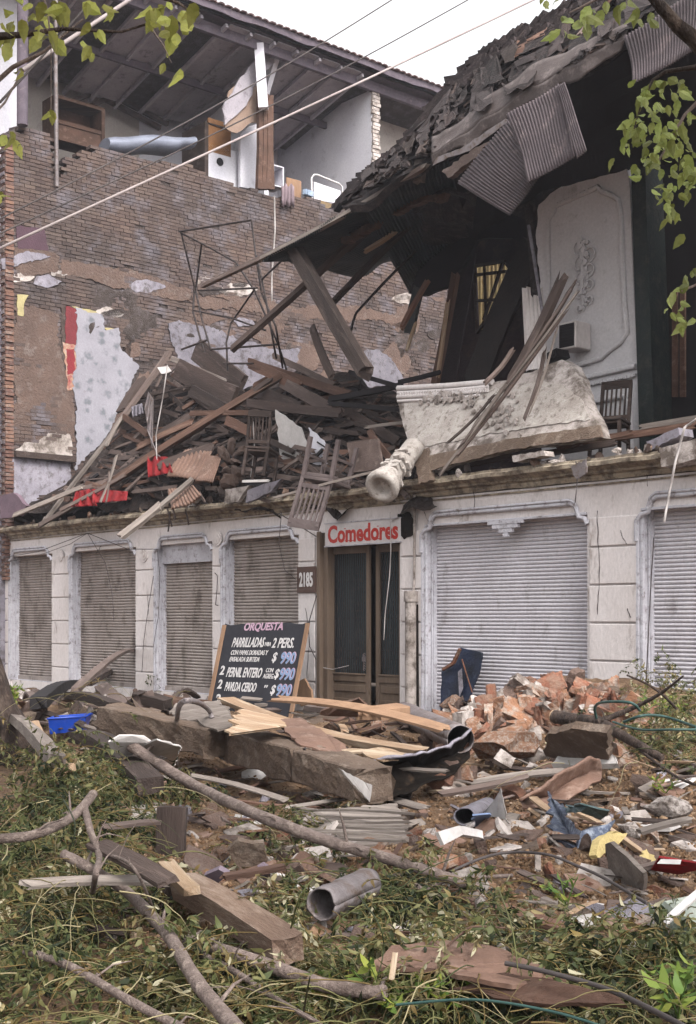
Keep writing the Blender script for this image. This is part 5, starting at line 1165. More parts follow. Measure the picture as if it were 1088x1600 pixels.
bt('PARRILLADAS', 351, 1013, 14, 51, 'ink', .3, .02); bt('PARA', 403, 1012, 6, 9, 'ink', .1, .01); bt('2 PERS.', 414, 1014, 14, 32, 'ink', .2, .02)
bt('CON PAPAS DORADAS Y', 351, 1025, 7, 58, 'ink', .3, .012); bt('ENSALADA SURTIDA', 350, 1035, 7, 47, 'ink', .3, .012); bt('$', 416, 1034, 13, 7, 'ink', .2, .02)
bt('2', 337, 1055, 13, 7, 'ink', .1, .03); bt('PERNIL ENTERO', 348, 1058, 14, 55, 'ink', .3, .02); bt('CON', 409, 1050, 6, 11, 'ink', .2, .01); bt('AGREG.', 406, 1059, 7, 16, 'ink', .2, .01); bt('$', 422, 1058, 13, 7, 'ink', .2, .02)
bt('2', 336, 1076, 13, 7, 'ink', .1, .03); bt('PAVLDA CERDO', 348, 1079, 13, 49, 'ink', .25, .02); bt('"', 407, 1079, 10, 5, 'ink', .2, .01); bt('$', 419, 1081, 13, 7, 'ink', .2, .02)
bt('2', 335, 1099, 14, 8, 'ink', .1, .03); bt('COST.', 346, 1100, 10, 26, 'ink', .25, .02)
for y, x in ((1037, 429), (1060, 430), (1083, 428)):
    bt('990', x + .2, y - .6, 16, 21, 'pink', .1, .035); bt('990', x - .6, y, 16, 21, 'blueink', .1, .02, d=.006)
# ================================================================== street rubble
random.seed(11)
def gp(x0, y0, h0, x1, y1, h1, w, m='wood', lab=None, grp=None, hr=.35, **k):   # timber lying at heights h over the rubble
    a, b = T(x0, y0, h0), T(x1, y1, h1); wm = w * (a.y + b.y) / 2 / FPX
    return plank(a, b, wm, wm * hr, m, lab, grp, **k)
GF = 'timbers strewn over the rubble in the street'
for r_ in [
 (132, 1068, .35, 245, 1014, .75, 18, 'wooddark', 'dark plank rising to the right in front of the second shutter', .4),
 (118, 1078, .4, 232, 1026, .7, 9, 'wood', 'thinner batten under the dark rising plank', .5),
 (120, 1150, .3, 236, 1228, .25, 34, 'wooddark', 'wide dark timber sloping down right of the blue crate', .6),
 (352, 1093, .62, 658, 1174, .42, 24, 'woodpale', 'long pale plank lying on top of the broken concrete beam', .35),
 (430, 1092, .66, 700, 1140, .5, 26, 'woodframe', 'second pale plank behind the long one', .15),
 (300, 1212, .2, 440, 1248, .2, 12, 'woodgrey', 'thin grey board under the broken concrete beam', .2),
 (330, 1244, .12, 500, 1262, .12, 9, 'woodbrown', 'brown lath lying flat before the concrete beam', .3),
 (450, 1262, .1, 600, 1238, .16, 10, 'woodgrey', 'whitish weathered board before the broken concrete beam', .2),
 (288, 1384, .20, 452, 1486, .22, 48, 'timber', 'heavy squared timber with its sawn end towards the viewer', .8),
 (40, 1382, .35, 262, 1378, .35, 22, 'woodgrey', 'level grey plank half hidden by wilted vines at left', .3),
 (150, 1318, .5, 262, 1378, .42, 36, 'wooddark', 'dark board sloping down behind the level grey plank', .2),
 (170, 1292, .3, 246, 1284, .3, 18, 'wood', 'short board left of the dark upright post', .3),
 (262, 1352, .35, 300, 1392, .33, 26, 'woodpale', 'short pale plank end touching the heavy squared timber', .5),
 (832, 1246, .14, 905, 1282, .12, 14, 'woodpale', 'short pale board with a dark end on the soil at right', .3),
 (612, 1530, .3, 618, 1488, .36, 9, 'woodpale', 'tiny pale lath standing on the brown sheet at the bottom', .3),
 (900, 1270, .1, 1000, 1330, .08, 10, 'woodpale', 'split pale stick lying across the soil mound', .6),
 (560, 1190, .3, 700, 1205, .3, 10, 'woodgrey', 'grey board behind the tarred metal channel', .3),
 (745, 1222, .14, 880, 1205, .2, 20, 'woodgrey', 'grey board lying left of the curved brown sheet', .2),
 (690, 1240, .12, 820, 1215, .16, 16, 'wood', 'weathered board behind the crumpled tin', .3),
 (780, 1420, .1, 960, 1470, .1, 24, 'woodbrown', 'rotten brown beam half buried in vines at lower right', .6),
 (350, 1370, .2, 440, 1355, .2, 14, 'woodbrown', 'short brown beam above the heavy squared timber', .6),
 (1000, 1300, .1, 1080, 1280, .15, 12, 'woodgrey', 'grey stick behind the red shard', .5)]:
    x0, y0, h0, x1, y1, h1, w_, m_, lb, hr = r_; gp(x0, y0, h0, x1, y1, h1, w_, m_, lb, GF, hr=hr, up=(random.uniform(-.15, .15), -.35, 1), jag=.03 if w_ > 30 else .06)
def upright(x, yb, yt, w, m, lab):
    b = T(x, yb, .0); t = V((b.x + .02, b.y + .03, EYE + (HY - yt) / FPX * b.y)); wm = w * b.y / FPX; plank(b - V((0, 0, .2)), t, wm, wm * .8, m, lab, GF, up=(0, -1, .05), cat='post', name='post', jag=.015)
upright(264, 1336, 1262, 44, 'wooddark', 'dark square post standing among the vines at left')
upright(257, 1440, 1356, 17, 'wooddark', 'narrow dark post below the square post')
# broken concrete parapet beams
def cbeam(p, q, w, h, lab, seed):
    p, q = V(p), V(q); X = (q - p).normalized(); Yv = V((0, 0, 1)).cross(X).normalized(); Z = X.cross(Yv); L_ = (q - p).length; rows = []; N = 16
    for i in range(N + 1):
        f_ = i / N; r_ = []
        for k in range(20):
            g_ = k / 20 * 4; side = int(g_); t = g_ - side; cy, cz = [(-1 + 2 * t, -1), (1, -1 + 2 * t), (1 - 2 * t, 1), (-1, 1 - 2 * t)][side]
            e = .12 * noise.noise(V((cy * 2, cz * 2, seed + f_ * 3))) if i in (0, N) else 0
            c = p + X * (f_ * L_ + e) + Yv * cy * w / 2 + Z * cz * h / 2; c += V((noise.noise(c * 3), noise.noise(c * 3 + V((7, 0, 0))), noise.noise(c * 3 + V((0, 7, 0))))) * .035 + Yv * (.02 * noise.noise(c * 11)); r_.append(c)
        rows.append(r_)
    b = MB(); b.grid(rows, False, close=True); b.add(rows[0], [tuple(range(20))[::-1]]); b.add(rows[-1], [tuple(range(20))]); o = obj('concrete_beam', b, M['concrete']); bevel(o, .012); return tag(o, lab, 'beam', 'broken concrete parapet lying in the street')
cbeam(T(172, 1122, .35), T(345, 1160, .35), .36, .28, 'left piece of the broken concrete beam behind the white papers', 1)
cbeam(T(362, 1158, .32), T(480, 1195, .3), .34, .29, 'middle piece of the broken concrete beam under the pale planks', 2)
cbeam(T(486, 1196, .3), T(585, 1226, .28), .34, .27, 'right piece of the broken concrete beam beside the white triangle', 3)
for (x0, y0, x1, y1) in ((476, 1168, 458, 1215), (392, 1150, 384, 1190), (352, 1130, 350, 1185)):
    q = MB(); q.tube([T(lerp(x0, x1, t) + random.uniform(-3, 3), lerp(y0, y1, t), .46 - .3 * t) - V((0, .06, 0)) for t in (0, .2, .4, .6, .8, 1)], [.012, .016, .01, .014, .01, .008], 5); tag(obj('dark_reinforcing_rod', q, M['steel']), 'thin dark rusty bar at a crack of the broken concrete beam', 'bar', 'rusty bars at the cracks of the concrete beam')
def flat(name, pts, hs, th, m, lab=None, cat='board', amp=1.5, step=7, grp=None, base=None):
    """sheet whose corners lie at pixels with given heights over the rubble"""
    ps = [T(x, y, h) for (x, y), h in zip(pts, hs)]
    c = sum(ps, V()) / len(ps); nrm = V()
    for i in range(len(ps)): nrm += (ps[i] - c).cross(ps[(i + 1) % len(ps)] - c)
    if nrm.length < 1e-6: return
    nrm.normalize(); nrm = nrm if nrm.z >= 0 else -nrm
    out = []
    for i in range(len(ps)):
        a, b = ps[i], ps[(i + 1) % len(ps)]; L_ = (b - a).length; k = max(1, int(L_ / .07))
        for j in range(k): q_ = a.lerp(b, j / k) + (V((random.gauss(0, 1), random.gauss(0, 1), random.gauss(0, .5))) * .012 * amp if j else V()); out.append(q_ - nrm * (q_ - c).dot(nrm) * .5)
    q = MB(); q.prism(out, -nrm * th); return tag(obj(name, q, M[m] if isinstance(m, str) else m), lab, cat, grp)
flat('canvas', [(275, 1096), (345, 1096), (372, 1128), (340, 1140), (270, 1118)], [.62, .62, .6, .55, .55], .02, 'woodgrey', 'grey canvas sheet draped over the left piece of the concrete beam', 'sheet', 2)
def arc(pts, r_, m, lab, cat, name, grp=None, taper=None, nseg=8, up=None):
    P3 = [T(x, y, h) for x, y, h in pts]; out = []
    for i in range(len(P3) - 1):
        p0, p1, p2, p3 = P3[max(i - 1, 0)], P3[i], P3[i + 1], P3[min(i + 2, len(P3) - 1)]
        for k in range(7): t = k / 7; out.append(.5 * ((2 * p1) + (p2 - p0) * t + (2 * p0 - 5 * p1 + 4 * p2 - p3) * t * t + (3 * p1 - p0 - 3 * p2 + p3) * t ** 3))
    out.append(P3[-1]); N = len(out); rr = [lerp(r_, taper if taper is not None else r_, i / (N - 1)) for i in range(N)]
    q = MB(); q.tube(out, rr, nseg, wob=.06 if 'branch' in name else 0); return tag(obj(name, q, M[m] if isinstance(m, str) else m), lab, cat, grp), out, rr
arc([(277, 1125, .5), (282, 1100, .72), (305, 1096, .75), (325, 1108, .68), (332, 1122, .55)], .022, 'galv', 'bent grey tube arching over the left concrete beam', 'tube', 'bent_tube')
flat('veneer', [(372, 1112), (420, 1116), (458, 1124), (440, 1132), (390, 1130), (360, 1140)], [.64, .66, .62, .6, .6, .6], .015, 'woodpale', 'pale torn veneer sheet under the long pale plank', 'board', 2)
flat('brown_board', [(430, 1126), (470, 1122), (540, 1160), (545, 1182), (500, 1172), (470, 1160)], [.6, .6, .5, .42, .45, .5], .02, 'brownsheet', 'curved brown board resting on the middle concrete beam', 'board', 1)
flat('veneer', [(528, 1176), (550, 1166), (612, 1170), (640, 1180), (600, 1184)], [.45, .48, .45, .4, .4], .015, 'woodpale', 'pale torn veneer sheet by the end of the long pale plank', 'board', 2)
flat('white_triangle', [(526, 1200), (578, 1226), (575, 1254)], [.45, .3, .15], .02, 'whitepaper', 'white triangular board against the tarred metal channel', 'board', .3)
flat('ply_disc', [(500, 1112), (520, 1098), (560, 1096), (590, 1108), (570, 1118), (510, 1120)], [.3, .45, .45, .3, .25, .25], .02, 'brownsheet', 'dark rounded ply board before the door', 'board', 1)
for (x, y, h, s_, lb) in [(577, 1113, .5, 1.5, 'small square wood block left of the bricks before the door'), (604, 1112, .5, 1.7, 'larger wood block before the right door leaf')]:
    put(BRK[0], T(x, y, h), s_, (0, 0, random.uniform(0, 3)), 'woodframe', 'wood_block', lb, 'block')
# half pipe and tarred channel
def shell(p, q, r_, a0, a1, m, lab, name, cat, th=.008, bend=.0, flat_=1, rim=None):
    p, q = V(p), V(q); r_ = r_ * (p.y + q.y) / 2 / FPX; d = (q - p).normalized(); e2 = V((0, 0, 1)); e1 = d.cross(e2).normalized(); e2 = e1.cross(d); rows = []
    for i in range(15):
        f_ = i / 14; c = p.lerp(q, f_) + V((0, 0, bend * math.sin(math.pi * f_))); rr = r_ * (1 + .1 * noise.noise(V((f_ * 4, r_, 3))))
        rows.append([c + (e1 * math.cos(lerp(a0, a1, k / 20)) + e2 * math.sin(lerp(a0, a1, k / 20)) * flat_) * rr * (1 + .06 * noise.noise(V((k * .4, f_ * 5, 9)))) + d * (.03 * noise.noise(V((k * .5, 1, 1))) if i in (0, 14) else 0) for k in range(21)])
    b = MB(); b.grid(rows); o = obj(name, b, M[m]); solid(o, th); tag(o, lab, cat)
    if rim:
        b = MB(); b.tube([r__[rim] for r__ in rows], .016, 5, wob=.4); obj('torn_rim', b, M['whitepaper'], o)
    return o
shell(T(636, 1120, .3) + V((0, .5, 0)), T(720, 1155, .35), 19, 0, 6.283, 'galv', 'grey galvanised pipe piece lying on the bricks before the downpipe', 'metal_pipe', 'pipe')
def psheet(name, rows, th, m, lab, cat, sub=6, amp=.03, rim=None):
    """bent sheet given by rows of (x, y, Y) points"""
    mx_ = max(rows[-1], key=lambda q_: q_[1]); dY = T(mx_[0], mx_[1] + 2, .03).y - mx_[2] - .05; rows = [[(x, y, Y_ + dY) for x, y, Y_ in r_] for r_ in rows]; k = len(rows[0]); R2 = []
    for a_, b_ in zip(rows, rows[1:]):
        for s_ in range(sub):
            t = s_ / sub; R2.append([(P(*a_[j]).lerp(P(*b_[j]), t)) for j in range(k)])
    R2.append([P(*q_) for q_ in rows[-1]]); R3 = []
    for r_ in R2:
        o_ = []
        for j in range(k - 1):
            for s_ in range(sub): o_.append(r_[j].lerp(r_[j + 1], s_ / sub))
        o_.append(r_[-1]); R3.append([p + V((noise.noise(p * 4), noise.noise(p * 4 + V((3, 0, 0))), noise.noise(p * 4 + V((0, 3, 0))))) * amp + V((noise.noise(p * 14), 0, noise.noise(p * 14 + V((0, 3, 0))))) * amp * .4 for p in o_])
    q = MB(); q.grid(R3); o = obj(name, q, M[m] if isinstance(m, str) else m); solid(o, th); tag(o, lab, cat)
    if rim: q = MB(); q.tube(R3[0], [random.uniform(.006, .02) for _ in R3[0]], 5, wob=.5); obj('torn_rim', q, M['dirtwhite'], o)
    return o
psheet('metal_channel', [[(576, 1196, 11.0), (604, 1181, 11.0), (650, 1179, 11.2), (700, 1164, 11.7), (738, 1140, 12.2)], [(586, 1210, 11.5), (622, 1200, 11.5), (662, 1196, 11.7), (706, 1182, 12.1), (736, 1160, 12.6)], [(584, 1232, 11.3), (624, 1226, 11.3), (660, 1216, 11.5), (704, 1200, 11.9), (733, 1178, 12.3)], [(578, 1250, 10.9), (612, 1250, 10.8), (652, 1232, 11.0), (700, 1212, 11.5), (730, 1190, 12.0)]], .012, 'darkmetal', 'tarred black metal channel with a torn white edge in the street centre', 'metal channel', rim=True)
psheet('metal_channel', [[(598, 1184, 10.95), (640, 1192, 10.9)], [(612, 1215, 10.75), (650, 1222, 10.8)], [(612, 1252, 10.7), (640, 1258, 10.6)]], .012, 'darkmetal', 'black flap painted as the shadow at the left end of the tarred channel', 'metal channel')  # black sheet stands in for the shadow in the channel's open end
shell(T(502, 1413, .2), T(560, 1406, .2) + V((.05, .38, .0)), 24, 0, 6.283, 'galv', 'open galvanised pipe poking out of the vines at bottom centre', 'metal_pipe', 'pipe')
psheet('curved_sheet', [[(812, 1250, 11.0), (850, 1226, 11.1), (890, 1199, 11.3), (918, 1181, 11.5), (936, 1186, 11.7)], [(812, 1255, 11.2), (856, 1242, 11.35), (892, 1220, 11.5), (918, 1205, 11.7), (938, 1202, 11.8)], [(815, 1262, 11.0), (862, 1258, 11.0), (894, 1246, 11.2), (918, 1234, 11.4), (940, 1220, 11.6)]], .02, 'brownsheet', 'long curved brown sheet standing on the soil mound', 'sheet')
shell(T(726, 1276, .1), T(765, 1262, .1) + V((0, .15, 0)), 15, 0, 6.283, 'dirtwhite', 'crumpled pale tin drum before the curved brown sheet', 'tin_drum', 'drum', flat_=.8)
flat('bent_sheet', [(762, 1262), (778, 1240), (800, 1278), (786, 1290)], [.15, .3, .1, .05], .008, 'whitepaper', 'folded white tin flap right of the crumpled drum', 'sheet', .6)
flat('bent_sheet', [(738, 1272), (765, 1270), (768, 1285), (742, 1290)], [.16, .16, .05, .05], .01, mat('pale_blue_tin', C('#7488b0'), C('#8d9cba'), rnd=0), 'small pale blue tin piece under the crumpled drum', 'sheet', .6)
flat('brown_board', [(572, 1506), (612, 1476), (700, 1472), (790, 1486), (850, 1504), (885, 1532), (800, 1534), (690, 1518)], [.22, .22, .24, .24, .22, .2, .2, .22], .02, 'brownsheet', 'large curved brown sheet half under vines at the bottom', 'sheet', 1)
flat('brown_board', [(700, 1545), (790, 1520), (960, 1550), (980, 1572), (860, 1568)], [.16, .2, .2, .16, .16], .02, 'woodbrown', 'dark brown board under the vines at the bottom right', 'board', 1)
flat('folded_board', [(685, 1300), (718, 1290), (724, 1304), (694, 1320)], [.16, .2, .16, .08], .03, 'whitepaper', 'white folded board lying on the soil, left half', 'board', .3)
flat('folded_board', [(718, 1290), (754, 1298), (756, 1310), (724, 1304)], [.2, .16, .12, .16], .03, 'whitepaper', 'white folded board lying on the soil, right half', 'board', .3)
flat('tin_scrap', [(862, 1262), (905, 1285), (960, 1275), (950, 1300), (915, 1326), (880, 1322), (860, 1296)], [.15, .16, .2, .1, .02, .02, .1], .01, mat('bluish_tin', C('#59637a'), C('#3c4250'), C('#9aa0ac'), sc=6, rough=.4, metal=.4, rnd=0), 'crumpled blue grey tin lying on the soil mound', 'tin', 1.5)
flat('tin_scrap', [(868, 1248), (900, 1268), (955, 1262), (940, 1278), (900, 1282)], [.2, .22, .24, .16, .14], .01, mat('teal_tin', C('#3b5450'), C('#6d7f86'), sc=6, rough=.4, rnd=0), 'dark teal tin flap above the crumpled blue grey tin', 'tin', 1)
flat('foam_piece', [(930, 1336), (938, 1312), (965, 1298), (976, 1302), (966, 1322), (936, 1342)], [.06, .12, .14, .12, .08, .04], .05, 'yellowfoam', 'yellow foam piece left of the grey wood fragment', 'foam', 1)
flat('foam_piece', [(1000, 1338), (1010, 1328), (1026, 1344), (1014, 1350)], [.08, .1, .08, .05], .03, 'yellowfoam', 'small yellow foam scrap left of the red shard', 'foam', .7)
flat('wood_fragment', [(952, 1316), (960, 1314), (1010, 1362), (1012, 1388), (985, 1384), (955, 1362)], [.25, .28, .2, .06, .02, .05], .025, 'woodgrey', 'grey grained wood fragment standing in the soil at right', 'board', .8)
RS = flat('sign_shard', [(1018, 1356), (1030, 1340), (1062, 1338), (1088, 1346), (1100, 1358), (1060, 1362)], [.12, .2, .2, .18, .14, .1], .012, 'red', 'glossy red shard with a white bar near the right edge', 'shard', .3)
flat('label_bar', [(1026, 1352), (1032, 1345), (1064, 1346), (1062, 1353)], [.15, .19, .19, .155], .004, 'ink', None, None, .1)
bpy.data.objects['label_bar'].parent = RS; bpy.data.objects['label_bar'].matrix_parent_inverse = Matrix.Translation(-RS.location)
bpy.data.objects['label_bar'].location.z += .012; bpy.data.objects['label_bar'].location.y -= .012
for k_ in ('label', 'category'): pass
flat('painted_panel', [(1012, 1428), (1035, 1408), (1100, 1396), (1100, 1440), (1060, 1470), (1048, 1450)], [.15, .25, .3, .2, .05, .08], .02, mat('green_white_paint', C('#9ba99b'), C('#c6cbc2'), sc=5, rnd=0), 'pale green and white broken panel at the right edge', 'panel', 1)
gp(1040, 1440, .22, 1110, 1380, .35, 12, 'whitepaper', 'white lath on the pale green panel', GF)
gp(560, 1228, .1, 660, 1262, .1, 22, 'woodgrey', 'whitish plank lying right of the white triangle', GF, hr=.15)
flat('ribbed_board', [(455, 1300), (480, 1262), (620, 1262), (640, 1300), (560, 1325)], [.08, .16, .16, .1, .05], .03, 'woodgrey', 'flat ribbed greyish board in the middle of the street', 'board', 1)
for k in range(9): gp(462 + k * 3, 1262 + k * 5.5, .14 - k * .006, 628 + random.uniform(-12, 16), 1266 + k * 6, .15 - k * .006, 4.5, 'woodgrey', 'narrow greyish slat of the flat slatted panel in mid street', 'slats of the flat panel in mid street', hr=.8, up=(0, 0, 1))
flat('slab_fragment', [(862, 1136), (900, 1126), (955, 1134), (958, 1176), (905, 1180), (858, 1172)], [.5, .6, .55, .25, .22, .25], .08, 'concrete', 'flat grey concrete slab standing behind the fallen branch', 'slab', 1)
flat('slab_fragment', [(860, 1190), (880, 1174), (955, 1176), (965, 1192), (900, 1200)], [.2, .24, .24, .2, .16], .05, 'whitepaper', 'pale slab lying at the foot of the grey concrete slab', 'slab', 1)
flat('slab_fragment', [(356, 1322), (372, 1308), (412, 1312), (420, 1346), (372, 1350)], [.18, .26, .24, .1, .08], .04, 'concrete', 'small grey slab among stones left of the long pole', 'slab', 1)
flat('slab_fragment', [(322, 1362), (345, 1352), (360, 1360), (344, 1374)], [.12, .18, .16, .08], .03, mat('mauve_stone', C('#887a85'), C('#736672'), rnd=0), 'mauve stone flake above the heavy squared timber', 'slab', 1)
flat('slab_fragment', [(402, 1352), (412, 1346), (420, 1352), (416, 1368), (404, 1368)], [.16, .2, .18, .1, .1], .03, mat('mauve_stone', C('#8f7f86'), C('#736672'), rnd=0), 'small rounded mauve flake in the stones', 'slab', 1)
# papers with a number
WPp = flat('white_paper', [(170, 1160), (186, 1146), (225, 1148), (240, 1162), (205, 1176), (176, 1178)], [.4, .5, .5, .42, .3, .3], .012, 'whitepaper', 'crumpled white paper sheet left of the numbered one', 'paper', 1)
WP2 = flat('white_paper', [(222, 1158), (245, 1152), (284, 1172), (268, 1198), (238, 1186)], [.42, .5, .42, .2, .28], .012, 'whitepaper', 'white paper sheet marked 22 in grey under the end of the long pole', 'paper', .6)
c = T(250, 1178, .36); e1 = (T(268, 1184, .33) - T(236, 1172, .38)).normalized(); e2 = (T(250, 1160, .46) - T(250, 1188, .28)); e2 = (e2 - e1 * e2.dot(e1)).normalized()
text('22', .085, 'wire', Matrix.Translation(c + e1.cross(e2) * .03) @ Matrix((e1, e2, e1.cross(e2))).transposed().to_4x4(), None, bold=.002, name='number')
o = bpy.data.objects['number']; o.parent = WP2; o.matrix_parent_inverse = Matrix.Translation(-WP2.location)
# blue crate
cc = T(108, 1140, .12); CR = thing('plastic_crate', 'bright blue plastic crate half buried left of the white papers', 'crate', cc)
q = MB(); ww, dd, hh = .20, .14, .10
bs = lambda f_, z: [cc + V((sx * ww * f_, sy * dd * f_, z)) + V((.1 * z, 0, sx * .015)) for sx, sy in ((-1, -1), (1, -1), (1, 1), (-1, 1))]
q.grid([bs(.85, -.02), bs(1, hh + .04)], False, close=True); q.add(bs(.85, -.02), [(0, 1, 2, 3)]); o = obj('bin', q, M['blue'], CR); solid(o, .008)
q = MB(); r1 = bs(1.03, hh + .04); q.tube(r1 + [r1[0]], .012, 5); obj('rim', q, M['blue'], CR)
# navy broken panel leaning on the wide shutter
q = MB(); q.prism([FP(x, y, .15 + (1115 - y) / 110 * -.1) for x, y in rag([(690, 1122), (693, 1045), (708, 1034), (718, 1014), (722, 1012), (755, 1020), (752, 1045), (738, 1085), (734, 1122)], 1, 8)], n * .03); NPn = tag(obj('leaning_panel', q, M['navy']), 'broken dark navy panel leaning against the wide white shutter', 'panel')
q = MB(); q.bar(FP(719, 1014, .2), FP(709, 1036, .2), .04, .04); q.bar(FP(709, 1036, .2), FP(693, 1046, .2), .05, .04); q.bar(FP(722, 1030, .2), FP(738, 1082, .2), .015, .015); obj('torn_edge', q, M['redbrick'], NPn)
q = MB(); q.prism([FP(x, y, .19) for x, y in ((716, 1050), (722, 1044), (724, 1075), (718, 1090))], n * .004); obj('peeled_strip', q, M['dirtwhite'], NPn)
pr('broken_tile', [(463, 1068), (475, 1060), (486, 1078), (488, 1098), (470, 1104), (466, 1088)], .6, .04, 'woodframe', 'brown torn board standing right of the menu board', 'board', amp=1)
# masonry and bricks
for x, y, h, s_, m_, lb in [(778, 1165, .25, .34, 'chunk', 'big round masonry chunk in front of the brick heap'), (852, 1090, .12, .26, 'chunk', 'flat topped masonry block crowning the brick heap'), (925, 1090, .1, .30, 'concrete', 'dark masonry block at the right end of the brick heap'), (712, 1102, .12, .2, 'chunk', 'orange masonry chunk at the left end of the brick heap'), (735, 1120, .15, .22, 'plaster2', 'pale mortar block left of the brick heap'), (345, 1335, .06, .10, 'chunk', 'brown stone right of the dark square post'), (330, 1270, .06, .12, 'chunk', 'reddish stone above the long pole at left'), (1010, 1230, .06, .16, 'mud', 'brown clod at the right on the soil mound'), (985, 1295, .08, .1, 'plaster2', 'pinkish pale lump on the soil mound'), (1040, 1260, .1, .16, 'plaster2', 'greyish lump at the upper right of the soil mound'), (800, 1235, .05, .14, 'redbrick', 'red brick lump behind the curved brown sheet'), (690, 1222, .1, .14, 'redbrick', 'brown brick lump behind the tarred channel')]:
    put(random.choice(ROCKS), T(x, y, h), s_, (random.uniform(-.4, .4), random.uniform(-.4, .4), random.uniform(0, 6)), m_, lab=lb)
random.seed(3)
heap = [(695, 1116), (720, 1092), (770, 1084), (800, 1074), (850, 1064), (900, 1064), (950, 1072), (1000, 1092)]
for k in range(210):
    x = random.uniform(685, 1000); y0 = interp(heap, x); y = y0 + 8 + abs(random.gauss(0, 1)) * 42
    if y > 1235: continue
    put(random.choice(BRK), T(x, y, random.uniform(.0, .2)), random.uniform(.8, 1.75), m=random.choice([None, None, 'chunk', 'chunk', 'mud', 'plaster2']), name='loose_brick', lab='loose broken red brick in the heap before the wide white shutter', cat='brick', grp='loose bricks in the heap before the wide shutter')
for k in range(70):
    x = random.uniform(560, 1080); y = random.uniform(1200, 1400)
    put(random.choice(BRK + ROCKS[:3]) if 0 else random.choice(BRK), T(x, y, .0), random.uniform(.3, .8), m=random.choice([None, 'chunk', 'mud', 'plaster2']), name='brick_fragment', lab='brick fragment lying on the open soil right of centre', cat='brick', grp='brick fragments on the open soil')
for k in range(60):
    x = random.uniform(260, 560); y = random.uniform(1240, 1420)
    put(random.choice(BRK), T(x, y, .0), random.uniform(.25, .6), m=random.choice([None, 'chunk', 'mud', 'plaster2']), name='brick_fragment', lab='brick fragment lying around the long pole in the middle', cat='brick', grp='brick fragments around the long pole')
for k in range(90):
    x = random.uniform(120, 1080); y = random.uniform(1130, 1480); s_ = random.uniform(.03, .09)
    put(random.choice(ROCKS), T(x, y, .01), s_, m=random.choice(['mud', 'chunk', 'concrete', 'plaster2', 'dirtwhite']), lab='small rubble lump scattered over the street', grp='small rubble lumps in the street')
for k in range(290):
    x = random.uniform(120, 1080) if k % 2 else random.uniform(480, 1080); y = random.uniform(1195, 1500) if x > 300 else random.uniform(1130, 1300); c = T(x, y, random.uniform(0, .05)); r_ = random.uniform(.04, .17)
    nn_ = V((random.gauss(0, .35), random.gauss(-.2, .35), 1)).normalized(); e1 = nn_.cross(V((0, 1, .1))).normalized(); e2 = nn_.cross(e1); k_ = random.randint(4, 7); s0_ = random.uniform(0, 6)
    q = MB(); q.prism([c + (e1 * math.cos(s0_ + i * 6.28 / k_) * random.uniform(.6, 1.4) + e2 * math.sin(s0_ + i * 6.28 / k_) * random.uniform(.5, 1.1)) * r_ for i in range(k_)], -nn_ * random.uniform(.008, .03))
    side = 'left of' if x < 560 else 'right of'
    tag(obj('plaster_flake', q, M[random.choice(['plaster2', 'dirtwhite', 'mud', 'brownsheet', 'woodgrey', 'mud', 'concrete', 'chunk', 'chunk', 'woodframe', 'wood', 'brownsheet', 'whitepaper', 'plaster2'])]), 'flat flake of plaster or board lying %s the tarred metal channel' % side, 'flake', 'flat flakes lying %s the tarred channel' % side)
for k in range(190):
    x = random.uniform(100, 1080); y = random.uniform(1120, 1520); L_ = random.uniform(15, 80); a_ = random.gauss(.25, .6)
    side = 'near the left tree trunk' if x < 300 else ('in the middle of the street' if x < 640 else 'on the right of the street')
    x1, y1 = x + L_ * math.cos(a_), y + L_ * math.sin(a_) * .6
    if y1 > 1560 or y1 < 1120: continue
    gp(x, y, random.uniform(.02, .12), x1, y1, random.uniform(.02, .1), random.uniform(3, 12), random.choice(['wood', 'woodgrey', 'woodbrown', 'wooddark', 'woodgrey', 'woodpale']), 'weathered splinter of board lying %s' % side, 'board splinters lying %s' % side, hr=.3, jag=.05)
# hoses and cables on the ground
arc([(704, 1362, .06), (750, 1342, .1), (794, 1332, .12), (854, 1335, .12), (900, 1352, .1), (944, 1372, .12), (1012, 1412, .16)], .009, 'wire', 'dark cable curving over the soil in front of the mound', 'cable', 'ground_cable')
arc([(660, 1398, .1), (690, 1378, .1), (740, 1372, .08), (800, 1368, .06)], .012, 'bark', 'thin brown root lying left of the dark cable', 'root', 'root')
M['hose'] = mat('green_hose', C('#3d5a55'), C('#33504c'), rough=.4, rnd=.1, bump=0)
arc([(932, 1122, .5), (930, 1104, .65), (945, 1097, .7), (985, 1098, .7), (1000, 1110, .6)], .012, 'hose', 'grey green hose arching over the brick heap', 'hose', 'hose')
arc([(975, 1128, .5), (1005, 1118, .55), (1040, 1120, .5), (1088, 1136, .45)], .012, 'hose', 'green hose running to the right edge above the branch', 'hose', 'hose')
arc([(958, 1128, .5), (1000, 1140, .5), (1050, 1140, .5), (1095, 1140, .5)], .010, 'hose', 'dark green hose just below the other at the right edge', 'hose', 'hose')
arc([(620, 1570, .3), (740, 1562, .3), (860, 1580, .3), (960, 1610, .3)], .005, 'hose', 'thin green cable crossing the bottom of the picture', 'cable', 'ground_cable')
arc([(790, 1505, .25), (860, 1520, .25), (960, 1550, .25), (1100, 1620, .3)], .010, 'wire', 'grey cable lying over the vines at lower right', 'cable', 'ground_cable')
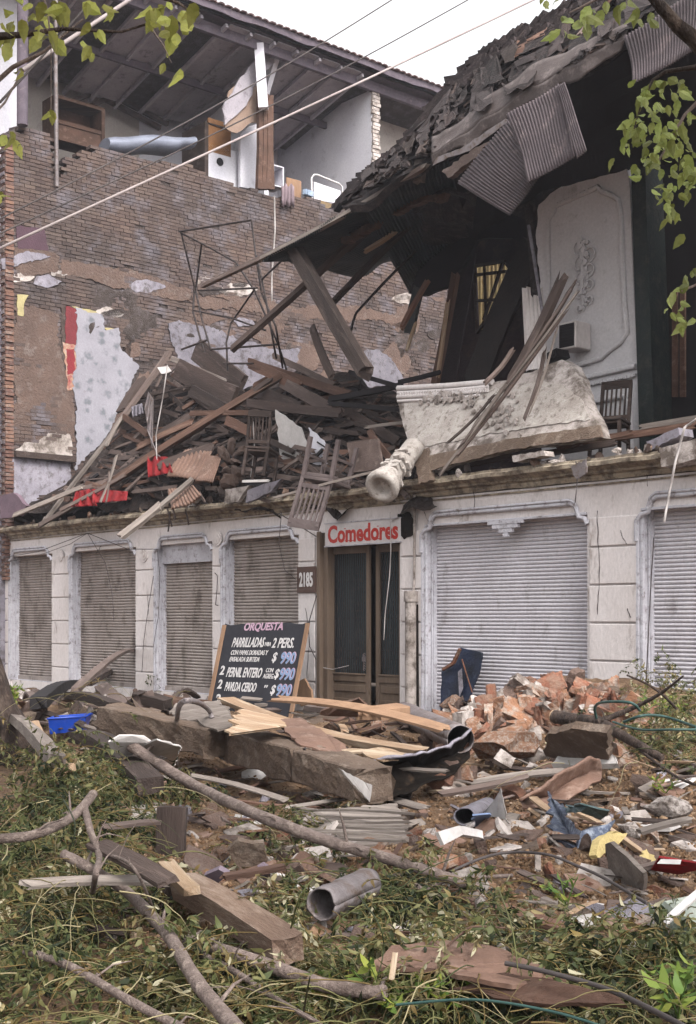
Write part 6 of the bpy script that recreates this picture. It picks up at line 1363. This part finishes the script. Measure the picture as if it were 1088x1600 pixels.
# fallen branches
BR = []
def branch(pts, r0, r1, lab, m='bark', grp='fallen branches lying over the rubble'):
    pts = [(x, y, h * (.5 if y > 1380 else .8)) for x, y, h in pts]; r0, r1 = r0 * T(*pts[0]).y / FPX, r1 * T(*pts[-1]).y / FPX
    o, ps, rr = arc(pts, r0, m, lab, 'branch', 'fallen_branch', grp, r1, 10); BR.append(ps)
    # twigs and knots as one part
    for k in range(int(len(ps) / 7)):
        q = MB(); i = random.randrange(2, len(ps) - 1); p = ps[i]; d = V((random.gauss(0, 1), random.gauss(0, 1), random.uniform(-.2, 1))).normalized(); l_ = random.uniform(.03, .25)
        q.tube([p, p + d * l_ * .5 + V((0, 0, .02)), p + d * l_], [rr[i] * .35, rr[i] * .25, .002], 5); obj('twig', q, M[m], o)
    return o
branch([(205, 1166, .5), (300, 1225, .35), (400, 1272, .28), (500, 1310, .22), (600, 1340, .2), (680, 1365, .18), (748, 1388, .14)], 9, 8, 'very long grey pole like branch lying diagonally across the middle')
branch([(100, 1335, .5), (150, 1362, .5), (200, 1395, .48), (262, 1460, .46), (305, 1530, .44), (345, 1580, .42), (400, 1640, .4)], 8, 15, 'thick grey branch running down to the bottom left edge')
branch([(-20, 1312, .6), (50, 1305, .62), (105, 1282, .66), (132, 1258, .7), (146, 1240, .75)], 8, 7, 'branch curving in from the left edge at mid height')
branch([(132, 1260, .7), (142, 1300, .66), (155, 1335, .6), (150, 1365, .6), (145, 1394, .58)], 6, 4, 'thin side branch hanging from the curved left branch')
branch([(40, 1486, .5), (110, 1510, .5), (200, 1562, .46), (300, 1615, .42)], 6, 8, 'straight thin branch at the lower left corner')
branch([(283, 1466, .3), (350, 1485, .32), (430, 1512, .34), (510, 1540, .34), (602, 1552, .32)], 9, 12, 'branch lying below the heavy squared timber')
branch([(300, 1484, .3), (370, 1520, .3), (430, 1560, .3), (500, 1600, .3)], 6, 4, 'thinner branch crossing below the other one under the timber')
branch([(160, 1336, .55), (190, 1342, .6), (215, 1365, .58), (242, 1425, .5)], 3, 2, 'thin pale arching twig beside the narrow dark post')
branch([(640, 1378, .16), (690, 1410, .12), (760, 1445, .1)], 6, 4, 'thin branch forking down from the end of the long pole')
branch([(700, 1478, .5), (720, 1460, .55), (740, 1448, .56), (790, 1450, .55)], 2, 1.5, 'reddish thin stem arching over the vines at bottom right', 'woodbrown')
ob = branch([(868, 1120, .45), (900, 1125, .45), (935, 1128, .45), (965, 1145, .42), (1000, 1165, .35), (1035, 1185, .28)], 11, 6, 'thick dark branch with a pale sawn end on the right brick heap', 'barkdark')
p0, p1 = BR[-1][0], BR[-1][2]; q = MB(); q.tube([p0 - (p1 - p0).normalized() * .012, p0 + (p1 - p0).normalized() * .001], (11.3 * BR[-1][0].y / FPX), 10); obj('sawn_end', q, M['woodpale'], ob)
branch([(935, 1128, .5), (985, 1108, .6), (1030, 1085, .75), (1068, 1056, .95)], 5, 1.5, 'dark side branch rising right towards the last shutter', 'barkdark')
branch([(980, 1055, 1.0), (1010, 1068, .85), (1035, 1085, .7), (1060, 1110, .5)], 1.5, 2.5, 'thin dark twig reaching up before the white pillar at right', 'barkdark')
branch([(975, 1150, .42), (1010, 1180, .35), (1060, 1215, .3), (1100, 1230, .3)], 2.5, 2, 'long dark twig trailing down the right side of the soil mound', 'barkdark')

random.seed(44)
for i, (x0, y0, x1, y1, w_, m_, lb) in enumerate([(212, 1088, 262, 1100, 22, 'wooddark', 'dark roll end lying at the foot of the third window'), (262, 1092, 332, 1102, 20, 'woodbrown', 'brown rolled mat lying left of the menu board'), (160, 1076, 226, 1094, 26, 'wood', 'grey roll lying before the pillar left of the third window'), (60, 1098, 120, 1070, 20, 'void', 'black plastic bundle at the foot of the first pillar'), (110, 1086, 180, 1104, 18, 'wooddark', 'dark board end under the rising plank'), (480, 1106, 560, 1112, 12, 'wood', 'weathered board at the foot of the left door leaf'), (20, 1120, 90, 1190, 22, 'woodgrey', 'grey bark slab leaning right of the left tree trunk'), (55, 1130, 110, 1200, 14, 'woodpale', 'pale split slab beside the grey bark slab')]):
    gp(x0, y0, .32, x1, y1, .32, w_, m_, lb, GF, hr=.7)
for k in range(150):
    x = random.uniform(20, 690); y = random.uniform(1086, 1140); c = T(x, y, random.uniform(0, .12))
    side = 'left of' if x < 330 else 'below'
    put(random.choice(ROCKS + BRK[:2]), c, random.uniform(.05, .16) if random.random() < .7 else random.uniform(.3, .9) * .3, m=random.choice(['mud', 'chunk', 'concrete', 'plaster2', 'wood', 'wooddark']), lab='lump of rubble on the pavement %s the menu board' % side, grp='rubble lumps on the pavement %s the menu board' % side)
for k in range(70):
    x = random.uniform(20, 690); y = random.uniform(1090, 1150); L_ = random.uniform(20, 70); a_ = random.gauss(.1, .4)
    gp(x, y, random.uniform(.1, .3), x + L_ * math.cos(a_), y + L_ * math.sin(a_) * .5, random.uniform(.05, .3), random.uniform(3, 11), random.choice(['wood', 'woodgrey', 'wooddark', 'woodbrown']), 'piece of broken board lying at the foot of the left facade', 'broken boards at the foot of the left facade', hr=.4, jag=.06)
# ================================================================== loose grit, vines, trees
rng = np.random.default_rng(5)
def npmesh(name, verts, faces, vals, m, smooth=False):
    me = bpy.data.meshes.new(name); nv, nf = len(verts), len(faces); k = faces.shape[1]
    me.vertices.add(nv); me.vertices.foreach_set('co', verts.astype(np.float32).ravel()); me.loops.add(nf * k); me.loops.foreach_set('vertex_index', faces.astype(np.int32).ravel())
    me.polygons.add(nf); me.polygons.foreach_set('loop_start', np.arange(0, nf * k, k, dtype=np.int32)); me.polygons.foreach_set('loop_total', np.full(nf, k, dtype=np.int32))
    if smooth: me.polygons.foreach_set('use_smooth', np.ones(nf, dtype=bool))
    me.update(calc_edges=True); me.validate(); at = me.attributes.new('rnd', 'FLOAT', 'FACE'); at.data.foreach_set('value', vals.astype(np.float32)); me.materials.append(M[m]); return me
def linkn(name, me, parent=None):
    o = bpy.data.objects.new(name, me); COL.objects.link(o)
    if parent is not None: o.parent = parent; o.matrix_parent_inverse = Matrix.Translation(-V(parent['_w']))
    return o
# grit
def gritpts(k):
    out = []
    while len(out) < k:
        x = random.uniform(90, 1100); y = 1120 + 400 * random.random() ** 1.0
        w_ = 1 if (x > 560 and y < 1420) else (.6 if x > 260 else .15)
        if random.random() < w_: out.append(T(x, y, 0))
    return np.array([tuple(p) for p in out])
cp_ = gritpts(9000); K = len(cp_); cp_ = np.repeat(cp_, 4, 0) + rng.normal(0, .07, (K * 4, 3)) * [1, 1, 0]
cp_[:, 2] = [H(a, b) for a, b, _ in cp_]; K = len(cp_)
cube = np.array([[i, j, k] for i in (-1, 1) for j in (-1, 1) for k in (-1, 1)], float); cf = np.array([(0, 1, 3, 2), (4, 6, 7, 5), (0, 4, 5, 1), (2, 3, 7, 6), (0, 2, 6, 4), (1, 5, 7, 3)])
def rotm(k):
    q_ = rng.normal(size=(k, 4)); q_ /= np.linalg.norm(q_, axis=1)[:, None]; w, x, y, z = q_.T
    return np.stack([1 - 2 * (y * y + z * z), 2 * (x * y - z * w), 2 * (x * z + y * w), 2 * (x * y + z * w), 1 - 2 * (x * x + z * z), 2 * (y * z - x * w), 2 * (x * z - y * w), 2 * (y * z + x * w), 1 - 2 * (x * x + y * y)], 1).reshape(k, 3, 3)
sz3 = np.exp(np.minimum(rng.normal(-5.1, .6, (K, 1)), -4.0)) * rng.uniform(.3, 1.5, (K, 3)) 
vv = cube[None] * sz3[:, None] * rng.uniform(.55, 1.15, (K, 8, 1)); vv = np.einsum('kij,kvj->kvi', rotm(K), vv) + cp_[:, None]
ff = (cf[None] + np.arange(K)[:, None, None] * 8).reshape(-1, 4); val = np.repeat(np.clip(rng.beta(1.7, 2.2, K), 0, 1), 6)
o = linkn('rubble_grit', npmesh('rubble_grit', vv.reshape(-1, 3), ff, val, 'chips')); tag(o, 'loose grit, clods and brick crumbs strewn over the brown soil', 'grit', kind='stuff')
# leaves: strips of three quads with a curl
def leaves(base, axis, side, ln, wd, curl, prof=(.12, 1.0, .75, .04)):
    k = len(base); nrm = np.cross(axis, side); vs = np.zeros((k, 8, 3))
    for i, (t, w_) in enumerate(zip((0, .33, .68, 1.0), prof)):
        c = base + axis * (ln * t)[:, None] + nrm * (curl * ln * t * t)[:, None]
        up_ = nrm * (.22 * wd * w_)[:, None]
        vs[:, 2 * i] = c - side * (wd * w_ * .5)[:, None] + up_; vs[:, 2 * i + 1] = c + side * (wd * w_ * .5)[:, None] + up_
    f = np.array([(0, 1, 3, 2), (2, 3, 5, 4), (4, 5, 7, 6)]); ff = (f[None] + np.arange(k)[:, None, None] * 8).reshape(-1, 4)
    return vs.reshape(-1, 3), ff
def norm(a): return a / (np.linalg.norm(a, axis=1)[:, None] + 1e-9)
zones = [  # x0,x1,y0,y1, weight, height range over ground
 (-30, 240, 1195, 1300, 9, .0, .55), (-30, 200, 1300, 1420, 9, .0, .45), (-30, 290, 1400, 1610, 13, .0, .3), (100, 250, 1230, 1330, 3, .0, .35),
 (240, 460, 1490, 1610, 7, .0, .22), (420, 700, 1500, 1610, 9, .0, .22), (440, 500, 1400, 1480, 2.0, .0, .25), (380, 560, 1270, 1400, 2.6, 0, .16), (540, 700, 1360, 1480, 5, 0, .2),
 (670, 880, 1415, 1520, 6, 0, .2), (640, 1100, 1520, 1610, 13, 0, .26), (880, 1100, 1490, 1570, 5, 0, .25), (985, 1100, 1080, 1200, 7, .0, .55), (1030, 1100, 1160, 1230, 1, 0, .3),
 (100, 180, 1060, 1110, 2.2, .3, .8), (225, 330, 1075, 1095, 1.2, .4, .7), (860, 960, 1125, 1200, 1.2, .1, .5), (240, 320, 1245, 1262, .6, 0, .3), (300, 620, 1200, 1280, .8, 0, .1), (-20, 50, 1060, 1190, 1.2, .1, .5)]
wt = np.array([z[4] for z in zones]); wt /= wt.sum()
Vs, Fs, Vl, off = [], [], [], 0; SV, SFc, SVal = MB(), 0, 0
NS = 7400
bb_, aa_, ss_, ll_, ww_, cc2, rr_ = [], [], [], [], [], [], []
random.seed(9)
CL = []
for k in range(280):
    z = zones[rng.choice(len(zones), p=wt)]; x, y = random.uniform(z[0], z[1]), random.uniform(z[2], z[3]); p = T(x, y, 0)
    CL.append((p, random.uniform(.10, .30), random.uniform(.06, .42) * (z[6] + .12) / .4, random.gauss(0, .2), random.uniform(0, 6.28)))
for s_ in range(NS):
    if s_ % 8:
        p0, cr, ch_, ct, ca = random.choice(CL); r_ = math.sqrt(random.random()); t_ = random.uniform(0, 6.28); X, Y_ = p0.x + cr * r_ * math.cos(t_), p0.y + cr * r_ * math.sin(t_)
        if Y_ < 2.6: continue
        p = V((X, Y_, H(X, Y_) + ch_ * (1 - r_ * r_) * random.uniform(.5, 1)))
    else:
        z = zones[rng.choice(len(zones), p=wt)]; x, y = random.uniform(z[0], z[1]), random.uniform(z[2], z[3]); p = T(x, y, random.uniform(0, .1)); ct = 0; ca = random.uniform(0, 6.28)
    an = random.gauss(ca, 1.1); d = V((math.cos(an), math.sin(an), random.uniform(-.1, .7))).normalized(); L_ = random.uniform(.10, .3); tone = min(1, max(0, random.betavariate(2, 2.4) + ct + .5 * noise.noise(p * 1.3)))
    pts = [p]
    for k in range(6): d = (d + V((random.gauss(0, .3), random.gauss(0, .3), -.28))).normalized(); pts.append(pts[-1] + d * L_ / 6)
    SV.tube(pts, [.0032, .003, .0028, .0025, .002, .0016, .001], 3, cap=False, r=random.uniform(.35, .9))
    for k in range(random.randint(8, 13)):
        i = random.randint(1, 5); b_ = pts[i].lerp(pts[i + 1], random.random()); ax = (pts[i + 1] - pts[i]).normalized() * .5 + V((random.gauss(0, .6), random.gauss(0, .6), random.gauss(-.35, .45)))
        bb_.append(b_); aa_.append(ax); ln = random.uniform(.016, .05); ll_.append(ln); ww_.append(ln * random.uniform(.28, .62)); cc2.append(random.uniform(-1.5, 1.1)); rr_.append(min(1, max(0, tone + random.gauss(0, .16))))
bb_ = np.array([tuple(q) for q in bb_]); aa_ = norm(np.array([tuple(q) for q in aa_])); ss_ = norm(np.cross(aa_, rng.normal(size=aa_.shape)))
vs, fs = leaves(bb_, aa_, ss_, np.array(ll_), np.array(ww_), np.array(cc2))
o = linkn('wilted_vines', npmesh('wilted_vines', vs, fs, np.repeat(np.array(rr_), 3), 'wilt')); tag(o, 'tangle of wilted vine leaves covering the rubble in the foreground', 'foliage', kind='stuff')
o = obj('vine_stems', SV, M['wilt']); tag(o, 'thin curling vine stems tangled through the rubble', 'stems', kind='stuff')
SV2 = MB()
for k in range(520):
    z = zones[rng.choice(len(zones), p=wt)]; x, y = random.uniform(z[0], z[1]), random.uniform(z[2], z[3]); p = T(x, y, random.uniform(0, z[6]))
    an = random.uniform(0, 6.28); d = V((math.cos(an), math.sin(an), random.uniform(0, .6))).normalized(); L_ = random.uniform(.3, .8); pts = [p]
    for j in range(10): d = (d + V((random.gauss(0, .22), random.gauss(0, .22), -.13))).normalized(); pts.append(pts[-1] + d * L_ / 10)
    r0 = random.uniform(.0015, .0042); SV2.tube(pts, [r0 * (1 - .07 * j) for j in range(11)], 4, cap=False, r=random.choice([.25, .6, .7, .8, .95]))
o = obj('vine_twigs', SV2, M['wilt']); tag(o, 'longer pale and brown vine twigs lying through the wilted leaves', 'twigs', kind='stuff')
# a few long pale stems arching over
for pts in [[(240, 1345, .5), (300, 1330, .6), (345, 1345, .4)], [(455, 1450, .3), (470, 1400, .5), (500, 1365, .55), (530, 1362, .4)], [(560, 1400, .3), (590, 1440, .4), (600, 1480, .3), (590, 1530, .2)], [(100, 1250, .7), (118, 1290, .7), (108, 1330, .6)], [(780, 1390, .3), (800, 1450, .4), (810, 1520, .3)], [(475, 1580, .3), (480, 1550, .5), (485, 1525, .6)]]:
    arc(pts, .004, 'wilt', 'long pale green vine stem arching over the debris', 'stem', 'vine_stem', 'long arching vine stems', .002, 5)
# fresh leafy shoots
def shoot(base, hgt, nl, lab, size=.06, spread=.25):
    t = thing('leafy_shoot', lab, 'plant', base); q = MB(); b2, a2, l2 = [], [], []
    for k in range(5):
        d = V((random.gauss(0, .5), random.gauss(0, .5), 1)).normalized(); pts = [base + d * hgt * j / 4 + V((0, 0, -.02 * j * j * hgt)) for j in range(5)]; q.tube(pts, [.005, .004, .003, .0025, .0015], 4, cap=False)
        for i in range(nl // 5): j = random.uniform(.8, 4); c = pts[int(j)].lerp(pts[min(int(j) + 1, 4)], j % 1); b2.append(c); a2.append(V((random.gauss(0, 1), random.gauss(0, 1), random.gauss(.1, .5)))); l2.append(random.uniform(.6, 1.2) * size)
    obj('stem', q, M['fresh'], t); b2 = np.array([tuple(p) for p in b2]); a2 = norm(np.array([tuple(p) for p in a2])); s2 = norm(np.cross(a2, np.array([[0, 0, 1.]]) + rng.normal(0, .3, a2.shape))); l2 = np.array(l2)
    vs, fs = leaves(b2, a2, s2, l2, l2 * .42, rng.uniform(-.5, .1, len(l2))); linkn('foliage', npmesh('foliage', vs, fs, np.repeat(rng.uniform(.2, 1, len(l2)), 3), 'fresh'), t)
shoot(T(600, 1575, .05), .32, 60, 'yellow green leafy shoot at the bottom centre', .07); shoot(T(690, 1590, .05), .25, 40, 'smaller leafy shoot right of the bottom centre one', .06)
shoot(T(500, 1590, .0), .25, 40, 'broad leaved green shoot at the bottom left of centre', .08); shoot(T(1055, 1140, .0), .55, 90, 'green leafy shoots in front of the last shutter', .08); shoot(T(1000, 1120, .2), .35, 40, 'small leafy shoot before the right white pillar', .06)
shoot(T(25, 1110, .1), .5, 80, 'leafy shoot beside the left tree trunk', .08); shoot(T(1060, 1590, .1), .3, 40, 'leafy shoot in the bottom right corner', .09); shoot(T(1040, 1240, .05), .2, 24, 'young yellow green sprig on the soil mound at right', .07); shoot(T(885, 1420, .1), .25, 26, 'yellow green sprig above the rotten brown beam', .07)
# ------------------------------------------------------------------ street trees
def bigleaf(c, ax, side, ln, q, r_, rows=7):
    """ovate toothed leaf, folded along its midrib"""
    nn_ = ax.cross(side).normalized(); side = nn_.cross(ax).normalized(); mid, lf, rt = [], [], []
    curl = random.uniform(-.5, .1)
    for i in range(rows + 1):
        t = i / rows; w_ = ln * .27 * math.sin(math.pi * min(1, t ** .72)) * (1 - .15 * t) + .001
        tooth = 1 + (.10 if i % 2 else -.06); m_ = c + ax * ln * t + nn_ * curl * ln * t * t; up_ = nn_ * w_ * .28
        mid.append(m_); lf.append(m_ - side * w_ * tooth + up_ * random.uniform(.6, 1.5)); rt.append(m_ + side * w_ * tooth + up_ * random.uniform(.6, 1.5))
    b = MB(); q.grid([[lf[i], mid[i], rt[i]] for i in range(rows + 1)], False, r=r_)
def tree(root, trunkpts, rad, twigs, clusters, crown, leafm, loc, lab, bark='barkdark'):
    t = thing('street_tree', lab, 'tree', loc)
    q = MB(); pts = []
    P3 = trunkpts
    for i in range(len(P3) - 1):
        for k in range(8): pts.append(V(P3[i]).lerp(V(P3[i + 1]), k / 8))
    pts.append(V(P3[-1])); rr = [lerp(rad[0], rad[1], i / (len(pts) - 1)) for i in range(len(pts))]
    rows = []
    for i, p in enumerate(pts):
        rows.append([p + V((math.cos(k * .349), math.sin(k * .349), 0)) * rr[i] * (1 + .16 * noise.noise(V((k * .9, p.z * 1.2, 2))) + .08 * noise.noise(V((k * 2.2, p.z * 5, 2)))) for k in range(18)])
    q.grid(rows, False, close=True); obj('trunk', q, M[bark], t)
    for tw in twigs:
        q = MB(); out = []; ps = [P(x, y, Yd) for x, y, Yd, _ in tw]
        for i in range(len(ps) - 1):
            for k in range(5): out.append((ps[i].lerp(ps[i + 1], k / 5), lerp(tw[i][3], tw[i + 1][3], k / 5)))
        out.append((ps[-1], tw[-1][3])); q.tube([a_ for a_, _ in out], [b_ for _, b_ in out], 7, wob=.08); obj('branch', q, M['bark' if tw[0][3] < .02 else bark], t)
    q = MB()
    for (x, y, Yd, nlf, sx, sy, ln, droop) in clusters:
        for k in range(max(1, int(nlf * (.75 if ln > .085 else 1.5)))):
            px, py = random.gauss(x, sx), random.gauss(y, sy); yd = Yd * random.uniform(.94, 1.06); c = P(px, py, yd)
            ax = V((random.gauss(0, .45), random.gauss(0, .5), -droop + random.gauss(0, .35))).normalized(); side = ax.cross(V((random.gauss(0, .6), -1, random.gauss(0, .5)))).normalized()
            bigleaf(c, ax, side, ln * random.uniform(.45, 1.0), q, random.random())
    obj('foliage', q, M[leafm], t)
    k = crown[6]; c = rng.normal(size=(k, 3)); c = norm(c) * (rng.uniform(.35, 1, (k, 1))); c = c * [crown[3], crown[4], crown[5]] + [crown[0], crown[1], crown[2]]
    keep = c[:, 2] > EYE + .60 * np.maximum(c[:, 1], .5) + .4; c = c[keep]; k = len(c)
    a_ = norm(rng.normal(size=(k, 3)) + [0, 0, -.5]); s_ = norm(np.cross(a_, rng.normal(size=(k, 3)))); ln = rng.uniform(.09, .17, k)
    vs, fs = leaves(c, a_, s_, ln, ln * .6, rng.uniform(-.4, .2, k)); linkn('crown', npmesh('crown', vs, fs, np.repeat(rng.random(k), 3), 'fresh'), t)
    return t
# left tree: trunk at the left edge, sprays hanging into the top left corner
tb = T(8, 1185, .0)
tree(None, [(tb.x + .25, tb.y, tb.z - .3), (tb.x + .10, tb.y, tb.z + .15), (tb.x - .10, tb.y - .02, tb.z + .55), (tb.x - .34, tb.y - .05, tb.z + 1.3), (tb.x - .7, tb.y - .2, 3.2), (tb.x - .6, tb.y - 1.2, 5.4)], (.27, .15),
 [[(-60, 60, 5, .02), (30, 55, 5, .012), (100, 45, 5.0, .008), (190, 50, 5.0, .005), (235, 36, 5, .004)], [(-30, 150, 5.2, .012), (20, 105, 5.2, .009), (70, 80, 5.2, .006), (130, 30, 5.2, .004)], [(-40, -60, 5, .02), (60, -30, 5, .012), (200, -20, 5, .01), (280, 5, 5, .006), (300, 20, 5, .003)],
  [(232, 38, 5, .004), (255, 70, 5, .003), (268, 98, 5, .002)], [(-20, 190, 5, .006), (8, 160, 5, .004), (30, 120, 5, .003)], [(60, -30, 5, .008), (75, 20, 5, .004), (80, 70, 5, .002), (80, 170, 5, .0015)]],
 [(280, 22, 5, 16, 18, 12, .115, .8), (268, 55, 5, 4, 8, 8, .12, .9), (283, 108, 5, 2, 2, 2, .15, 1), (262, 100, 5, 1, 2, 2, .06, 1), (135, 72, 5, 5, 10, 6, .10, .8), (90, 20, 5, 12, 22, 10, .11, .8), (70, 55, 5, 7, 12, 10, .11, .9), (28, 108, 5, 3, 6, 6, .12, .9), (15, 30, 5, 12, 18, 20, .1, .7), (5, 70, 5, 5, 6, 14, .1, .8), (78, 172, 5, 2, 2, 2, .07, 1), (15, 212, 5, 5, 8, 6, .07, .6), (2, 300, 5, 3, 3, 12, .06, .7), (165, 8, 5, 5, 10, 5, .11, .9), (235, 8, 5, 8, 15, 6, .11, .9), (60, 5, 5, 10, 25, 6, .11, .8), (150, 45, 5, 2, 5, 5, .07, 1)],
 (-2.8, 3.8, 6.4, 3.6, 4.4, 2.4, 15000), 'leafy', (tb.x, tb.y, tb.z), 'tree at the left edge with a rough leaning trunk and yellow green leaves above')
# right tree
tree(None, [(4.6, 5.5, -.1), (4.5, 5.5, 2.4), (4.0, 5.8, 4.6)], (.22, .12),
 [[(1500, 300, 5.6, .06), (1120, 90, 5.5, .045), (1060, 40, 5.5, .03), (1020, -5, 5.5, .024), (990, -60, 5.5, .02)], [(1150, 70, 5.6, .03), (1088, 105, 5.6, .012), (1040, 112, 5.6, .009), (1020, 125, 5.6, .006), (1000, 170, 5.6, .004), (990, 205, 5.6, .003)], [(1130, 120, 5.6, .014), (1070, 180, 5.6, .007), (1030, 250, 5.6, .004)], [(1160, 400, 5.4, .012), (1100, 440, 5.4, .007), (1065, 455, 5.4, .004)], [(985, -20, 5.5, .012), (930, 0, 5.5, .006), (890, 20, 5.5, .003)]],
 [(1010, 150, 5.6, 14, 18, 12, .075, .6), (1060, 150, 5.6, 12, 22, 18, .075, .6), (1000, 190, 5.6, 16, 20, 12, .075, .7), (1050, 215, 5.6, 30, 26, 24, .075, .7), (1020, 240, 5.6, 14, 18, 14, .07, .8), (1075, 270, 5.6, 18, 14, 25, .075, .8), (1040, 300, 5.6, 9, 12, 12, .07, 1), (1048, 325, 5.6, 4, 6, 8, .07, 1), (975, 225, 5.6, 3, 6, 5, .06, .5), (1060, 452, 5.4, 7, 10, 8, .09, .5), (1055, 480, 5.4, 8, 10, 12, .09, .6), (1075, 505, 5.4, 5, 8, 10, .09, .8), (1085, 420, 5.4, 3, 5, 3, .07, .5), (885, 40, 5.5, 8, 12, 12, .10, .8), (910, 20, 5.5, 9, 16, 12, .10, .8), (965, 12, 5.5, 9, 18, 8, .09, .8), (1010, 20, 5.5, 6, 10, 6, .09, .8), (855, -2, 5.5, 2, 3, 3, .06, 1), (870, 25, 5.5, 3, 4, 10, .09, 1)],
 (3.4, 3.2, 6.2, 2.4, 3.0, 1.8, 4000), 'leafg', (4.6, 5.5, 0), 'tree beyond the right edge whose green sprays hang before the dark room', 'barkdark')
# ------------------------------------------------------------------ added haze volume standing in for veiling flare

q = MB(); q.box((0, 0, 10.4), (410, 0, 0), (0, 410, 0), (0, 0, 11.8)); hz = obj('haze', q, None or bpy.data.materials.new('added_haze')); hz['kind'] = 'stuff'; hz['label'] = 'thin added haze standing in for veiling flare over the whole street'; hz['category'] = 'haze'
hm = hz.data.materials[0]; hm.use_nodes = True; hn = hm.node_tree; hn.nodes.remove(hn.nodes['Principled BSDF']); pv = hn.nodes.new('ShaderNodeVolumePrincipled'); pv.inputs['Density'].default_value = .0008; pv.inputs['Color'].default_value = (.90, .90, 1, 1); pv.inputs['Anisotropy'].default_value = .2
hn.links.new(pv.outputs[0], hn.nodes['Material Output'].inputs['Volume'])
# colour words make the labels of the small repeats tell them apart
CW = {'weathered_wood': 'weathered grey brown', 'dark_old_wood': 'blackish', 'brown_wood': 'brown', 'fresh_split_wood': 'pale fresh', 'grey_board': 'light grey', 'mud_render': 'mud brown', 'fired_brick': 'orange red', 'masonry_chunk': 'tan', 'concrete': 'dull grey', 'soiled_plaster': 'dirty cream', 'whitewash': 'bluish white', 'pale_frame_wood': 'light brown', 'white_board': 'white', 'brown_sheet': 'pinkish brown', 'dusty_mortar': 'dusty grey', 'black_and_room_shade': 'black'}
for o in bpy.data.objects:
    gname = o.get('group', '')
    if o.parent is None and o.type == 'MESH' and gname.startswith(('small timbers', 'flat flakes', 'loose bricks', 'brick fragments', 'small rubble', 'debris lumps', 'rubble lumps', 'board splinters', 'broken boards')):
        w_ = CW.get(o.material_slots[0].material.name, ''); lb = o['label']
        for k_ in ('loose broken red ', 'splintered dark ', 'weathered '): lb = lb.replace(k_, 'broken ' if 'brick' in k_ or 'loose' in k_ else '')
        o['label'] = ' '.join((w_ + ' ' + lb).split()[:16])
# past 300 of a kind: the small ones far down the list become one object of stuff
def merge_small(name, keep, newname, lab, cat):
    bpy.context.view_layer.update()
    obs = [o for o in bpy.data.objects if o.name.split('.')[0] == name and o.type == 'MESH' and o.parent is None]
    def size(o):
        d = o.dimensions; c = o.matrix_world.translation; return math.sqrt(max(1e-6, sorted(d)[2] * sorted(d)[1])) / max(1, (c - cam.location).length) * (1 if o.get('group', '').startswith(('small timbers', 'broken boards', 'board splinters', 'small rubble', 'debris lumps', 'rubble lumps')) else 100)
    obs.sort(key=size, reverse=True); rest = obs[keep:]
    if not rest: return
    vs, fs, mi, mats = [], [], [], []
    for o in rest:
        b = len(vs); m4 = o.matrix_world; vs += [tuple(m4 @ q.co) for q in o.data.vertices]; m = o.material_slots[0].material
        if m not in mats: mats.append(m)
        fs += [tuple(i + b for i in f.vertices) for f in o.data.polygons]; mi += [mats.index(m)] * len(o.data.polygons)
    me = bpy.data.meshes.new(newname); me.from_pydata(vs, [], fs); [me.materials.append(m) for m in mats]; me.polygons.foreach_set('material_index', mi)
    for o in rest: bpy.data.objects.remove(o)
    o = bpy.data.objects.new(newname, me); COL.objects.link(o); tag(o, lab, cat, kind='stuff')
merge_small('plank', 298, 'splinter_litter', 'smallest splinters and board ends littered through the heap and the street', 'splinters')
merge_small('rubble_lump', 298, 'rubble_litter', 'smallest crumbs of masonry littered on cornice, pavement and street', 'rubble')
for o in bpy.data.objects:
    if o.parent is None and o.get('label') and not o.get('kind'): o['kind'] = 'thing'
for o in bpy.data.objects:
    if '_w' in o: del o['_w']
